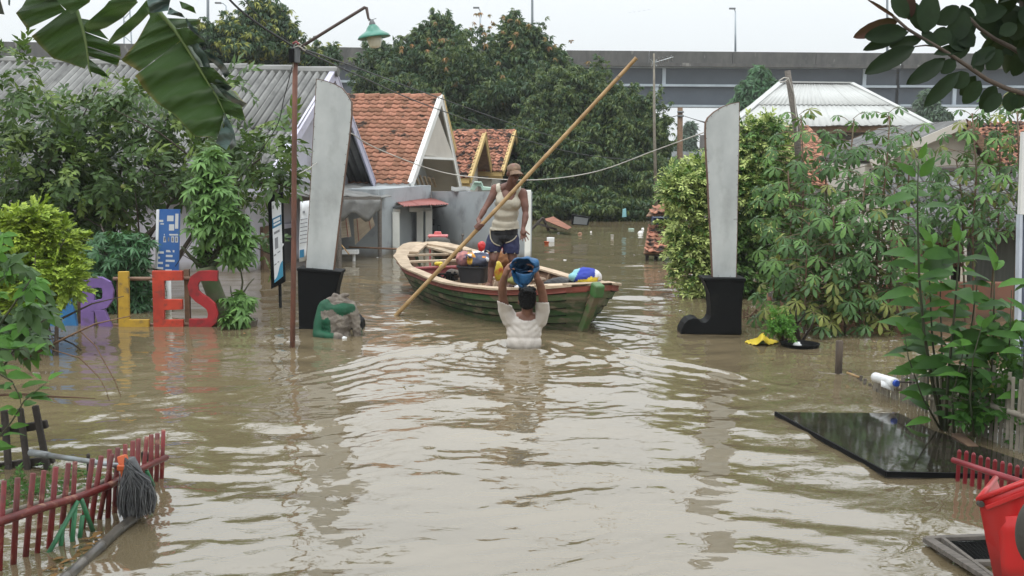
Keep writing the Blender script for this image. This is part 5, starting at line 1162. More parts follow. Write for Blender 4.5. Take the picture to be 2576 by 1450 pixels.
# ================================================================== STREET LAMP
t = thing('street_lamp', W(735, 882, -1.2), 'rusty pipe lamp post with angled arm and green enamel shade left of the sculptures', 'street lamp')
lp = P(735, 882, 10.87); tp = P(743, 120, 10.87)
mb = MB(); mb.tube([lp.lerp(tp, -.3), lp.lerp(tp, .33) + Vector((.006, 0, 0)), lp.lerp(tp, .66), tp], [.0265, .026, .0255, .025], 12); mb.build('pole', M_['rust'], t, smooth=True)
mb = MB(); a, b = P(743, 158, 10.86), P(744, 118, 10.86); mb.tube([a, b], [.045, .047], 12); mb.build('junction_box', M_['grey_box'], t)
mb = MB(); mb.box(P(733, 140, 10.80), (.05, .03, .13)); mb.build('box_plate', M_['black_paint'], t)
mb = MB(); c = [P(*q) for q in ((752, 122, 10.85), (835, 70, 10.8), (918, 19, 10.75), (922, 20, 10.75), (927, 47, 10.75), (934, 53, 10.75), (937, 60, 10.75))]; mb.tube(c, [.016, .015, .015, .015, .012, .011, .010], 9); mb.build('arm', mat('dark_pipe', (.07, .045, .04), (.05, .035, .03), sc=8, rough=.7), t, smooth=True)
mb = MB(); mb.tube([P(748, 122, 10.84), P(760, 113, 10.83), P(752, 108, 10.84), P(741, 112, 10.82), P(739, 120, 10.82), P(750, 116, 10.8), P(762, 122, 10.82)], .006, 5)
mb.tube([P(757, 121, 10.82), P(768, 128, 10.82), P(772, 122, 10.82), P(764, 116, 10.82)], .005, 5); mb.build('tie_wire', M_['wire_l'], t)
mb = MB(); mb.tube([P(737, 110, 10.82), P(745, 105, 10.8), P(752, 112, 10.8)], .01, 6); mb.build('rag', M_['thwart_red'], t)
ax = Matrix.Rotation(math.radians(-8), 3, 'Y'); sc_ = P(937, 66, 10.75); K = 10.75 / FOC
mb = MB(); mb.lathe(sc_, [(0, 16 * K), (4 * K, 16 * K), (6 * K, 10 * K), (8 * K, 6 * K), (8 * K, 3 * K)], 16, ax=ax); mb.build('lamp_neck', M_['grey_box'], t, smooth=True)
sh = mb = MB(); mb.lathe(sc_, [(5 * K, 5 * K), (10 * K, 2 * K), (15 * K, -4 * K), (18.5 * K, -11 * K), (27 * K, -16 * K), (37 * K, -22 * K), (41 * K, -28 * K), (40 * K, -29 * K), (30 * K, -23 * K), (18 * K, -16 * K)], 32, ax=ax); ls = mb.build('lamp_shade', M_['lamp_green'], t, smooth=True)
mb = MB(); mb.lathe(sc_, [(17 * K, -24 * K), (18.5 * K, -28 * K), (17.5 * K, -38 * K), (14 * K, -49 * K), (9 * K, -53 * K), (0, -54 * K)], 24, ax=ax); mb.build('glass_globe', M_['lamp_glass'], ls, smooth=True)
mb = MB(); mb.bar(sc_ + ax @ Vector((-9 * K, 0, 14 * K)), sc_ + ax @ Vector((12 * K, 0, 17 * K)), .005, .005); mb.build('clip', M_['grey_box'], t)
mb = MB(); mb.tube([P(739, 150, 10.82), P(736, 210, 10.9), P(744, 170, 10.9)], .004, 4); mb.build('hanging_string', M_['wire_l'], t)

# ================================================================== WIRES AND POLES
def wire(name, pts, r, m, label, cat='wire', group=None, n=8):
    pts = [P(*q) for q in pts]; out = []
    k = len(pts)
    for i in range(k - 1):
        p0, p1, p2, p3 = pts[max(0, i - 1)], pts[i], pts[i + 1], pts[min(k - 1, i + 2)]
        for j in range(n):
            u = j / n; out.append(.5 * ((2 * p1) + (p2 - p0) * u + (2 * p0 - 5 * p1 + 4 * p2 - p3) * u * u + (3 * p1 - p0 - 3 * p2 + p3) * u ** 3))
    out.append(pts[-1]); mb = MB(); mb.tube(out, r, 5); o = mb.build(name, m, smooth=True); tag(o, label, cat, group); return o
wire('clothes_line', [(752, 437, 10.9), (776, 425, 11.4), (800, 408, 12.3)], .005, M_['wire_l'], 'short slack cord from the rusty lamp pole to the left machete', 'rope')
wire('rope', [(884, 336, 12.1), (950, 375, 13), (1090, 428, 14), (1200, 447, 14), (1350, 453, 14), (1500, 432, 13.6), (1650, 378, 12.9), (1776, 332, 12.1)], .0065, M_['wire_l'], 'thick pale sagging rope strung between the two machete sculptures behind the boatman', 'rope')
wire('power_cable', [(560, -20, 10.3), (600, 22, 10.4), (660, 68, 10.6), (745, 122, 10.85)], .011, M_['wire_d'], 'dark twisted cable running from the top left down to the lamp pole', 'cable')
wire('power_cable', [(590, -30, 10.3), (640, 30, 10.5), (690, 75, 10.7), (742, 116, 10.85)], .004, M_['wire_d'], 'thin second wire above the twisted cable at the lamp pole', 'cable')
wire('power_cable', [(750, 122, 10.9), (900, 190, 16), (1100, 275, 22), (1400, 375, 30), (1560, 400, 33), (1712, 404, 39)], .010, M_['wire_d'], 'thin cable crossing in front of the big mango tree, the lower of two', 'cable')
wire('power_cable', [(750, 120, 10.9), (900, 172, 16), (1100, 245, 22), (1400, 345, 32), (1640, 380, 38)], .010, M_['wire_d'], 'thin cable crossing in front of the big mango tree, the upper of two', 'cable')
wire('power_cable', [(735, 170, 10.95), (715, 245, 11.2), (690, 330, 11.5), (600, 450, 12)], .005, M_['wire_d'], 'loose black wire hanging down across the grey asbestos roof', 'cable')
wire('power_cable', [(1400, 340, 38), (1560, 325, 38), (1710, 290, 39)], .014, M_['wire_d'], 'dark cable reaching the top of the utility pole from the left', 'cable')
wire('power_cable', [(1714, 290, 39), (1745, 300, 30), (1776, 309, 12.2)], .010, M_['wire_d'], 'dark cable from the utility pole to the right machete edge', 'cable')
def pole(name, pts, r, m, label, cat, n=8, group=None):
    mb = MB(); q = [P(*p_) for p_ in pts]; mb.tube(q, r, n); o = mb.build(name, m, smooth=True); tag(o, label, cat, group); return o
t = thing('utility_pole', P(1712, 425, 36), 'dark brown utility pole with crossed cables in front of the gap below the overpass', 'utility pole')
mb = MB(); mb.tube([P(1713, 430, 36) - Vector((0, 0, 2)), P(1711, 271, 36)], [.11, .085], 10); mb.build('pole', M_['wood_brown'], t, smooth=True)
for y in (282, 292):
    mb = MB(); mb.tube([P(1704, y, 35.9), P(1720, y, 35.9)], .035, 6); mb.build('insulator', M_['grey_box'], t)
t = thing('antenna_pole', P(1650, 545, 24), 'thin bamboo mast with a yagi television antenna on top', 'antenna')
mb = MB(); mb.tube([P(1651, 540, 24), P(1646, 330, 24), P(1645, 135, 24)], [.04, .032, .02], 7); mb.build('mast', M_['bamboo_grey'], t, smooth=True)
mb = MB(); a, b = P(1640, 160, 24), P(1694, 144, 24); mb.tube([a, b], .012, 5)
for k in range(6):
    q = a.lerp(b, k / 5.2); s = .17 - .02 * k; mb.tube([q + Vector((-.03, 0, s * .5)), q + Vector((.03, .3, -s * .5))], .008, 4)
mb.tube([P(1638, 152, 24), P(1652, 168, 24)], .012, 4); mb.tube([P(1653, 150, 24), P(1639, 168, 24)], .012, 4); mb.build('yagi', M_['steel'], t)
pole('bamboo_stake', [(1687, 560, 22), (1690, 420, 22)], .02, M_['bamboo_grey'], 'thin bamboo stake right of the antenna mast', 'stake')
t = thing('leaning_pole', P(2012, 520, 15), 'grey weathered pole leaning in front of the white metal roof', 'pole')
mb = MB(); mb.tube([P(2014, 520, 15), P(2005, 330, 15), P(1981, 178, 15)], [.05, .045, .04], 9); mb.build('pole_shaft', M_['wood_grey'], t, smooth=True)
mb = MB(); mb.tube([P(1983, 196, 14.93), P(1998, 240, 14.95), P(2004, 300, 14.9), P(2006, 340, 14.9)], .007, 5); mb.tube([P(1960, 204, 14.9), P(1972, 196, 14.9), P(1984, 198, 14.9), P(1975, 205, 14.9), P(1962, 208, 14.9)], .01, 5); mb.build('cord', M_['wire_l'], t)
# birds in formation above the overpass
BP = [P(1199 + x * .392, y * .392, 80) for x, y in ((984, 83), (1014, 79), (1045, 74), (1076, 69), (1107, 64))]
for q, lab in zip(BP, ('leftmost of the five tiny birds gliding over the overpass', 'second from left of the five tiny birds over the overpass', 'middle one of the five tiny birds over the overpass', 'second from right of the five tiny birds over the overpass', 'rightmost of the five tiny birds gliding over the overpass')):
    mb = MB(); mb.add([q + Vector(v) for v in ((-.16, 0, .05), (0, 0, 0), (.16, 0, .05), (0, .12, 0), (0, -.1, -.02), (0, 0, .05))], [(0, 1, 3), (1, 2, 3), (0, 4, 1), (1, 4, 2), (3, 5, 4)])
    o = mb.build('bird', M_['flange']); tag(o, lab, 'bird', 'birds gliding above the overpass')

# ================================================================== LETTER SIGN
lt = thing('letter_sign', W(340, 832), 'row of big painted wooden letters on bamboo rails standing in the flood', 'letter sign')
YL = 12.1; TH = .05
def strokes(name, polys, m, dy=0.0):
    mb = MB()
    for i, pl in enumerate(polys):
        mb.prism([P(x, y, YL + dy - .003 * i) for x, y in pl], (0, TH + .006 * i, 0))
    return mb.build(name, m, lt)
def band(cl, wd):
    """closed ribbon outline round a pixel centre line"""
    L_, R_ = [], []
    for i, (x, y) in enumerate(cl):
        a = Vector(cl[max(0, i - 1)]); b = Vector(cl[min(len(cl) - 1, i + 1)]); d = (b - a).normalized(); n = Vector((-d.y, d.x)) * wd / 2
        L_.append((x + n.x, y + n.y)); R_.append((x - n.x, y - n.y))
    return L_, R_
def ribbon(mb, cl, wd, i=0):
    L_, R_ = band(cl, wd); n = len(cl); vs = []
    for y0 in (0, TH):
        vs += [P(x, y, YL - .003 * i) + Vector((0, y0 + (.006 * i if y0 else 0), 0)) for x, y in L_ + R_]
    N2 = 2 * n; fs = []
    for k in range(n - 1):
        fs += [(k, k + 1, n + k + 1, n + k), (N2 + k, N2 + n + k, N2 + n + k + 1, N2 + k + 1), (k, N2 + k, N2 + k + 1, k + 1), (n + k, n + k + 1, N2 + n + k + 1, N2 + n + k)]
    fs += [(0, n, N2 + n, N2), (n - 1, N2 + n - 1, N2 + 2 * n - 1, 2 * n - 1)]; mb.add(vs, fs)
def letter(name_m, builds, label):
    mb = MB()
    for i, b in enumerate(builds):
        if b[0] == 'r': ribbon(mb, b[1], b[2], i)
        else: mb.prism([P(x, y, YL - .003 * i) for x, y in b[1]], (0, TH + .006 * i, 0))
    o = mb.build('letter', name_m, lt, bevel=.004); o['label'] = label; return o
letter(M_['lblue'], [('p', [(112, 836), (147, 836), (168, 690), (128, 690)]), ('p', [(142, 690), (168, 690), (196, 836), (160, 836)]), ('p', [(134, 775), (176, 775), (180, 800), (130, 800)])], 'blue letter A half hidden by the lime bush')
letter(M_['lpurple'], [('p', [(202, 698), (236, 698), (236, 834), (203, 834)]), ('r', [(225, 711), (252, 711), (266, 718), (271, 734), (270, 752), (262, 764), (240, 770), (225, 771)], 27), ('p', [(236, 782), (262, 780), (284, 832), (252, 834)])], 'purple letter R')
letter(M_['lyellow'], [('p', [(296, 684), (322, 684), (324, 805), (374, 805), (373, 832), (298, 832)])], 'yellow letter L with weathered edges')
letter(M_['lred'], [('p', [(382, 682), (459, 682), (459, 706), (412, 707), (412, 754), (458, 754), (459, 779), (413, 781), (413, 805), (460, 805), (461, 831), (386, 831)])], 'orange red letter E')
letter(M_['ldred'], [('r', [(547, 695), (525, 694), (502, 695), (490, 703), (484, 720), (488, 738), (500, 750), (516, 760), (530, 772), (536, 790), (533, 806), (524, 814), (505, 816), (475, 816)], 26)], 'dark red letter S')
for y0, y1, x0, x1 in ((702, 699, 285, 545), (820, 815, 130, 545)):
    mb = MB(); mb.tube([P(x0, y0, YL + .09), P((x0 + x1) / 2, (y0 + y1) / 2 + 1, YL + .09), P(x1, y1, YL + .09)], .022, 10); mb.build('rail', mat('brown_bamboo', (.20, .12, .08), (.14, .08, .05), sc=8, rough=.6), lt, smooth=True)
for px in (470, 300, 200):
    mb = MB(); a = P(px, 678 if px == 470 else 700, YL + .14); mb.box((a.x, a.y, (a.z - 1.2) / 2), (.055, .05, a.z + 1.2)); mb.build('post', M_['wood_brown'], lt)

# ================================================================== SIGNS
def quadpt(q, u, v): return q[0].lerp(q[1], u).lerp(q[3].lerp(q[2], u), v)   # tl,tr,br,bl
def strips(parent, q, lst, m, name='print', off=-.004):
    for (u0, v0, u1, v1) in lst:
        mb = MB(); mb.prism([quadpt(q, u0, v0) + Vector((0, off, 0)), quadpt(q, u1, v0) + Vector((0, off, 0)), quadpt(q, u1, v1) + Vector((0, off, 0)), quadpt(q, u0, v1) + Vector((0, off, 0))], (0, .002, 0)); mb.build(name, m, parent)
t = thing('information_sign', P(425, 830, 15), 'blue information board on a white post with pale blurred text panels behind the red letters', 'sign')
q = [P(399, 527, 13.4), P(452, 527, 13.6), P(449, 684, 13.6), P(392, 682, 13.4)]
mb = MB(); mb.prism(q, (0, .03, 0)); pn_ = mb.build('panel', M_['blue_sign'], t)
mb = MB(); mb.prism([P(393, 528, 13.39), P(400, 528, 13.39), P(395, 684, 13.39), P(390, 684, 13.39)], (0, .08, 0)); mb.build('side_edge', M_['paper'], t)
strips(pn_, q, [(.06, .17, .24, .205), (.12, .225, .28, .245), (.42, .10, .72, .19), (.80, .07, .95, .31), (.52, .24, .76, .34), (.30, .395, .95, .42)] + [(.28 + .18 * k, .435, .41 + .18 * k, .53) for k in range(4)] + [(.05, .68 + .085 * k, (.32, .16, .30, .32)[k], .715 + .085 * k) for k in range(4)] + [(.42, .655 + .078 * k, (.80, .72, .82, .58, .70)[k], .69 + .078 * k) for k in range(5)], M_['paper'])
strips(pn_, q, [(.31 + .18 * k, .45, .38 + .18 * k, .515) for k in range(4)], M_['ink'], off=-.007)
mb = MB(); a = P(424, 690, 13.55); mb.tube([a + Vector((0, 0, .3)), Vector((a.x - .02, a.y, -1.2))], .032, 10); mb.build('post', M_['white_p'], t, smooth=True)
t = thing('notice_board', W(706, 772), 'black framed notice board with white poster and teal wave leaning on a black post', 'notice board')
q = [P(680, 500, 13.6), P(708, 489, 13.7), P(714, 704, 13.7), P(688, 722, 13.6)]
mb = MB(); mb.prism([q[0] + Vector((-.035, 0, .03)), q[1] + Vector((.015, 0, .03)), q[2] + Vector((.015, 0, -.03)), q[3] + Vector((-.03, 0, -.03))], (0, .05, 0)); mb.build('board', M_['black_paint'], t, bevel=.006)
qi = [quadpt(q, u, v) + Vector((0, -.008, 0)) for u, v in ((.12, .045), (.96, .045), (.96, .955), (.12, .965))]
mb = MB(); mb.prism(qi, (0, .003, 0)); po_ = mb.build('poster', M_['paper'], t)
strips(po_, qi, [(.0, .205, .98, .33)], M_['ink_b'], off=-.003); strips(po_, qi, [(.12, .225, .85, .265), (.14, .28, .88, .305)], M_['paper'], off=-.006)
strips(po_, qi, [(.08, .05, .2, .09), (.78, .06, .95, .075), (.15, .38, .75, .41), (.2, .46, .55, .60), (.05, .655, .3, .675), (.45, .65, .75, .665), (.05, .775, .3, .79), (.42, .77, .6, .785)], M_['ink'], off=-.003)
mb = MB(); n = 12; rows = [[], []]
for k in range(n + 1):
    u = k / n; v = .965 - .17 * (1 / (1 + math.exp(-(u - .55) * 9))); rows[0].append(quadpt(qi, u, v) + Vector((0, -.004, 0))); rows[1].append(quadpt(qi, u, 1.0) + Vector((0, -.004, 0)))
mb.grid(rows); mb.build('teal_wave', mat('teal_print', (.05, .28, .45), rough=.45), po_)
mb = MB(); mb.add([quadpt(qi, .7, .52) + Vector((0, -.006, 0)), quadpt(qi, 1.0, .57) + Vector((0, -.03, 0)), quadpt(qi, 1.3, .60) + Vector((.0, -.05, 0)), quadpt(qi, 1.05, .625) + Vector((0, -.03, 0))], [(0, 1, 2, 3)]); mb.build('peeling_corner', M_['paper'], t)
mb = MB(); a = P(704, 715, 13.75); mb.tube([a, Vector((P(706, 772, 13.7).x, a.y, -1.2))], .02, 8); mb.build('post', M_['black_paint'], t, smooth=True)
t = thing('paper_notice', P(766, 660, 17.5), 'tall white printed notice sheet hanging between the lamp pole and the left machete', 'notice')
q = [P(755, 508, 17.6), P(778, 505, 17.6), P(774, 655, 17.6), P(752, 660, 17.6)]
mb = MB(); mb.grid([[quadpt(q, i / 4, j / 8) + Vector((0, .02 * math.sin(i * 2 + j), 0)) for i in range(5)] for j in range(9)]); mb.build('sheet', M_['paper'], t, smooth=True, solid=.004)
strips(t, q, [(.35, .16, .6, .20)] + [(.1, .29 + .065 * k, .9, .305 + .065 * k) for k in range(7)], M_['ink'], off=-.03); strips(t, q, [(.1, .80, .6, .93)], M_['ink_b'], off=-.03)

# ================================================================== BROKEN STATUE
# ================================================================== IMPLICIT BODY TOOL
DG = None
def remesh(mb, name, mats, parent, voxel, smooth=6, keep=None, disp=None, loc=None, fac=.5, matf=None):
    tmp_me = mb.mesh('tmp', [], Vector((0, 0, 0))); tmp = link(bpy.data.objects.new('tmp', tmp_me))
    md = tmp.modifiers.new('r', 'REMESH'); md.mode = 'VOXEL'; md.voxel_size = voxel
    if smooth: ms = tmp.modifiers.new('s', 'SMOOTH'); ms.factor = fac; ms.iterations = smooth
    dg = bpy.context.evaluated_depsgraph_get(); dg.update(); ev = tmp.evaluated_get(dg); me = bpy.data.meshes.new_from_object(ev); me.name = name
    bpy.data.objects.remove(tmp); bpy.data.meshes.remove(tmp_me)
    import bmesh
    bm = bmesh.new(); bm.from_mesh(me)
    if keep:
        dl = [v for v in bm.verts if not keep(v.co)]; bmesh.ops.delete(bm, geom=dl, context='VERTS')
    bm.normal_update()
    if disp:
        for v in bm.verts: v.co += v.normal * disp(v.co)
    o = ORG[parent] if parent is not None else Vector(loc)
    if matf:
        for f in bm.faces: f.material_index = matf(f.calc_center_median())
    for f in bm.faces: f.smooth = True
    for v in bm.verts: v.co -= o
    me.materials.clear()
    for m in (mats if isinstance(mats, (list, tuple)) else [mats]): me.materials.append(m)
    bm.to_mesh(me); bm.free()
    ob = link(bpy.data.objects.new(name, me))
    if parent is not None: ob.parent = parent
    else: ob.location = o
    ORG[ob] = o; return ob
def ball(mb, c, r, n=14, ax=None):
    rx, ry, rz = r if isinstance(r, (tuple, list)) else (r, r, r)
    vs = [Vector(c) + (ax @ Vector((0, 0, rz)) if ax else Vector((0, 0, rz)))]; A = ax if ax is not None else Matrix.Identity(3); m_ = n // 2
    vs = [Vector(c) + A @ Vector((0, 0, rz))]
    for i in range(1, m_):
        ph = math.pi * i / m_
        for j in range(n): th = 2 * math.pi * j / n; vs.append(Vector(c) + A @ Vector((rx * math.sin(ph) * math.cos(th), ry * math.sin(ph) * math.sin(th), rz * math.cos(ph))))
    vs.append(Vector(c) - A @ Vector((0, 0, rz))); fs = [(0, 1 + j, 1 + (j + 1) % n) for j in range(n)]
    for i in range(m_ - 2):
        for j in range(n): a = 1 + i * n + j; b = 1 + i * n + (j + 1) % n; fs.append((a, a + n, b + n, b))
    l = len(vs) - 1; b0 = 1 + (m_ - 2) * n; fs += [(l, b0 + (j + 1) % n, b0 + j) for j in range(n)]; mb.add(vs, fs)
def caps(mb, pts, rs, n=12):
    """rounded tapered limb"""
    mb.tube(pts, rs, n)
    for p_, r_ in zip(pts, rs if isinstance(rs, (list, tuple)) else [rs] * len(pts)): ball(mb, p_, r_ * .995, n)
def pj(v):
    d = Vector(v) - EYE; z = d.dot(Fv); return (1288 + FOC * d.dot(Rv) / z, 725 - FOC * d.dot(Uv) / z)
def finger(mb, base, d, curl, n, L, r=.0085):
    """three phalanges bending about axis n"""
    q = Vector(base); d = Vector(d).normalized(); pts = [q]
    for k, f in enumerate((.45, .32, .23)):
        d = Quaternion(n, curl * (.6, 1.0, .9)[k]) @ d; q = q + d * L * f; pts.append(q)
    caps(mb, pts, [r * 1.08, r, r * .92, r * .8], 8)
def wrinkle(amp, sc, seed=0):
    def f(c):
        q = Vector((c[0] * sc + seed, c[1] * sc, c[2] * sc * .9)); a = noise.noise(q); b = noise.noise(q * 2.3 + Vector((5, 1, 2)))
        return amp * (1 - 2.2 * abs(a)) * .6 + amp * .5 * b
    return f

# ================================================================== STATUE
st = thing('broken_statue', W(850, 852), 'headless green statue torso caked in mud with bent arm and white glove', 'statue')
mb = MB(); Ys = 11.6
ball(mb, P(846, 812, Ys), (.155, .12, .20)); ball(mb, P(850, 778, Ys), (.165, .11, .10)); ball(mb, P(858, 752, Ys), (.045, .05, .035)); caps(mb, [P(815, 770, Ys), P(846, 758, Ys + .02), P(884, 772, Ys)], [.06, .07, .06])
caps(mb, [P(812, 776, Ys), P(802, 812, Ys - .05), P(798, 842, Ys - .08)], [.06, .055, .05]); caps(mb, [P(798, 842, Ys - .08), P(830, 848, Ys - .16), P(855, 850, Ys - .2)], [.05, .042, .036])
caps(mb, [P(886, 778, Ys), P(896, 812, Ys), P(900, 845, Ys)], [.055, .05, .045])
caps(mb, [P(838, 760, Ys), P(842, 744, Ys)], [.03, .022]); caps(mb, [P(858, 752, Ys), P(866, 741, Ys - .02), P(874, 742, Ys - .02)], [.026, .02, .014]); ball(mb, (P(850, 850, Ys)), (.14, .11, .15))
remesh(mb, 'torso', [M_['statue_green'], M_['mud']], st, .012, 3, disp=lambda c: (.004 + .016 * noise.noise(Vector(c) * 14) + .010 * noise.noise(Vector(c) * 34)) * (1 if (noise.noise(Vector(c) * 5 + Vector((3, 1, .5))) > -.2 and pj(c)[0] > 812) else .1),
       matf=lambda c: 1 if (noise.noise(Vector(c) * 5 + Vector((3, 1, .5))) > (-.24 if pj(c)[1] < 800 else -.12) and pj(c)[0] > 806 + max(0, pj(c)[1] - 790) * .25) else 0)
mb = MB(); ball(mb, P(862, 851, Ys - .2), (.04, .03, .022)); 
for k in range(4): caps(mb, [P(862, 849 + k * 1.5, Ys - .21), P(872 - k, 850 + k * 1.6, Ys - .22)], [.011, .009], 8)
remesh(mb, 'glove', M_['white_p'], st, .006, 2)
r = random.Random(2)
for k in range(0):
    mb = MB(); q = P(835 + 50 * r.random(), 745 + 75 * r.random(), Ys - .12); ball(mb, q, (.02 + .02 * r.random(), .015, .02 + .02 * r.random()), 8); o = mb.build('mud_lump', M_['mud'], st, smooth=True)
mb = MB(); ball(mb, P(907, 822, Ys + .02), (.02, .06, .09), 10); mb.build('broken_shell', M_['black_paint'], st, smooth=True)

# ================================================================== BOAT
BS = Vector((-1.33, 16.5, 0)); BA = Vector((.428, -.904, 0)).normalized(); BN = Vector((.904, .428, 0)); BL = 5.2
def interp(t, tab):
    for (a, va), (b, vb) in zip(tab, tab[1:]):
        if t <= b: u = (t - a) / (b - a); u = u * u * (3 - 2 * u) * .5 + u * .5; return va + (vb - va) * u
    return tab[-1][1]
def bb(t): return interp(t, [(0, .16), (.03, .34), (.08, .52), (.18, .74), (.32, .87), (.5, .90), (.7, .84), (.85, .68), (.93, .50), (.975, .28), (1.0, .05)])
def zg(t): return interp(t, [(0, .60), (.12, .50), (.35, .40), (.6, .36), (.8, .40), (.93, .47), (1, .53)])
def hull(t, u, side, off=0.0):
    s0 = .14 + .76 * t; s = (s0 + (t - s0) * (u ** .8)) * BL
    e = min(1, max(0, min(t, 1 - t) / .25)); pw = .75 - .42 * e
    w_ = (bb(t) + off) * (u ** pw) * (1 if u > 0 else 0); z = -.32 + .10 * (1 - e) * (1 - u) + (zg(t) + .32) * u
    return BS + BA * s + BN * (side * w_) + Vector((0, 0, z))
bo = thing('wooden_boat', BS + BA * 2.6, 'weathered green wooden plank boat with pale gunwale and red inner beam moored in the flood', 'boat')
NT = 44; TS = [i / NT for i in range(NT + 1)]
US = [.10, .30, .44, .57, .69, .81, .925, 1.0]
r = random.Random(8)
for side in (-1, 1):
    for k in range(7):
        u0, u1 = US[k] - .012, US[k + 1] + .004
        cuts = [0, r.uniform(.28, .42), r.uniform(.6, .75), 1] if k < 6 else [0, 1]
        for c0, c1 in zip(cuts, cuts[1:]):
            ts = [c0 + .002 + (c1 - c0 - .004) * j / max(3, int(NT * (c1 - c0))) for j in range(max(3, int(NT * (c1 - c0))) + 1)]
            mb = MB(); lap0, lap1 = .002, .026; rows = []
            for u, o_ in ((u0, lap1), (u0 + .02, lap1 + .003), ((u0 + u1) / 2, (lap0 + lap1) / 2 + .003), (u1, lap0), (u1, lap0 - .024), (u0, lap1 - .024)):
                rows.append([hull(t_, u, side, o_ + .003 * noise.noise(Vector((t_ * 9, u * 5, side)))) for t_ in ts])
            rows.append(rows[0]); mb.grid(rows)
            o = mb.build('plank', M_['hull_red'] if k == 6 else M_['hull_green'], bo, smooth=False)
    # gunwale cap boards, three lengths per side
    for c0, c1 in ((0, .33), (.33, .68), (.68, .985)):
        n = 14; rows = [[], [], [], []]
        for j in range(n + 1):
            t_ = c0 + .001 + (c1 - c0 - .002) * j / n; wd = .15 + .12 * max(0, 1 - t_ / .3) + .16 * max(0, (t_ - .72) / .28)
            z = Vector((0, 0, .022)); bo_ = hull(t_, 1, side, .045); bi = hull(t_, 1, side, .045 - min(wd, bb(t_) * .9 + .04)); z0 = Vector((0, 0, .004))
            rows[0].append(bo_ + z0); rows[1].append(bo_ + z0 + z); rows[2].append(bi + z0 + z); rows[3].append(bi + z0)
        rows.append(rows[0]); mb = MB(); mb.grid(rows); mb.build('gunwale_board', M_['wood_pale'], bo)
    # rubbing strake
    mb = MB(); mb.tube([hull(t_, .93, side, .03) for t_ in TS[1:-1]], .010, 6); mb.build('rubbing_strake', M_['hull_red'], bo, smooth=True)
    for k in range(1, 7):
        mb = MB(); mb.tube([hull(t_, US[k] - .012, side, .026) for t_ in TS[1:-1]], .0065, 5); mb.build('seam', M_['black_paint'], bo, smooth=True)
    # inner planking skin
    mb = MB(); mb.grid([[hull(t_, u, side, -.05) for t_ in TS[1:-1]] for u in (.12, .4, .65, .85, .99)]); mb.build('inner_planking', M_['wood_brown'], bo, smooth=True)
    # ribs
    for k in range(13):
        t_ = .10 + .065 * k; mb = MB()
        pts = [hull(t_, u, side, -.075) for u in (.25, .45, .65, .85, .985)]; 
        for a, b in zip(pts, pts[1:]): mb.bar(a, b, .045, .04, up=BA)
        mb.build('rib', M_['wood_pale'] if k % 3 else M_['wood_brown'], bo)
def cross(t_, z, wx, h, m, name='cross_beam', inset=.06, z2=None):
    a = hull(t_, .9, -1, -inset); b = hull(t_, .9, 1, -inset); a.z = b.z = z; mb = MB(); mb.bar(a, b, h, wx, up=BA); o = mb.build(name, m, bo, bevel=.004); return o
def crossb(t_, z, wx, h, m, name='cross_beam', inset=.06):
    a = hull(t_, .9, -1, -inset); b = hull(t_, .9, 1, -inset); a.z = b.z = z; mb = MB(); mb.bar(a, b, wx, h); mb.build(name, m, bo, bevel=.004)
crossb(.30, .31, .05, .17, M_['thwart_red'], 'red_beam'); crossb(.30, .405, .09, .025, M_['thwart_red'], 'red_beam_cap')
crossb(.20, .44, .10, .03, M_['wood_pale']); crossb(.14, .50, .08, .03, M_['wood_pale']); crossb(.42, .30, .12, .03, M_['wood_pale']); crossb(.60, .27, .13, .035, M_['wood_pale']); crossb(.72, .28, .10, .03, M_['wood_pale']); crossb(.86, .40, .16, .03, M_['wood_pale'])
for sgn in (-1, 1):
    a = BS + BA * .05 + Vector((0, 0, .605)); b = hull(.19, 1, sgn, -.18) + Vector((0, 0, .04)); mb = MB(); mb.bar(a, b.lerp(a, .25), .13, .03); mb.build('stern_board', M_['wood_pale'], bo)
mb = MB(); mb.bar(BS + BA * .12 + Vector((0, 0, .575)), hull(.20, 1, 1, -.55) + Vector((0, 0, .03)), .14, .028); mb.build('stern_brace', M_['wood_pale'], bo)
# bow deck boards
for k in range(4):
    t0 = .885 + .026 * k; a = hull(t0, 1, -1, -.06) + Vector((0, 0, .0)); b = hull(t0, 1, 1, -.06); mb = MB(); mb.bar(a + Vector((0, 0, .035)), b + Vector((0, 0, .035)), .125, .02); mb.build('deck_board', M_['wood_pale'], bo)
# floor boards
for k in range(7):
    o_ = (k - 3) * .17; mb = MB(); a = BS + BA * 1.0 + BN * o_ + Vector((0, 0, .05)); b = BS + BA * (4.3 - abs(k - 3) * .12) + BN * o_ + Vector((0, 0, .05)); mb.bar(a, b, .15, .02); mb.build('floor_board', M_['wood_brown'], bo)
# green stem post
sp0 = BS + BA * (.925 * BL) + Vector((0, 0, -.15)); sp1 = BS + BA * (BL + .02) + Vector((0, 0, .46)); sp2 = BS + BA * (BL + .05) + Vector((0, 0, .56))
mb = MB(); mb.bar(sp0, sp1, .08, .10, up=BA); mb.build('stem_post', M_['stem_green'], bo, bevel=.012)
mb = MB(); mb.bar(sp1 - (sp2 - sp1) * .4, sp2, .115, .13, up=BA); mb.build('stem_head', mat('stem_head_green', (.03, .15, .03), (.06, .12, .04), sc=5, rough=.5), bo, bevel=.02)
mb = MB(); c = BS + BA * .35 + Vector((.35, .1, .5)); mb.tube([P(1161, 640, 15.6), P(1164, 592, 15.6)], .012, 7); ball(mb, P(1164, 592, 15.6), .022, 8); mb.build('oar_pin', M_['wood_grey'], bo)

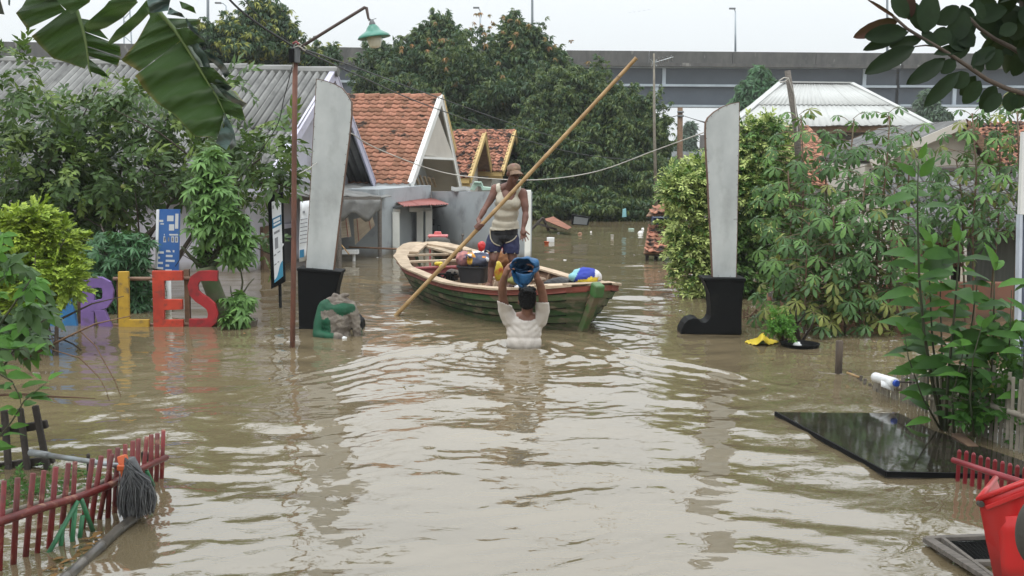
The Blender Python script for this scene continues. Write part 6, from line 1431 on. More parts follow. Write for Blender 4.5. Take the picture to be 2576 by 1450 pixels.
# ---- cargo
def heap(name, c, r, m, label, cat, seed=0, amp=.25, sc=7, group=None, vox=.012, matf=None):
    mb = MB(); rr_ = random.Random(seed); ball(mb, c, r)
    for k in range(7):
        d = Vector((rr_.uniform(-.7, .7) * r[0], rr_.uniform(-.5, .5) * r[1], rr_.uniform(-.2, .5) * r[2])); s = rr_.uniform(.35, .6); ball(mb, Vector(c) + d, (r[0] * s, r[1] * s, r[2] * s * .9))
    o = remesh(mb, name, m, None, vox, 2, disp=lambda q: amp * min(r) * (.5 * noise.noise(Vector(q) * sc) + .45 * (.5 - abs(noise.noise(Vector(q) * sc * 2.1))) ), loc=c, matf=matf); tag(o, label, cat, group); return o
tb = thing('black_tub', P(1190, 706, 14.0), 'black plastic tub inside the boat heaped with clothes', 'tub')
c = P(1192, 700, 14.05); mb = MB()
def rrect(cx, cy, hx, hy, z, n=6, rot=-.25):
    o_ = []; 
    for k, (sx, sy) in enumerate(((1, 1), (-1, 1), (-1, -1), (1, -1))):
        for j in range(n):
            a = math.pi / 2 * (k + j / (n - 1)); rr_ = min(hx, hy) * .4; x = sx * (hx - rr_) + rr_ * math.cos(a); y = sy * (hy - rr_) + rr_ * math.sin(a)
            o_.append(Vector((cx + x * math.cos(rot) - y * math.sin(rot), cy + x * math.sin(rot) + y * math.cos(rot), z)))
    return o_ + [o_[0]]
zb_ = .305; mb.grid([rrect(c.x, c.y, .155, .12, zb_), rrect(c.x, c.y, .185, .15, zb_ + .19), rrect(c.x, c.y, .20, .165, zb_ + .195), rrect(c.x, c.y, .20, .165, zb_ + .215), rrect(c.x, c.y, .175, .14, zb_ + .21), rrect(c.x, c.y, .15, .115, zb_ + .02)]); mb.prism(rrect(c.x, c.y, .155, .12, zb_)[:-1], (0, 0, .01)); mb.build('shell', M_['tub'], tb)
mb = MB(); mb.box((c.x, c.y, zb_ - .03), (.4, .3, .04)); 
heap('clothes_pile', P(1205, 655, 14.05), (.17, .13, .10), [M_['clothes_b'], M_['clothes_c'], M_['cloth_white']], 'mixed navy white and yellow clothes heaped on the black tub', 'clothes', 1, .5, 9, matf=lambda q: (1 if noise.noise(Vector(q) * 11) > .22 else (2 if noise.noise(Vector(q) * 9 + Vector((9, 0, 0))) > .2 else 0)))
heap('pink_bundle', P(1167, 652, 14.1), (.10, .09, .10), M_['clothes_a'], 'pinkish patterned cloth bundle hanging over the left rim of the tub', 'clothes', 2, .4, 8)
heap('brown_bag', P(1262, 650, 14.5), (.14, .1, .12), M_['clothes_d'], 'brown orange bag behind the legs of the boatman', 'bag', 3, .4, 6)
heap('snack_sack', P(1254, 682, 13.9), (.055, .06, .13), [M_['clothes_c'], M_['yellow_p']], 'yellow and brown snack sack standing between the boatman and the tub', 'bag', 4, .4, 10, matf=lambda q: int(noise.noise(Vector(q) * 12) > 0))
heap('green_coconut', P(1293, 706, 13.3), (.07, .07, .055), M_['coconut'], 'green coconuts lying beside the foot of the boatman', 'coconut', 5, .12, 6)
heap('white_bag', P(1312, 722, 12.95), (.09, .05, .035), [M_['cloth_white'], M_['blackbag']], 'white and black plastic bag on the near gunwale beside the wading man', 'bag', 6, .5, 12, matf=lambda q: int(noise.noise(Vector(q) * 14) > .1))
heap('black_plastic_bag', P(1408, 716, 12.75), (.19, .12, .075), M_['blackbag'], 'crumpled black plastic bag lying across the bow of the boat', 'bag', 7, .5, 8)
heap('blue_cloth', P(1477, 697, 12.65), (.175, .16, .105), [M_['cloth_blue'], M_['cloth_teal'], M_['yellow_p'], M_['cloth_white']], 'bright blue cloth bundle with teal and yellow patches piled at the bow', 'cloth', 8, .5, 7,
     matf=lambda q: (1 if pj(q)[0] < 1447 + (700 - pj(q)[1]) * .5 else (2 if (pj(q)[1] > 697 and noise.noise(Vector(q) * 9 + Vector((2, 0, 0))) > -.02) else (3 if pj(q)[0] > 1505 or (pj(q)[0] > 1497 and pj(q)[1] < 700) else 0))))
heap('red_bag', P(1213, 622, 15.3), (.06, .05, .08), M_['red_p'], 'small red bag propped at the far gunwale behind the tub', 'bag', 9, .4, 8)
heap('orange_cloth', P(1232, 640, 14.6), (.10, .09, .07), [mat('cloth_orange', (.42, .13, .04), (.3, .08, .05), sc=14, rough=.85), M_['cloth_white']], 'orange and white rag stuffed behind the tub and the boatman', 'cloth', 12, .5, 9, matf=lambda q: int(noise.noise(Vector(q) * 13) > .1))
heap('dark_sack', P(1140, 690, 14.35), (.10, .10, .06), mat('sack_dark', (.06, .05, .045), (.12, .1, .08), sc=12, rough=.9), 'small dark sack on the boat floor beside the stove rack', 'sack', 13, .4, 8)
heap('tan_sheet', P(1345, 703, 13.4), (.15, .10, .035), mat('sheet_tan', (.30, .22, .15), (.2, .14, .1), sc=9, rough=.9), 'flat tan sheet lying inside the boat right of the coconuts', 'cloth', 14, .4, 8)
heap('red_white_parcel', P(1268, 622, 14.1), (.035, .05, .09), [M_['red_p'], M_['cloth_white']], 'upright red and white wrapped parcel between the thighs of the boatman', 'parcel', 10, .3, 8, matf=lambda q: int(noise.noise(Vector(q) * 16) > 0))
mb = MB(); ball(mb, P(1101, 664, 14.9), (.05, .03, .03), 10); ball(mb, P(1113, 670, 14.85), (.05, .03, .03), 10); ball(mb, P(1108, 663, 14.9), (.04, .03, .025), 10); o = mb.build('yellow_fruit', M_['yellow_p'], smooth=True); tag(o, 'cluster of yellow fruit on the beam near the bamboo pole', 'fruit')
rk = thing('wire_rack', P(1120, 708, 14.2), 'black metal stove rack lying on the boat floor left of the tub', 'rack')
for (x0, y0, x1, y1) in ((1090, 690, 1150, 690), (1095, 705, 1152, 703), (1095, 684, 1110, 706), (1110, 706, 1128, 684), (1128, 684, 1145, 706), (1145, 684, 1130, 708), (1100, 690, 1120, 706)):
    mb = MB(); mb.tube([P(x0, y0, 14.25), P(x1, y1, 14.2)], .012, 6); mb.build('bar', M_['black_paint'], rk)
mb = MB(); mb.tube([P(1128, 706, 14.2), P(1128, 684, 14.2)], .035, 8); mb.build('burner', M_['black_paint'], rk)

# ================================================================== BAMBOO POLE
bp_ = thing('bamboo_punt_pole', W(992, 797), 'long bamboo punting pole held by the boatman and dipping into the water', 'pole')
p0, p1 = P(992, 797, 13.15), P(1601, 146, 12.95); d = (p1 - p0).normalized(); p0b = p0 - d * .35; n = 15
r = random.Random(6)
for k in range(n):
    a = p0b.lerp(p1, k / n); b = p0b.lerp(p1, (k + 1) / n); rr_ = .026 - .004 * k / n; sag = Vector((0, 0, -.02 * math.sin(math.pi * k / n)))
    sag2 = Vector((0, 0, -.02 * math.sin(math.pi * (k + 1) / n))); a, b = a + sag, b + sag2
    mb = MB(); mb.tube([a, a.lerp(b, .02), a.lerp(b, .05), a.lerp(b, .5), a.lerp(b, .95), a.lerp(b, .98), b], [rr_ * 1.02, rr_ * 1.10, rr_ * .99, rr_ * .97, rr_ * .99, rr_ * 1.08, rr_ * 1.02], 12); mb.build('segment', M_['bamboo'], bp_, smooth=True)

# ================================================================== BOATMAN
bm_ = thing('person', P(1262, 724, 13.35), 'barefoot boatman in cream tank top, dark shorts and brown cap leaning on a bamboo pole', 'person')
Yb = 13.38
mb = MB()
hx = Matrix.Rotation(.25, 3, 'X') @ Matrix.Rotation(-.12, 3, 'Y')
hc = P(1293, 436, Yb - .12)
ball(mb, hc + Vector((0, 0, .02)), (.076, .092, .095), 16, hx); ball(mb, hc + Vector((.006, -.035, -.045)), (.055, .06, .06), 14, hx); ball(mb, hc + Vector((.012, -.07, -.095)), (.028, .028, .022), 10)
ball(mb, hc + Vector((.010, -.105, -.035)), (.013, .02, .022), 10); ball(mb, hc + Vector((.012, -.092, -.072)), (.024, .012, .007), 10); ball(mb, hc + Vector((.012, -.092, -.083)), (.021, .012, .007), 10)
for s in (-1, 1):
    ball(mb, hc + Vector((s * .028 + .008, -.088, -.012)), (.016, .010, .007), 10); ball(mb, hc + Vector((s * .04 + .008, -.07, -.04)), (.02, .02, .018), 10)
    ball(mb, hc + Vector((s * .079, .005, -.012)), (.012, .02, .032), 10, Matrix.Rotation(.2, 3, 'X'))
shL, shR = P(1247, 476, Yb + .02), P(1314, 487, Yb - .05); ch = P(1281, 492, Yb); 
caps(mb, [P(1283, 476, Yb), hc + Vector((-.01, .02, -.05))], [.062, .055])
caps(mb, [P(1257, 478, Yb + .01), P(1281, 468, Yb + .02), P(1304, 483, Yb - .03)], [.06, .058, .06])
ball(mb, P(1279, 505, Yb), (.155, .10, .14)); ball(mb, P(1274, 535, Yb + .04), (.145, .09, .13)); ball(mb, P(1270, 568, Yb + .08), (.14, .09, .10)); ball(mb, P(1266, 592, Yb + .12), (.15, .11, .09))
ball(mb, P(1268, 504, Yb - .055), (.065, .04, .05)); ball(mb, P(1294, 508, Yb - .07), (.065, .04, .05))
# arms
hR = P(1198, 561, 13.19)
caps(mb, [shL, P(1241, 490, Yb), P(1232, 506, Yb - .03), P(1221, 523, Yb - .07)], [.062, .050, .045, .034]); caps(mb, [P(1221, 523, Yb - .07), P(1216, 532, Yb - .10), P(1209, 545, Yb - .14), P(1203, 553, Yb - .16)], [.034, .039, .030, .024])
hL = P(1315, 580, Yb - .22)
caps(mb, [shR, P(1318, 503, Yb - .07), P(1321, 520, Yb - .10), P(1322, 536, Yb - .12)], [.064, .051, .046, .035]); caps(mb, [P(1322, 536, Yb - .12), P(1322, 546, Yb - .15), P(1319, 562, Yb - .19), P(1316, 574, Yb - .21)], [.035, .041, .032, .024])
# right hand: fist round the pole
pd_ = d; out = Vector((0, -1, 0)); nrm_ = pd_.cross(out).normalized()
pc = p0b.lerp(p1, 0); tt = (hR - p0).dot(pd_); pcen = p0 + pd_ * tt
caps(mb, [P(1203, 553, Yb - .16), pcen + Vector((.015, .04, .03)), pcen + Vector((0, .045, 0))], [.027, .030, .032])
ball(mb, pcen + Vector((.0, .040, -.005)), (.04, .026, .048), 12)
for k in range(4):
    c0 = pcen + pd_ * (.033 - .022 * k) + out * 0; pts = []
    for a in (-1.9, -1.1, -.2, .7, 1.5): pts.append(c0 + (out * math.cos(a) + nrm_ * math.sin(a)) * .036)
    caps(mb, pts, [.011, .0105, .0105, .010, .009], 8)
pts = [pcen + pd_ * .05 + (out * math.cos(a) + nrm_ * math.sin(a)) * .036 for a in (2.6, 1.8, .9, .2)]; caps(mb, pts, [.013, .012, .011, .010], 8)
# left hand: open and relaxed
pm = [P(1316, 574, Yb - .21), P(1316, 581, Yb - .225), P(1317, 588, Yb - .24)]; caps(mb, pm, [.026, .030, .026]); ball(mb, P(1316, 586, Yb - .235), (.040, .017, .042), 12)
hd = Vector((.12, -.1, -1)).normalized(); ay = Vector((1, 0, 0))
for k, (dx, L, sp_a) in enumerate(((-.030, .062, -.25), (-.011, .075, -.08), (.010, .08, .10), (.030, .070, .35))):
    b_ = P(1317, 592, Yb - .24) + Vector((dx, 0, -.008 + abs(dx) * .2)); dd = Quaternion(Vector((0, 1, 0)), -sp_a) @ hd; finger(mb, b_, dd, -.28, ay, L, .0088)
finger(mb, P(1320, 582, Yb - .24) + Vector((.012, -.01, 0)), Vector((.75, -.35, -.75)), -.15, ay, .065, .0105)
# legs
kL, kR = P(1241, 652, Yb - .02), P(1290, 653, Yb + .04); aL, aR = P(1233, 709, Yb + .0), P(1284, 711, Yb + .02)
caps(mb, [P(1251, 598, Yb + .12), P(1245, 628, Yb + .04), kL], [.088, .072, .054]); caps(mb, [P(1283, 598, Yb + .12), P(1288, 628, Yb + .07), kR], [.088, .072, .054])
caps(mb, [kL, P(1237, 670, Yb + .05), P(1234, 692, Yb + .02), aL], [.047, .049, .036, .028]); caps(mb, [kR, P(1289, 672, Yb + .09), P(1286, 694, Yb + .04), aR], [.047, .049, .036, .028])
for an, dx in ((aL, -.06), (aR, -.02)):
    hz = an - Vector((0, -.02, .045)); toe = an + Vector((dx, -.13, -.062)); caps(mb, [hz, hz.lerp(toe, .5) + Vector((0, 0, .010)), toe], [.032, .030, .022]); ball(mb, toe + Vector((0, .02, 0)), (.042, .035, .018))
    for k in range(5):
        q = toe + Vector((-.034 + .017 * k, -.018 - (.012 if k in (0, 1, 2) else 0), -.004)); caps(mb, [q, q + Vector((dx * .1, -.020, -.004))], [.011 if k else .014, .009 if k else .012], 8)
man = remesh(mb, 'body', M_['skin_d'], bm_, .0062, 5, fac=.45)
# tank top
mb = MB(); o_ = .016
caps(mb, [P(1257, 476, Yb + .01), P(1281, 470, Yb + .02), P(1304, 482, Yb - .03)], [.07, .066, .07])
ball(mb, P(1279, 505, Yb), (.172, .118, .155)); ball(mb, P(1273, 537, Yb + .03), (.158, .105, .14)); ball(mb, P(1271, 566, Yb + .06), (.172, .115, .11)); ball(mb, P(1266, 506, Yb - .05), (.085, .06, .07)); ball(mb, P(1296, 511, Yb - .065), (.085, .062, .075)); ball(mb, P(1270, 580, Yb + .08), (.195, .14, .08))
def ktank(v):
    x, y = pj(v); 
    if y > 577 - .0016 * (x - 1262) ** 2 * .8 - (x - 1262) * .06 + 4: return False
    if v[1] < Yb + .05:
        lim = 503 - ((abs(x - 1280) / 22.0) ** 3.2) * 40
        if abs(x - 1280) < 21.5 and y < lim: return False
        if x < 1247 - max(0, (478 - y)) * .1 and y < 508: return False
        if x > 1311 and y < 500: return False
    else:
        if y < 470: return False
        if (x < 1247 or x > 1310) and y < 505: return False
    return y > 452
folds = wrinkle(.012, 9, 3)
def tdisp(c):
    x, y = pj(c); s = .005 * math.sin((y + (x - 1270) ** 2 * .012) * .28) * max(0, min(1, (y - 515) / 30)); return folds(c) * .35 + s * .6
tk = remesh(mb, 'tank_top', M_['tank'], bm_, .009, 5, keep=ktank, disp=tdisp); md = tk.modifiers.new('s', 'SOLIDIFY'); md.thickness = .006
# shorts
mb = MB(); ball(mb, P(1267, 582, Yb + .10), (.172, .135, .10)); ball(mb, P(1267, 596, Yb + .11), (.17, .14, .09))
caps(mb, [P(1249, 598, Yb + .10), P(1241, 622, Yb + .04), P(1236, 640, Yb + .03)], [.105, .098, .090]); caps(mb, [P(1284, 600, Yb + .11), P(1286, 624, Yb + .07), P(1286, 645, Yb + .06)], [.105, .098, .090])
PIP = [(1225, 560), (1232, 568), (1234, 600), (1242, 613), (1258, 619), (1273, 612), (1289, 605), (1300, 594), (1306, 572), (1312, 560)]
def fp(x): return interp(min(max(x, 1226), 1311), PIP)
def kshort(v):
    x, y = pj(v); hem = 636 if x < 1262 else 640
    return y < hem
sh_ = remesh(mb, 'shorts', [M_['shorts'], M_['shorts_n']], bm_, .009, 4, keep=kshort, disp=wrinkle(.010, 11, 7), matf=lambda c: 0 if (1232 < pj(c)[0] < 1305 and pj(c)[1] < fp(pj(c)[0])) else 1); md = sh_.modifiers.new('s', 'SOLIDIFY'); md.thickness = .006
from mathutils.bvhtree import BVHTree
def onsurf(ob, pxs, lift=.009):
    bv = BVHTree.FromPolygons([v.co + ORG[ob] for v in ob.data.vertices], [tuple(p_.vertices) for p_ in ob.data.polygons]); o2 = []
    for x, y in pxs:
        hit = bv.ray_cast(EYE, ray(x, y).normalized())
        if hit[0]: o2.append(hit[0] - ray(x, y).normalized() * lift)
    return o2
for pl in ([(1233, 578), (1233, 590), (1234, 600), (1238, 608), (1243, 613), (1250, 617), (1258, 619)], [(1272, 612), (1281, 609), (1289, 605), (1295, 600), (1300, 593), (1303, 584), (1305, 577)], [(1224, 631), (1230, 634), (1237, 635), (1244, 635), (1250, 634)], [(1273, 638), (1280, 639), (1287, 639), (1295, 638)]):
    q = onsurf(sh_, pl)
    if len(q) > 2: mb = MB(); mb.tube(q, .0075, 6); mb.build('piping', M_['piping'], bm_, smooth=True)
# cap
mb = MB(); cc = hc + Vector((-.002, .0, .052)); ball(mb, cc + Vector((0, .005, 0)), (.083, .100, .062), 20, hx); ball(mb, cc + Vector((0, .005, -.03)), (.082, .099, .03), 20, hx)
cp = remesh(mb, 'cap', M_['cap'], bm_, .008, 3, disp=wrinkle(.006, 18, 1), keep=lambda v: v[2] > hc.z + .026 + (v[1] - hc.y) * .10)
mb = MB(); rows = []
for j in range(6):
    u = j / 5; rw = []
    for i in range(13):
        a = -math.pi / 2 + .30 + (i - 6) / 6 * .95; R_ = .080 + .090 * u * math.cos((i - 6) / 6 * 1.4)
        rw.append(hc + Vector((math.cos(a) * R_ * .98 + .012 * u, math.sin(a) * R_ * 1.06, .038 - .045 * u - .015 * ((i - 6) / 6) ** 2 * (1 + u) + .0)))
    rows.append(rw)
mb.grid(rows); mb.build('cap_visor', M_['cap'], bm_, smooth=True, solid=.006)

# ================================================================== WADING MAN
wp = thing('person', W(1318, 880), 'black haired man in cream t shirt seen from behind wading waist deep with arms raised', 'person')
Ym = 10.9
mb = MB(); hc2 = P(1326, 754, Ym - .06)
ball(mb, hc2, (.078, .094, .108), 18); caps(mb, [P(1326, 806, Ym), P(1326, 775, Ym - .03)], [.060, .054])
for s in (-1, 1): ball(mb, hc2 + Vector((s * .083, .0, -.025)), (.010, .019, .030), 10)
ball(mb, hc2 + Vector((0, .095, -.03)), (.013, .02, .02), 8); ball(mb, hc2 + Vector((0, .06, -.07)), (.045, .045, .045), 10); ball(mb, hc2 + Vector((0, .088, -.062)), (.022, .012, .012), 8)
ball(mb, P(1319, 830, Ym), (.165, .10, .17)); ball(mb, P(1319, 870, Ym), (.155, .10, .16)); ball(mb, P(1319, 900, Ym), (.16, .11, .25))
caps(mb, [P(1288, 806, Ym), P(1320, 800, Ym), P(1352, 806, Ym)], [.07, .07, .07])
caps(mb, [P(1319, 930, Ym - .02), P(1305, 1000, Ym), P(1303, 1100, Ym + .1)], [.12, .085, .07]); caps(mb, [P(1330, 930, Ym), P(1340, 1000, Ym + .05), P(1345, 1100, Ym - .05)], [.12, .085, .07])
# arms up: shoulder, elbow, wrist
for pts, rs in (([P(1281, 800, Ym), P(1268, 772, Ym - .05), P(1264, 742, Ym - .12)], [.062, .052, .043]), ([P(1264, 742, Ym - .12), P(1264, 715, Ym - .22), P(1272, 690, Ym - .33)], [.044, .041, .029]),
                ([P(1359, 800, Ym), P(1367, 774, Ym - .05), P(1366, 745, Ym - .12)], [.062, .052, .043]), ([P(1366, 745, Ym - .12), P(1359, 718, Ym - .22), P(1350, 698, Ym - .33)], [.044, .041, .029])): caps(mb, pts, rs)
for wx, wy, s in ((1272, 688, 1), (1351, 694, -1)):
    w0 = P(wx, wy, Ym - .33); palm = w0 + Vector((s * .022, -.01, .045)); caps(mb, [w0, palm], [.028, .032]); ball(mb, palm + Vector((s * .004, 0, .012)), (.022, .036, .036), 12)
    for k in range(4):
        b_ = palm + Vector((s * .012, -.028 + .019 * k, .040)); finger(mb, b_, Vector((s * .6, 0, .8)), s * .42, Vector((0, 1, 0)), (.066, .075, .078, .062)[k], .0092)
    finger(mb, palm + Vector((s * .010, -.034, -.005)), Vector((s * .8, -.45, .35)), s * .2, Vector((0, 1, 0)), .06, .0108)
remesh(mb, 'body', M_['skin_m'], wp, .0062, 5, fac=.45)
mb = MB(); ball(mb, hc2 + Vector((0, -.008, .022)), (.090, .104, .100), 18); ball(mb, hc2 + Vector((0, -.028, -.035)), (.080, .078, .062), 16)
for k in range(26):
    a = k * 2.4; z = .06 + .05 * math.sin(k * 1.3); ball(mb, hc2 + Vector((.07 * math.cos(a), .08 * math.sin(a) - .01, z)), .022, 8)
remesh(mb, 'hair', M_['hair'], wp, .006, 2, disp=lambda c: .005 * noise.noise(Vector(c) * 45) + .004 * noise.noise(Vector(c) * 90), keep=lambda v: not (v[1] > hc2.y + .045 and v[2] < hc2.z + .05))
# t-shirt
mb = MB(); ball(mb, P(1319, 832, Ym), (.180, .118, .17)); ball(mb, P(1318, 862, Ym), (.176, .122, .15)); ball(mb, P(1318, 895, Ym), (.172, .125, .22)); ball(mb, P(1318, 812, Ym), (.175, .115, .08))
caps(mb, [P(1287, 808, Ym), P(1320, 806, Ym), P(1353, 808, Ym)], [.078, .075, .078])
caps(mb, [P(1284, 806, Ym), P(1271, 780, Ym - .04), P(1266, 750, Ym - .11)], [.082, .072, .064]); caps(mb, [P(1356, 806, Ym), P(1365, 780, Ym - .04), P(1365, 752, Ym - .11)], [.082, .072, .064])
fs_ = wrinkle(.012, 8, 11)
def sdisp(c):
    x, y = pj(c); u = abs(x - 1320) / 50.0
    a = .006 * math.sin((y - 30 * (1 - u * u) + 6 * math.sin(x * .07)) * .36) * max(0, min(1, 1 - abs(y - 826) / 26)); b = .008 * math.sin((x + y * .5 * (1 if x > 1320 else -1)) * .25) * (1 if y > 820 else .5)
    return fs_(c) * .40 + a * .5 + .35 * b * max(0, min(1, (y - 815) / 30))
def kshirt(v):
    x, y = pj(v)
    if abs(x - 1326) < 21 and y < 801 + 6 * (1 - ((x - 1326) / 21) ** 2): return False
    if x < 1290 and y < 762 - (x - 1266) * -.35: return False
    if x > 1340 and y < 761: return False
    return y > 745
ts_ = remesh(mb, 't_shirt', M_['shirt'], wp, .009, 5, keep=kshirt, disp=sdisp); md = ts_.modifiers.new('s', 'SOLIDIFY'); md.thickness = .005

# ---- blue tarpaulin bag held overhead
bg = thing('blue_tarp_bag', P(1320, 719, Ym - .38), 'rolled up blue tarpaulin bag held overhead by the wading man', 'bag')
Yg = Ym - .36
rings = [(1318, 672, 8, 5, Yg + .16), (1318, 671, 20, 12, Yg + .12), (1316, 672, 26, 17, Yg + .02), (1314, 674, 31, 23, Yg - .06), (1315, 674, 33, 25, Yg - .05), (1319, 673, 35, 27, Yg + .0), (1324, 671, 33, 25, Yg + .08), (1330, 668, 26, 20, Yg + .16), (1336, 665, 12, 9, Yg + .21), (1338, 664, 2, 2, Yg + .22)]
rows = []
for k, (cx, cy, rx, ry, Y) in enumerate(rings):
    rw = []
    for j in range(41):
        a = 2 * math.pi * j / 40; wob = 1 + .05 * math.sin(a * 3 + k * .5) + .04 * math.sin(a * 7 + k)
        tip = max(0, math.cos(a - math.pi / 2 - .15)) ** 5 if k >= 2 else 0
        px = cx + rx * wob * math.cos(a); py = cy + ry * wob * math.sin(a) + tip * (24 if 2 <= k <= 6 else 12)
        rw.append(P(px, py, Y + .012 * math.sin(a * 9 + k * 2)))
    rows.append(rw)
mb = MB(); mb.grid(rows); mb.v = [tuple(Vector(v) + Vector((1, 0, .8)) * .016 * noise.noise(Vector(v) * 17)) for v in mb.v]; mb.build('bag_skin', M_['tarp'], bg, smooth=True, solid=.004)
for k in range(5):
    s = 1 - .17 * k; mb = MB(); rw = [[], []]
    for j in range(31):
        a = .4 + k * .5 + 5.4 * j / 30; wob = 1 + .08 * math.sin(a * 4 + k * 2)
        rw[0].append(P(1316 + 23 * s * wob * math.cos(a), 671 + 14 * s * wob * math.sin(a), Yg - .01 + .01 * k)); rw[1].append(P(1317 + 22 * s * wob * math.cos(a), 671 + 13 * s * wob * math.sin(a), Yg + .12))
    mb.grid(rw); mb.build('inner_fold', M_['tarp'], bg, smooth=True, solid=.003)
mb = MB(); rws = []
for j in range(13):
    u = j / 12; ex = Vector((1297 + 46 * u, 686 + 6 * math.sin(u * 3.1) - 2)); tipx = Vector((1314 + 14 * u, 718)); rws.append([P(*(ex.lerp(tipx, v / 5)), Yg - .045 - .03 * math.sin(math.pi * u) + .018 * (j % 2)) for v in range(6)])
mb.grid(rws); mb.build('gathered_tail', M_['tarp'], bg, smooth=True, solid=.006)
# ================================================================== NEAR LEFT FENCES
S3 = 900 / 1639 / (4080 / 2576.)
def f3(x, y): return (x * S3, 947 + y * S3)
rf = thing('red_picket_fence', (-2.1, 5.6, 0), 'red painted bamboo picket fence running out of the lower left corner', 'fence')
r = random.Random(3)
pk = [((30, 760), (-5, 1480)), ((128, 738), (92, 1470)), ((240, 705), (175, 1445)), ((318, 685), (258, 1420)), ((405, 660), (345, 1380)), ((497, 632), (432, 1345)), ((545, 620), (520, 1270)), ((670, 600), (575, 1235)), ((735, 580), (645, 1180)), ((815, 565), (703, 1140)), ((795, 532), (778, 1110)), ((855, 520), (828, 1070)), ((910, 495), (885, 1010)), ((965, 470), (945, 980)), ((1005, 455), (985, 940)), ((1065, 440), (1030, 880)), ((1098, 425), (1090, 850)), ((1142, 415), (1130, 815)), ((1186, 390), (1170, 800)), ((-60, 790), (-110, 1560)), ((-150, 810), (-210, 1620))]
RL = [(-200, 4.55), (0, 4.85), (300, 5.1), (560, 5.35), (800, 5.65), (880, 5.75), (1060, 6.1), (1205, 6.36)]
for i, (tp, bt_) in enumerate(pk):
    xm = (tp[0] + bt_[0]) / 2 + 15; Yq = interp(max(-199, min(1204, xm)), RL) + .028; a = P(*f3(*bt_), Yq); b = P(*f3(*tp), Yq)
    a = a + (a - b).normalized() * max(.05, a.z + .15)
    rr_ = .0145 if i % 3 else .013
    mb = MB(); mb.tube([a, a.lerp(b, .5) + Vector((r.uniform(-.004, .004), 0, 0)), b], [rr_, rr_ * .97, rr_ * .9], 9); o = mb.build('picket', M_['red_rail'], rf, smooth=True)
rail = [(-200, 1160, 4.52), (0, 1055, 4.85), (300, 955, 5.1), (560, 880, 5.35), (800, 790, 5.65), (880, 740, 5.75), (1060, 655, 6.1), (1205, 590, 6.36)]
mb = MB(); mb.tube([P(*f3(x, y), Y - .03) for x, y, Y in rail], [.022, .021, .021, .020, .019, .018, .018, .018], 12); mb.build('rail', M_['red_rail'], rf, smooth=True)
mb = MB(); mb.tube([P(*f3(x, y), Y + .03) for x, y, Y in ((0, 1000, 4.9), (560, 845, 5.4), (900, 700, 5.9))], .014, 8); mb.build('rear_rail', M_['bamboo_grey'], rf, smooth=True)
for (x0, y0, Y0, x1, y1, Y1) in ((265, 1440, 5.12, 565, 905, 5.33), (590, 895, 5.36, 690, 1165, 5.5), (430, 1345, 5.28, 455, 1080, 5.28), (515, 1295, 5.33, 545, 960, 5.33), (570, 1240, 5.38, 600, 1010, 5.38), (1065, 690, 6.1, 1135, 840, 6.3)):
    mb = MB(); a, b = P(*f3(x0, y0), Y0 - .04), P(*f3(x1, y1), Y1 - .04); mb.tube([a, b], .0115, 9); mb.build('brace', M_['green_rail'], rf, smooth=True)
df = thing('dark_picket_fence', (-2.6, 6.6, 0), 'weathered dark wooden picket fence leaning at the left edge behind the red fence', 'fence')
for (x0, y0, x1, y1, w_) in ((30, 245, 70, 740, 50), (145, 232, 215, 760, 46), (255, 212, 365, 745, 48), (-60, 260, -20, 760, 50), (640, 560, 645, 800, 22), (1035, 545, 1045, 640, 22)):
    Yq = 6.55 if x0 < 500 else 6.3; mb = MB(); a, b = P(*f3(x0, y0), Yq), P(*f3(x1, y1 + 30), Yq); mb.bar(a, b, w_ * S3 * Yq / FOC, .03, up=Vector((0, 1, 0))); mb.build('picket', M_['wood_dark'], df, bevel=.008)
for (x0, y0, x1, y1) in ((-80, 420, 345, 345), (-80, 670, 395, 600), (-80, 800, 600, 790), (1040, 590, 1110, 580)):
    mb = MB(); Yq = 6.6 if x0 < 500 else 6.33; a, b = P(*f3(x0, y0), Yq), P(*f3(x1, y1), Yq); mb.bar(a, b, .035, .05 if y0 < 700 else .035); mb.build('rail', M_['wood_dark'], df, bevel=.008)
# mop leaning on the fence
mp_ = thing('mop', (-1.9, 5.8, .3), 'grey string mop with orange clamp and steel handle laid over the red fence', 'mop')
hd0, hd1 = P(*f3(230, 555), 6.2), P(*f3(900, 655), 5.68)
mb = MB(); mb.tube([hd0, hd0.lerp(hd1, .5), hd1], [.016, .014, .0135], 10); mb.build('handle', M_['steel'], mp_, smooth=True)
mb = MB(); mb.tube([hd0 + (hd0 - hd1) * .01, hd0 + (hd1 - hd0) * .2], [.021, .019], 10); mb.build('handle_grip', M_['steel'], mp_, smooth=True)
mb = MB(); a, m_, b = P(*f3(885, 575), 5.62), P(*f3(905, 660), 5.6), P(*f3(935, 765), 5.6); mb.bar(a, m_, .05, .028, up=Vector((0, 1, 0))); mb.bar(m_, b, .053, .032, up=Vector((0, 1, 0))); mb.box(m_, (.07, .045, .03)); mb.build('clamp', M_['orange_p'], mp_, bevel=.006)
r = random.Random(12)
mb = MB(); mb.tube([P(*f3(940, 600), 5.66), P(*f3(985, 760), 5.68), P(*f3(985, 900), 5.7), P(*f3(960, 1020), 5.72)], [.03, .055, .06, .05], 12); mb.build('strand_core', M_['mop'], mp_, smooth=True)
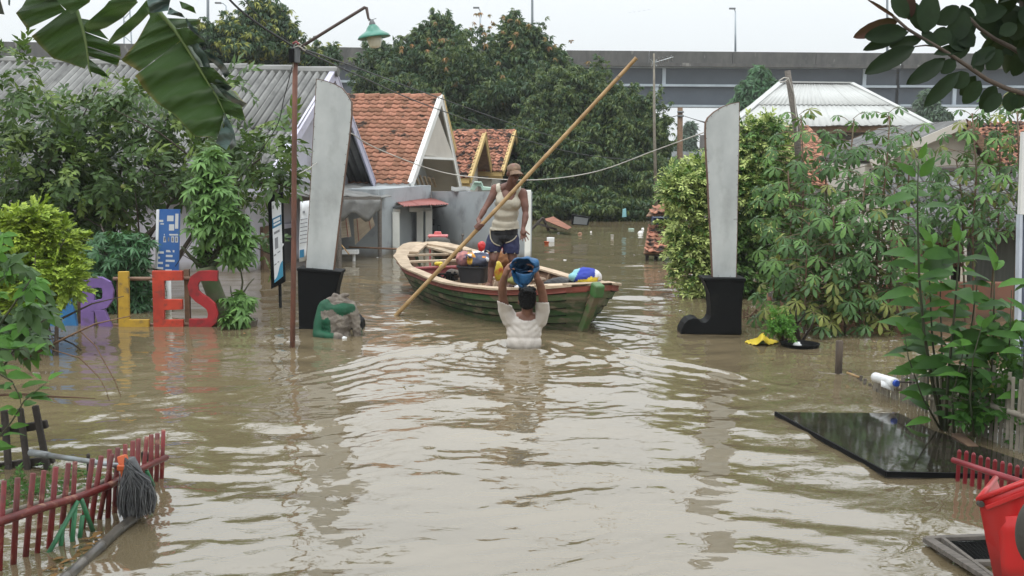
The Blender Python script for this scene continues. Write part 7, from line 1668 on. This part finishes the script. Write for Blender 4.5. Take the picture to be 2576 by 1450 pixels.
for k in range(280):
    x0 = r.uniform(905, 960); y0 = 585 + (x0 - 905) * 1.2 + r.uniform(-10, 110); ex = 865 + r.random() * 255; ey = 1040 - abs(ex - 960) * .35 + r.uniform(-60, 15); Y_ = 5.6 + r.uniform(-.045, .05)
    bx = (x0 + ex) / 2 + 45 * (ex - 930) / 120; by = y0 + (ey - y0) * .35; cx, cy = ex * .85 + bx * .15 + r.uniform(-26, 26), y0 + (ey - y0) * .72
    mb = MB(); mb.tube([P(*f3(x0, y0), Y_), P(*f3(bx, by), Y_ - .02), P(*f3(cx, cy), Y_ - .01 + r.uniform(-.01, .01)), P(*f3(ex + r.uniform(-8, 8), ey), Y_)], r.choice([.0025, .0035, .002]), 4, cap=False); o = mb.build('strand', M_['mop'], mp_, smooth=True)
# bamboo pole floating at the fence foot
t = thing('floating_bamboo', W(310, 1340), 'thick grey bamboo pole floating diagonally at the foot of the red fence', 'bamboo pole')
q = [(970, 1030), (860, 1115), (730, 1235), (600, 1355), (480, 1460), (330, 1600)]; pts = [W(*f3(*p_), .012) for p_ in q]
for a, b in zip(pts, pts[1:]):
    mb = MB(); rr_ = .026; mb.tube([a, a.lerp(b, .02), a.lerp(b, .06), a.lerp(b, .94), a.lerp(b, .98), b], [rr_, rr_ * 1.12, rr_, rr_, rr_ * 1.1, rr_], 12); mb.build('segment', mat('wet_bamboo', (.11, .095, .075), (.05, .045, .04), sc=12, rough=.3), t, smooth=True)
t = thing('dead_leaves', W(*f3(560, 1290)), 'soggy dead leaves caught between the fence and the floating bamboo', 'leaves')
r = random.Random(5); g = np.random.default_rng(5); n = 26; pos = np.array([tuple(W(*f3(*c_), .012)) for c_ in [(r.uniform(380, 700), 0) for _ in range(n)] for c_ in [(c_[0], 1400 - (c_[0] - 380) * .7 + r.uniform(-40, 60))]])
batch('foliage', simple_leaf(1, .35, .1, .1), pos, g.normal(size=(n, 3)) * [1, 1, .15], g.normal(size=(n, 3)) * .2 + [0, 0, 1], .04 + .05 * g.random(n), LM['brownleaf'], t)
t['kind'] = 'stuff'

# ================================================================== NEAR RIGHT
S6 = 1080 / 1967 / (4080 / 2576.)
def f6(x, y): return (1894 + x * S6, 947 + y * S6)
# grey bamboo picket fence
gf = thing('grey_picket_fence', W(2400, 1090), 'grey weathered bamboo picket fence receding through the shrub on the right', 'fence')
a0, a1 = W(*f6(880, 100)), W(*f6(2080, 620)); N = 46; r = random.Random(9)
for k in range(N):
    u = (k / (N - 1)) ** 1.0; q = a0.lerp(a1, u); top = .10 + .40 * min(1, u * 1.35) + r.uniform(-.03, .03)
    if k < 3: top = .10
    mb = MB(); x_ = r.uniform(-.012, .012); mb.bar((q.x, q.y, -.25), (q.x + x_, q.y + r.uniform(-.02, .02), top), .022, .012, up=Vector((.3, 1, 0))); mb.build('picket', M_['bamboo_grey'], gf, bevel=.003)
mb = MB(); p_a = a0.lerp(a1, .47); p_a.z = .20; p_b = a1.copy(); p_b.z = .26; mb.tube([p_a + Vector((0, -.03, 0)), p_a.lerp(p_b, .5) + Vector((0, -.03, .01)), p_b + Vector((0, -.03, 0))], .020, 10); mb.build('rail', M_['bamboo_grey'], gf, smooth=True)
mb = MB(); p_a = a0.lerp(a1, .0); p_a.z = .07; p_b = a0.lerp(a1, .45); p_b.z = .12; mb.tube([p_a + Vector((0, .03, 0)), p_b + Vector((0, .03, 0))], .015, 8); mb.build('rail', M_['bamboo_grey'], gf, smooth=True)
for k in range(11):
    q = W(*f6(705 + 24 * k, -5 + 13 * k)); mb = MB(); mb.bar((q.x, q.y, -.2), (q.x + r.uniform(-.02, .02), q.y, .02 + .035 * r.random()), .026, .012, up=Vector((.3, 1, 0))); mb.build('picket', M_['wood_grey'], gf)
# stump post
t = thing('wooden_stump_post', W(2110, 941), 'short dark wooden post standing alone in the water right of the right boot', 'post')
a = W(2109, 941); mb = MB(); mb.tube([a - Vector((0, 0, .3)), a + Vector((.0, 0, .12)), P(2112, 858, a.y)], [.034, .031, .033], 10); o = mb.build('post_shaft', mat('post_bark', (.10, .075, .055), (.05, .04, .033), sc=14, rough=.95, bump=1, bsc=30, stretch=(1, 1, .25)), t, smooth=True)
# debris at fence head
pole('bamboo_stake', [(2131, 938, 9.55), (2160, 949, 9.3)], .010, M_['bamboo'], 'pale bamboo splinter floating right of the stump post', 'stake')
pole('bamboo_stake', [(2060, 939, 9.8), (2128, 943, 9.7)], .006, M_['bamboo_grey'], 'thin reed lying on the water beside the stump post', 'stake')
t = thing('foam_tube', W(2230, 962), 'white wrapped plastic roll with blue end cap lying on the grey fence', 'plastic roll')
a, b = P(*f6(885, 5), 8.9), P(*f6(1035, 50), 8.6); mb = MB(); mb.tube([a.lerp(b, k / 10) for k in range(11)], [.038 + .003 * (k % 2) for k in range(11)], 12); mb.build('roll', M_['white_p'], t, smooth=True)
mb = MB(); mb.tube([b, b.lerp(a, -.08)], [.028, .024], 12); mb.build('cap', mat('cap_blue', (.02, .08, .45), rough=.4), t)
mb = MB(); mb.grid([[P(*f6(930 + 30 * i, 30 + 12 * i + 22 * j), 8.65 - .02 * j + .01 * (i % 2)) for i in range(4)] for j in range(3)]); mb.build('loose_wrap', M_['white_p'], t, smooth=True, solid=.004)
pole('bamboo_stake', [(*f6(1060, 40), 8.6), (*f6(1190, 46), 8.4)], .007, M_['wood_dark'], 'dark stick behind the white plastic roll', 'stake')
for i, (x0, y0, x1, y1, lab) in enumerate(((1110, 10, 1260, 60, 'upper pale cane lying across the fence behind the shrub stems'), (1150, 40, 1300, 110, 'lower pale cane lying across the fence behind the shrub stems'))):
    pole('bamboo_stake', [(*f6(x0, y0), 8.7), (*f6(x1, y1), 8.3)], .010, M_['paper'], lab, 'stake')
# black board
bd = thing('black_table_board', W(2300, 1110), 'wet black board floating almost flush with the water in the near right', 'board')
A4 = [W(1950, 1037, .02), W(2229, 1188, .035), W(2590, 1196, .03), W(2590, 1165, .02), W(2345, 1082, .01), W(2262, 1040, .01)]
mb = MB(); mb.prism([Vector((p_.x, p_.y, p_.z)) for p_ in A4], (0, 0, -.035)); mb.build('board_top', mat('wet_board', (.016, .014, .011), (.035, .03, .022), sc=4, rough=.05, spec=.75, bump=.05, bsc=6), bd)
for a, b in ((A4[0], A4[1]), (A4[1], A4[2])):
    mb = MB(); mb.bar(a + Vector((0, -.006, -.010)), b + Vector((0, -.006, -.010)), .014, .032); mb.build('edge_trim', M_['black_paint'], bd)
mb = MB(); mb.bar(P(*f6(1480, 425), 7.5), P(*f6(1600, 520), 7.2), .07, .025); o = mb.build('broken_plank', M_['wood_brown']); tag(o, 'short rotten plank propped on the corner of the black board', 'plank')
# small red fence right
rp = thing('red_picket_fence', W(2480, 1240), 'small glossy red picket fence with one round rail at the right edge', 'fence')
for k in range(11):
    x0 = 1498 + 52 * k + (0 if k < 6 else (k - 5) * 2); y0 = 545 + 14 * k - (6 if k in (1, 2) else 0); y1 = 770 + 18 * k
    bx, by = f6(x0 - 18, y1); Yq = W(bx, by).y; a = P(bx, by + 30, Yq); b = P(*f6(x0, y0), Yq); mb = MB(); mb.bar(a, b, .024, .012, up=Vector((0, 1, 0))); mb.lathe(b, [(.0, .012), (.009, .008), (.012, 0)], 8); mb.build('picket', M_['red_paint'], rp, bevel=.004)
mb = MB(); mb.tube([P(*f6(1452, 608), 6.25), P(*f6(1700, 690), 6.0), P(*f6(2100, 815), 5.7)], [.0165, .0175, .019], 12); mb.build('rail', M_['red_paint'], rp, smooth=True)
# framed screen lying in the water
fr = thing('framed_screen', W(2420, 1420), 'wooden frame with torn dark mesh lying in the water beside the red barrow', 'frame')
A = W(2332, 1357, .03); Bx = W(2640, 1350, .03); Cc = W(2640, 1600, .03); D = W(2545, 1520, .03)
wgm = M_['wood_grey']
for a, b, wd in ((A, W(2560, 1500, .03), .05), (A, W(2640, 1345, .03), .035), (W(2415, 1418, .03), W(2640, 1412, .03), .035), (W(2372, 1358, .035), W(2640, 1560, .035), .02)):
    mb = MB(); mb.bar(a, b, wd, .025); mb.build('frame_bar', wgm, fr, bevel=.003)
n = 16; q = [W(2375, 1356, .022), W(2560, 1350, .022), W(2600, 1406, .022), W(2440, 1408, .022)]
for k in range(n):
    mb = MB(); mb.tube([quadpt(q, k / n, 0), quadpt(q, k / n, 1)], .002, 4); mb.tube([quadpt(q, 0, k / n), quadpt(q, 1, k / n)], .002, 4); mb.build('mesh_wire', M_['black_paint'], fr)
mb = MB(); mb.prism([p_ - Vector((0, 0, .012)) for p_ in q], (0, 0, -.004)); mb.build('mesh_backing', M_['black_gloss'], fr)
# red barrow tray and tyre
ba = thing('red_wheelbarrow', W(2560, 1440), 'bright red plastic barrow tray with a muddy tyre tipped into the lower right corner', 'wheelbarrow')
Yw = 4.25
rim = [P(*f6(1640, 893), Yw), P(*f6(2040, 740), Yw - .1)]; base = [P(*f6(1760, 1480), Yw + .02), P(*f6(2060, 1500), Yw - .1)]
back = Vector((.24, .40, -.03)); 
mb = MB(); mb.grid([[rim[0], rim[1]], [P(*f6(1655, 960), Yw), P(*f6(2040, 830), Yw - .1)], [P(*f6(1690, 1180), Yw + .01), P(*f6(2050, 1160), Yw - .1)], base]); mb.build('front_panel', M_['red_p'], ba, smooth=True, solid=.008)
mb = MB(); mb.grid([[rim[0], rim[0] + back], [base[0], base[0] + back * .8 + Vector((.06, 0, 0))]]); mb.build('side_panel', M_['red_p'], ba, solid=.008)
q = [P(*f6(1775, 1015), Yw - .022), P(*f6(2040, 1010), Yw - .12), P(*f6(2050, 1490), Yw - .12), P(*f6(1815, 1480), Yw - .022)]; mb = MB(); mb.grid([[quadpt(q, i / 4, j / 4) for i in range(5)] for j in range(5)]); mb.build('pressed_panel', mat('red_plastic_bright', (.58, .02, .022), (.50, .02, .02), rough=.35), ba, smooth=True, solid=.012)
mb = MB(); mb.tube([rim[0] + Vector((0, 0, 0)), rim[1]], .012, 10); mb.tube([rim[0], rim[0] + back], .012, 10); mb.build('rim', M_['red_p'], ba, smooth=True)
mb = MB(); mb.bar(P(*f6(1690, 955), Yw - .015), P(*f6(2040, 820), Yw - .115), .012, .018); mb.build('rib', M_['red_p'], ba, bevel=.003)
mb = MB(); mb.lathe(P(*f6(1652, 925), Yw - .01), [(0, .012), (.012, .010), (.013, -.01)], 12, ax=Matrix.Rotation(math.pi / 2, 3, 'X')); mb.build('bolt', M_['rubber'], ba)
ty = P(*f6(2085, 1130), Yw - .30); mb = MB(); rt = 285 * S6 * (Yw - .30) / FOC; axm = Matrix.Rotation(math.pi / 2, 3, 'X') @ Matrix.Rotation(0, 3, 'X')
prof = [(rt + .0 - .045 * (1 - math.cos(a)), .045 * math.sin(a)) for a in [math.pi * (k / 12) * 2 - math.pi for k in range(13)]]
Sx = Matrix.Diagonal((.62, 1, 1)); vs = []; mb.lathe(ty, prof, 40, ax=Sx @ axm); mb.build('tyre', M_['rubber'], ba, smooth=True)
mb = MB(); mb.lathe(ty, [(rt - .07, .02), (rt - .075, 0), (rt - .11, .0), (.03, .01), (0, .015)], 40, ax=Sx @ axm); mb.build('wheel_disc', mat('muddy_disc', (.12, .11, .09), (.07, .065, .055), sc=8, rough=.8, bump=.4), ba, smooth=True)
# yellow plastic sheet
mb = MB(); r = random.Random(4); rows = []
for j in range(7):
    rw = []
    for i in range(19):
        px = 1874 + 84 * i / 18; py = 862 + 12 * (j / 6 - .5) * math.sin(math.pi * (i + .6) / 19.2) * 1.6; hgt = .055 * math.exp(-((px - 1918) / 9) ** 2) + .012 * abs(math.sin(i * 1.7 + j)) ; p_ = W(px, py, .004); rw.append(p_ + Vector((0, 0, hgt)))
    rows.append(rw)
mb.grid(rows); o = mb.build('yellow_plastic', M_['yellow_p'], smooth=True, solid=.004); tag(o, 'crumpled yellow plastic sheet floating between the right boot and the potted plant', 'plastic sheet')
# floating litter
def litter(name, px, py, size, m, label, shape='box', hz=.06, group='rubbish floating on the flood'):
    c = W(px, py); mb = MB(); s = c.y / FOC
    if shape == 'box': mb.box(c + Vector((0, 0, hz / 2 - .01)), (size * s, size * s * .7, hz), rz=rnd.uniform(-.5, .5)); o = mb.build(name, m, bevel=.01)
    elif shape == 'cup': mb.lathe(c - Vector((0, 0, .01)), [(size * s * .35, 0), (size * s * .5, hz), (size * s * .52, hz), (size * s * .48, hz), (size * s * .3, .01), (0, .01)], 14); o = mb.build(name, m, smooth=True)
    else:
        ball(mb, c, (size * s / 2, size * s * .4, hz * .7), 12); v2 = []
        mb.v = [tuple(Vector(v) + Vector((1, .5, .7)) * .012 * noise.noise(Vector(v) * 40)) for v in mb.v]; o = mb.build(name, m, smooth=True)
    tag(o, label, 'litter', group); return o
litter('foam_box', 1385, 609, 19, M_['white_p'], 'white box floating right of the wall end behind the boatman', 'box', .11)
litter('plastic_cup', 1375, 615, 14, M_['orange_p'], 'orange and red cup floating against the white box', 'cup', .07)
litter('foam_bowl', 1540, 601, 9, M_['foam'], 'round white foam lid floating alone in mid channel', 'cup', .10)
litter('plastic_scrap', 1588, 578, 13, M_['teal_p'], 'pale teal plastic scrap floating left of the gate roof', 'box', .04)
litter('foam_block', 1611, 588, 14, M_['foam'], 'white foam lump floating next to the small gate roof', 'lump', .10)
litter('foam_block', 1617, 578, 8, M_['white_p'], 'small white foam bit just behind the foam lump at the gate roof', 'lump', .07)
litter('plastic_bag', 1459, 590, 12, mat('bag_orange', (.5, .26, .15), rough=.5), 'orange plastic bag floating below the dark tilted panel', 'lump', .08)
litter('foam_bit', 1487, 585, 5, M_['foam'], 'tiny white bit floating right of the orange bag', 'lump', .05)
litter('foam_bit', 1421, 655, 9, M_['foam'], 'flat white flake floating just off the far gunwale of the boat', 'lump', .02)
litter('paper_scrap', 1405, 587, 7, M_['cloth_white'], 'pale paper scrap floating by the collapsed roof slab', 'lump', .03)
litter('paper_scrap', 1700, 800, 10, M_['foam'], 'pale flake floating left of the toe of the right boot', 'lump', .015)
litter('leaf_scrap', 1336, 859, 0.1, M_['foam'], 'pale fleck', 'lump', .001) if 0 else None
litter('leaf_scrap', 1766, 866, 0.1, M_['foam'], 'x', 'lump') if 0 else None
litter('white_debris', 2140, 805, 14, M_['foam'], 'white foam flake at the foot of the cassava row', 'lump', .03)
litter('white_debris', 2042, 815, 12, M_['clothes_b'], 'dark and white scrap at the waterline under the cassava row', 'lump', .03)
litter('plastic_bottle', 2005, 869, 22, M_['white_p'], 'pale plastic packet caught behind the stems of the potted plant', 'lump', .05)
litter('white_debris', 2088, 848, 10, M_['foam'], 'white flake floating above the stump post', 'lump', .02)

# floating flecks of leaf and foam on the channel
t = thing('floating_debris', (0, 16, 0), 'scattered flecks of leaf and foam drifting on the flood', 'debris'); t['kind'] = 'stuff'
g = np.random.default_rng(21); k = 150; yy = 9 + 24 * g.random(k) ** 1.3; xx = (g.random(k) - .42) * .62 * yy; pos = np.stack([xx, yy, np.full(k, .012)], 1)
batch('foliage', simple_leaf(1, .4, .05, .05), pos, g.normal(size=(k, 3)) * [1, 1, .05], g.normal(size=(k, 3)) * .1 + [0, 0, 1], .025 + .05 * g.random(k) ** 2, LM['brownleaf'], t)
k = 60; yy = 13 + 22 * g.random(k); xx = (g.random(k) - .35) * .45 * yy; pos = np.stack([xx, yy, np.full(k, .012)], 1)
batch('foliage', simple_leaf(1, .6, .1, .05), pos, g.normal(size=(k, 3)) * [1, 1, .05], g.normal(size=(k, 3)) * .1 + [0, 0, 1], .02 + .05 * g.random(k) ** 2, M_['foam'], t)

# ================================================================== HAZE
mb = MB(); mb.box((0, 330, 11.85), (900, 900, 28.3)); hz = mb.build('haze', None or mat('haze_air', (1, 1, 1)), loc=(0, 330, -2.3)); tag(hz, kind='stuff')
hm = hz.data.materials[0]; N = hm.node_tree.nodes; N.clear(); vo = N.new('ShaderNodeVolumePrincipled'); vo.inputs['Density'].default_value = .0006; vo.inputs['Color'].default_value = (.93, .96, 1, 1); vo.inputs['Anisotropy'].default_value = .2
oo = N.new('ShaderNodeOutputMaterial'); hm.node_tree.links.new(vo.outputs[0], oo.inputs['Volume'])
SC.cycles.volume_bounces = 1
print('objects', len(bpy.data.objects))
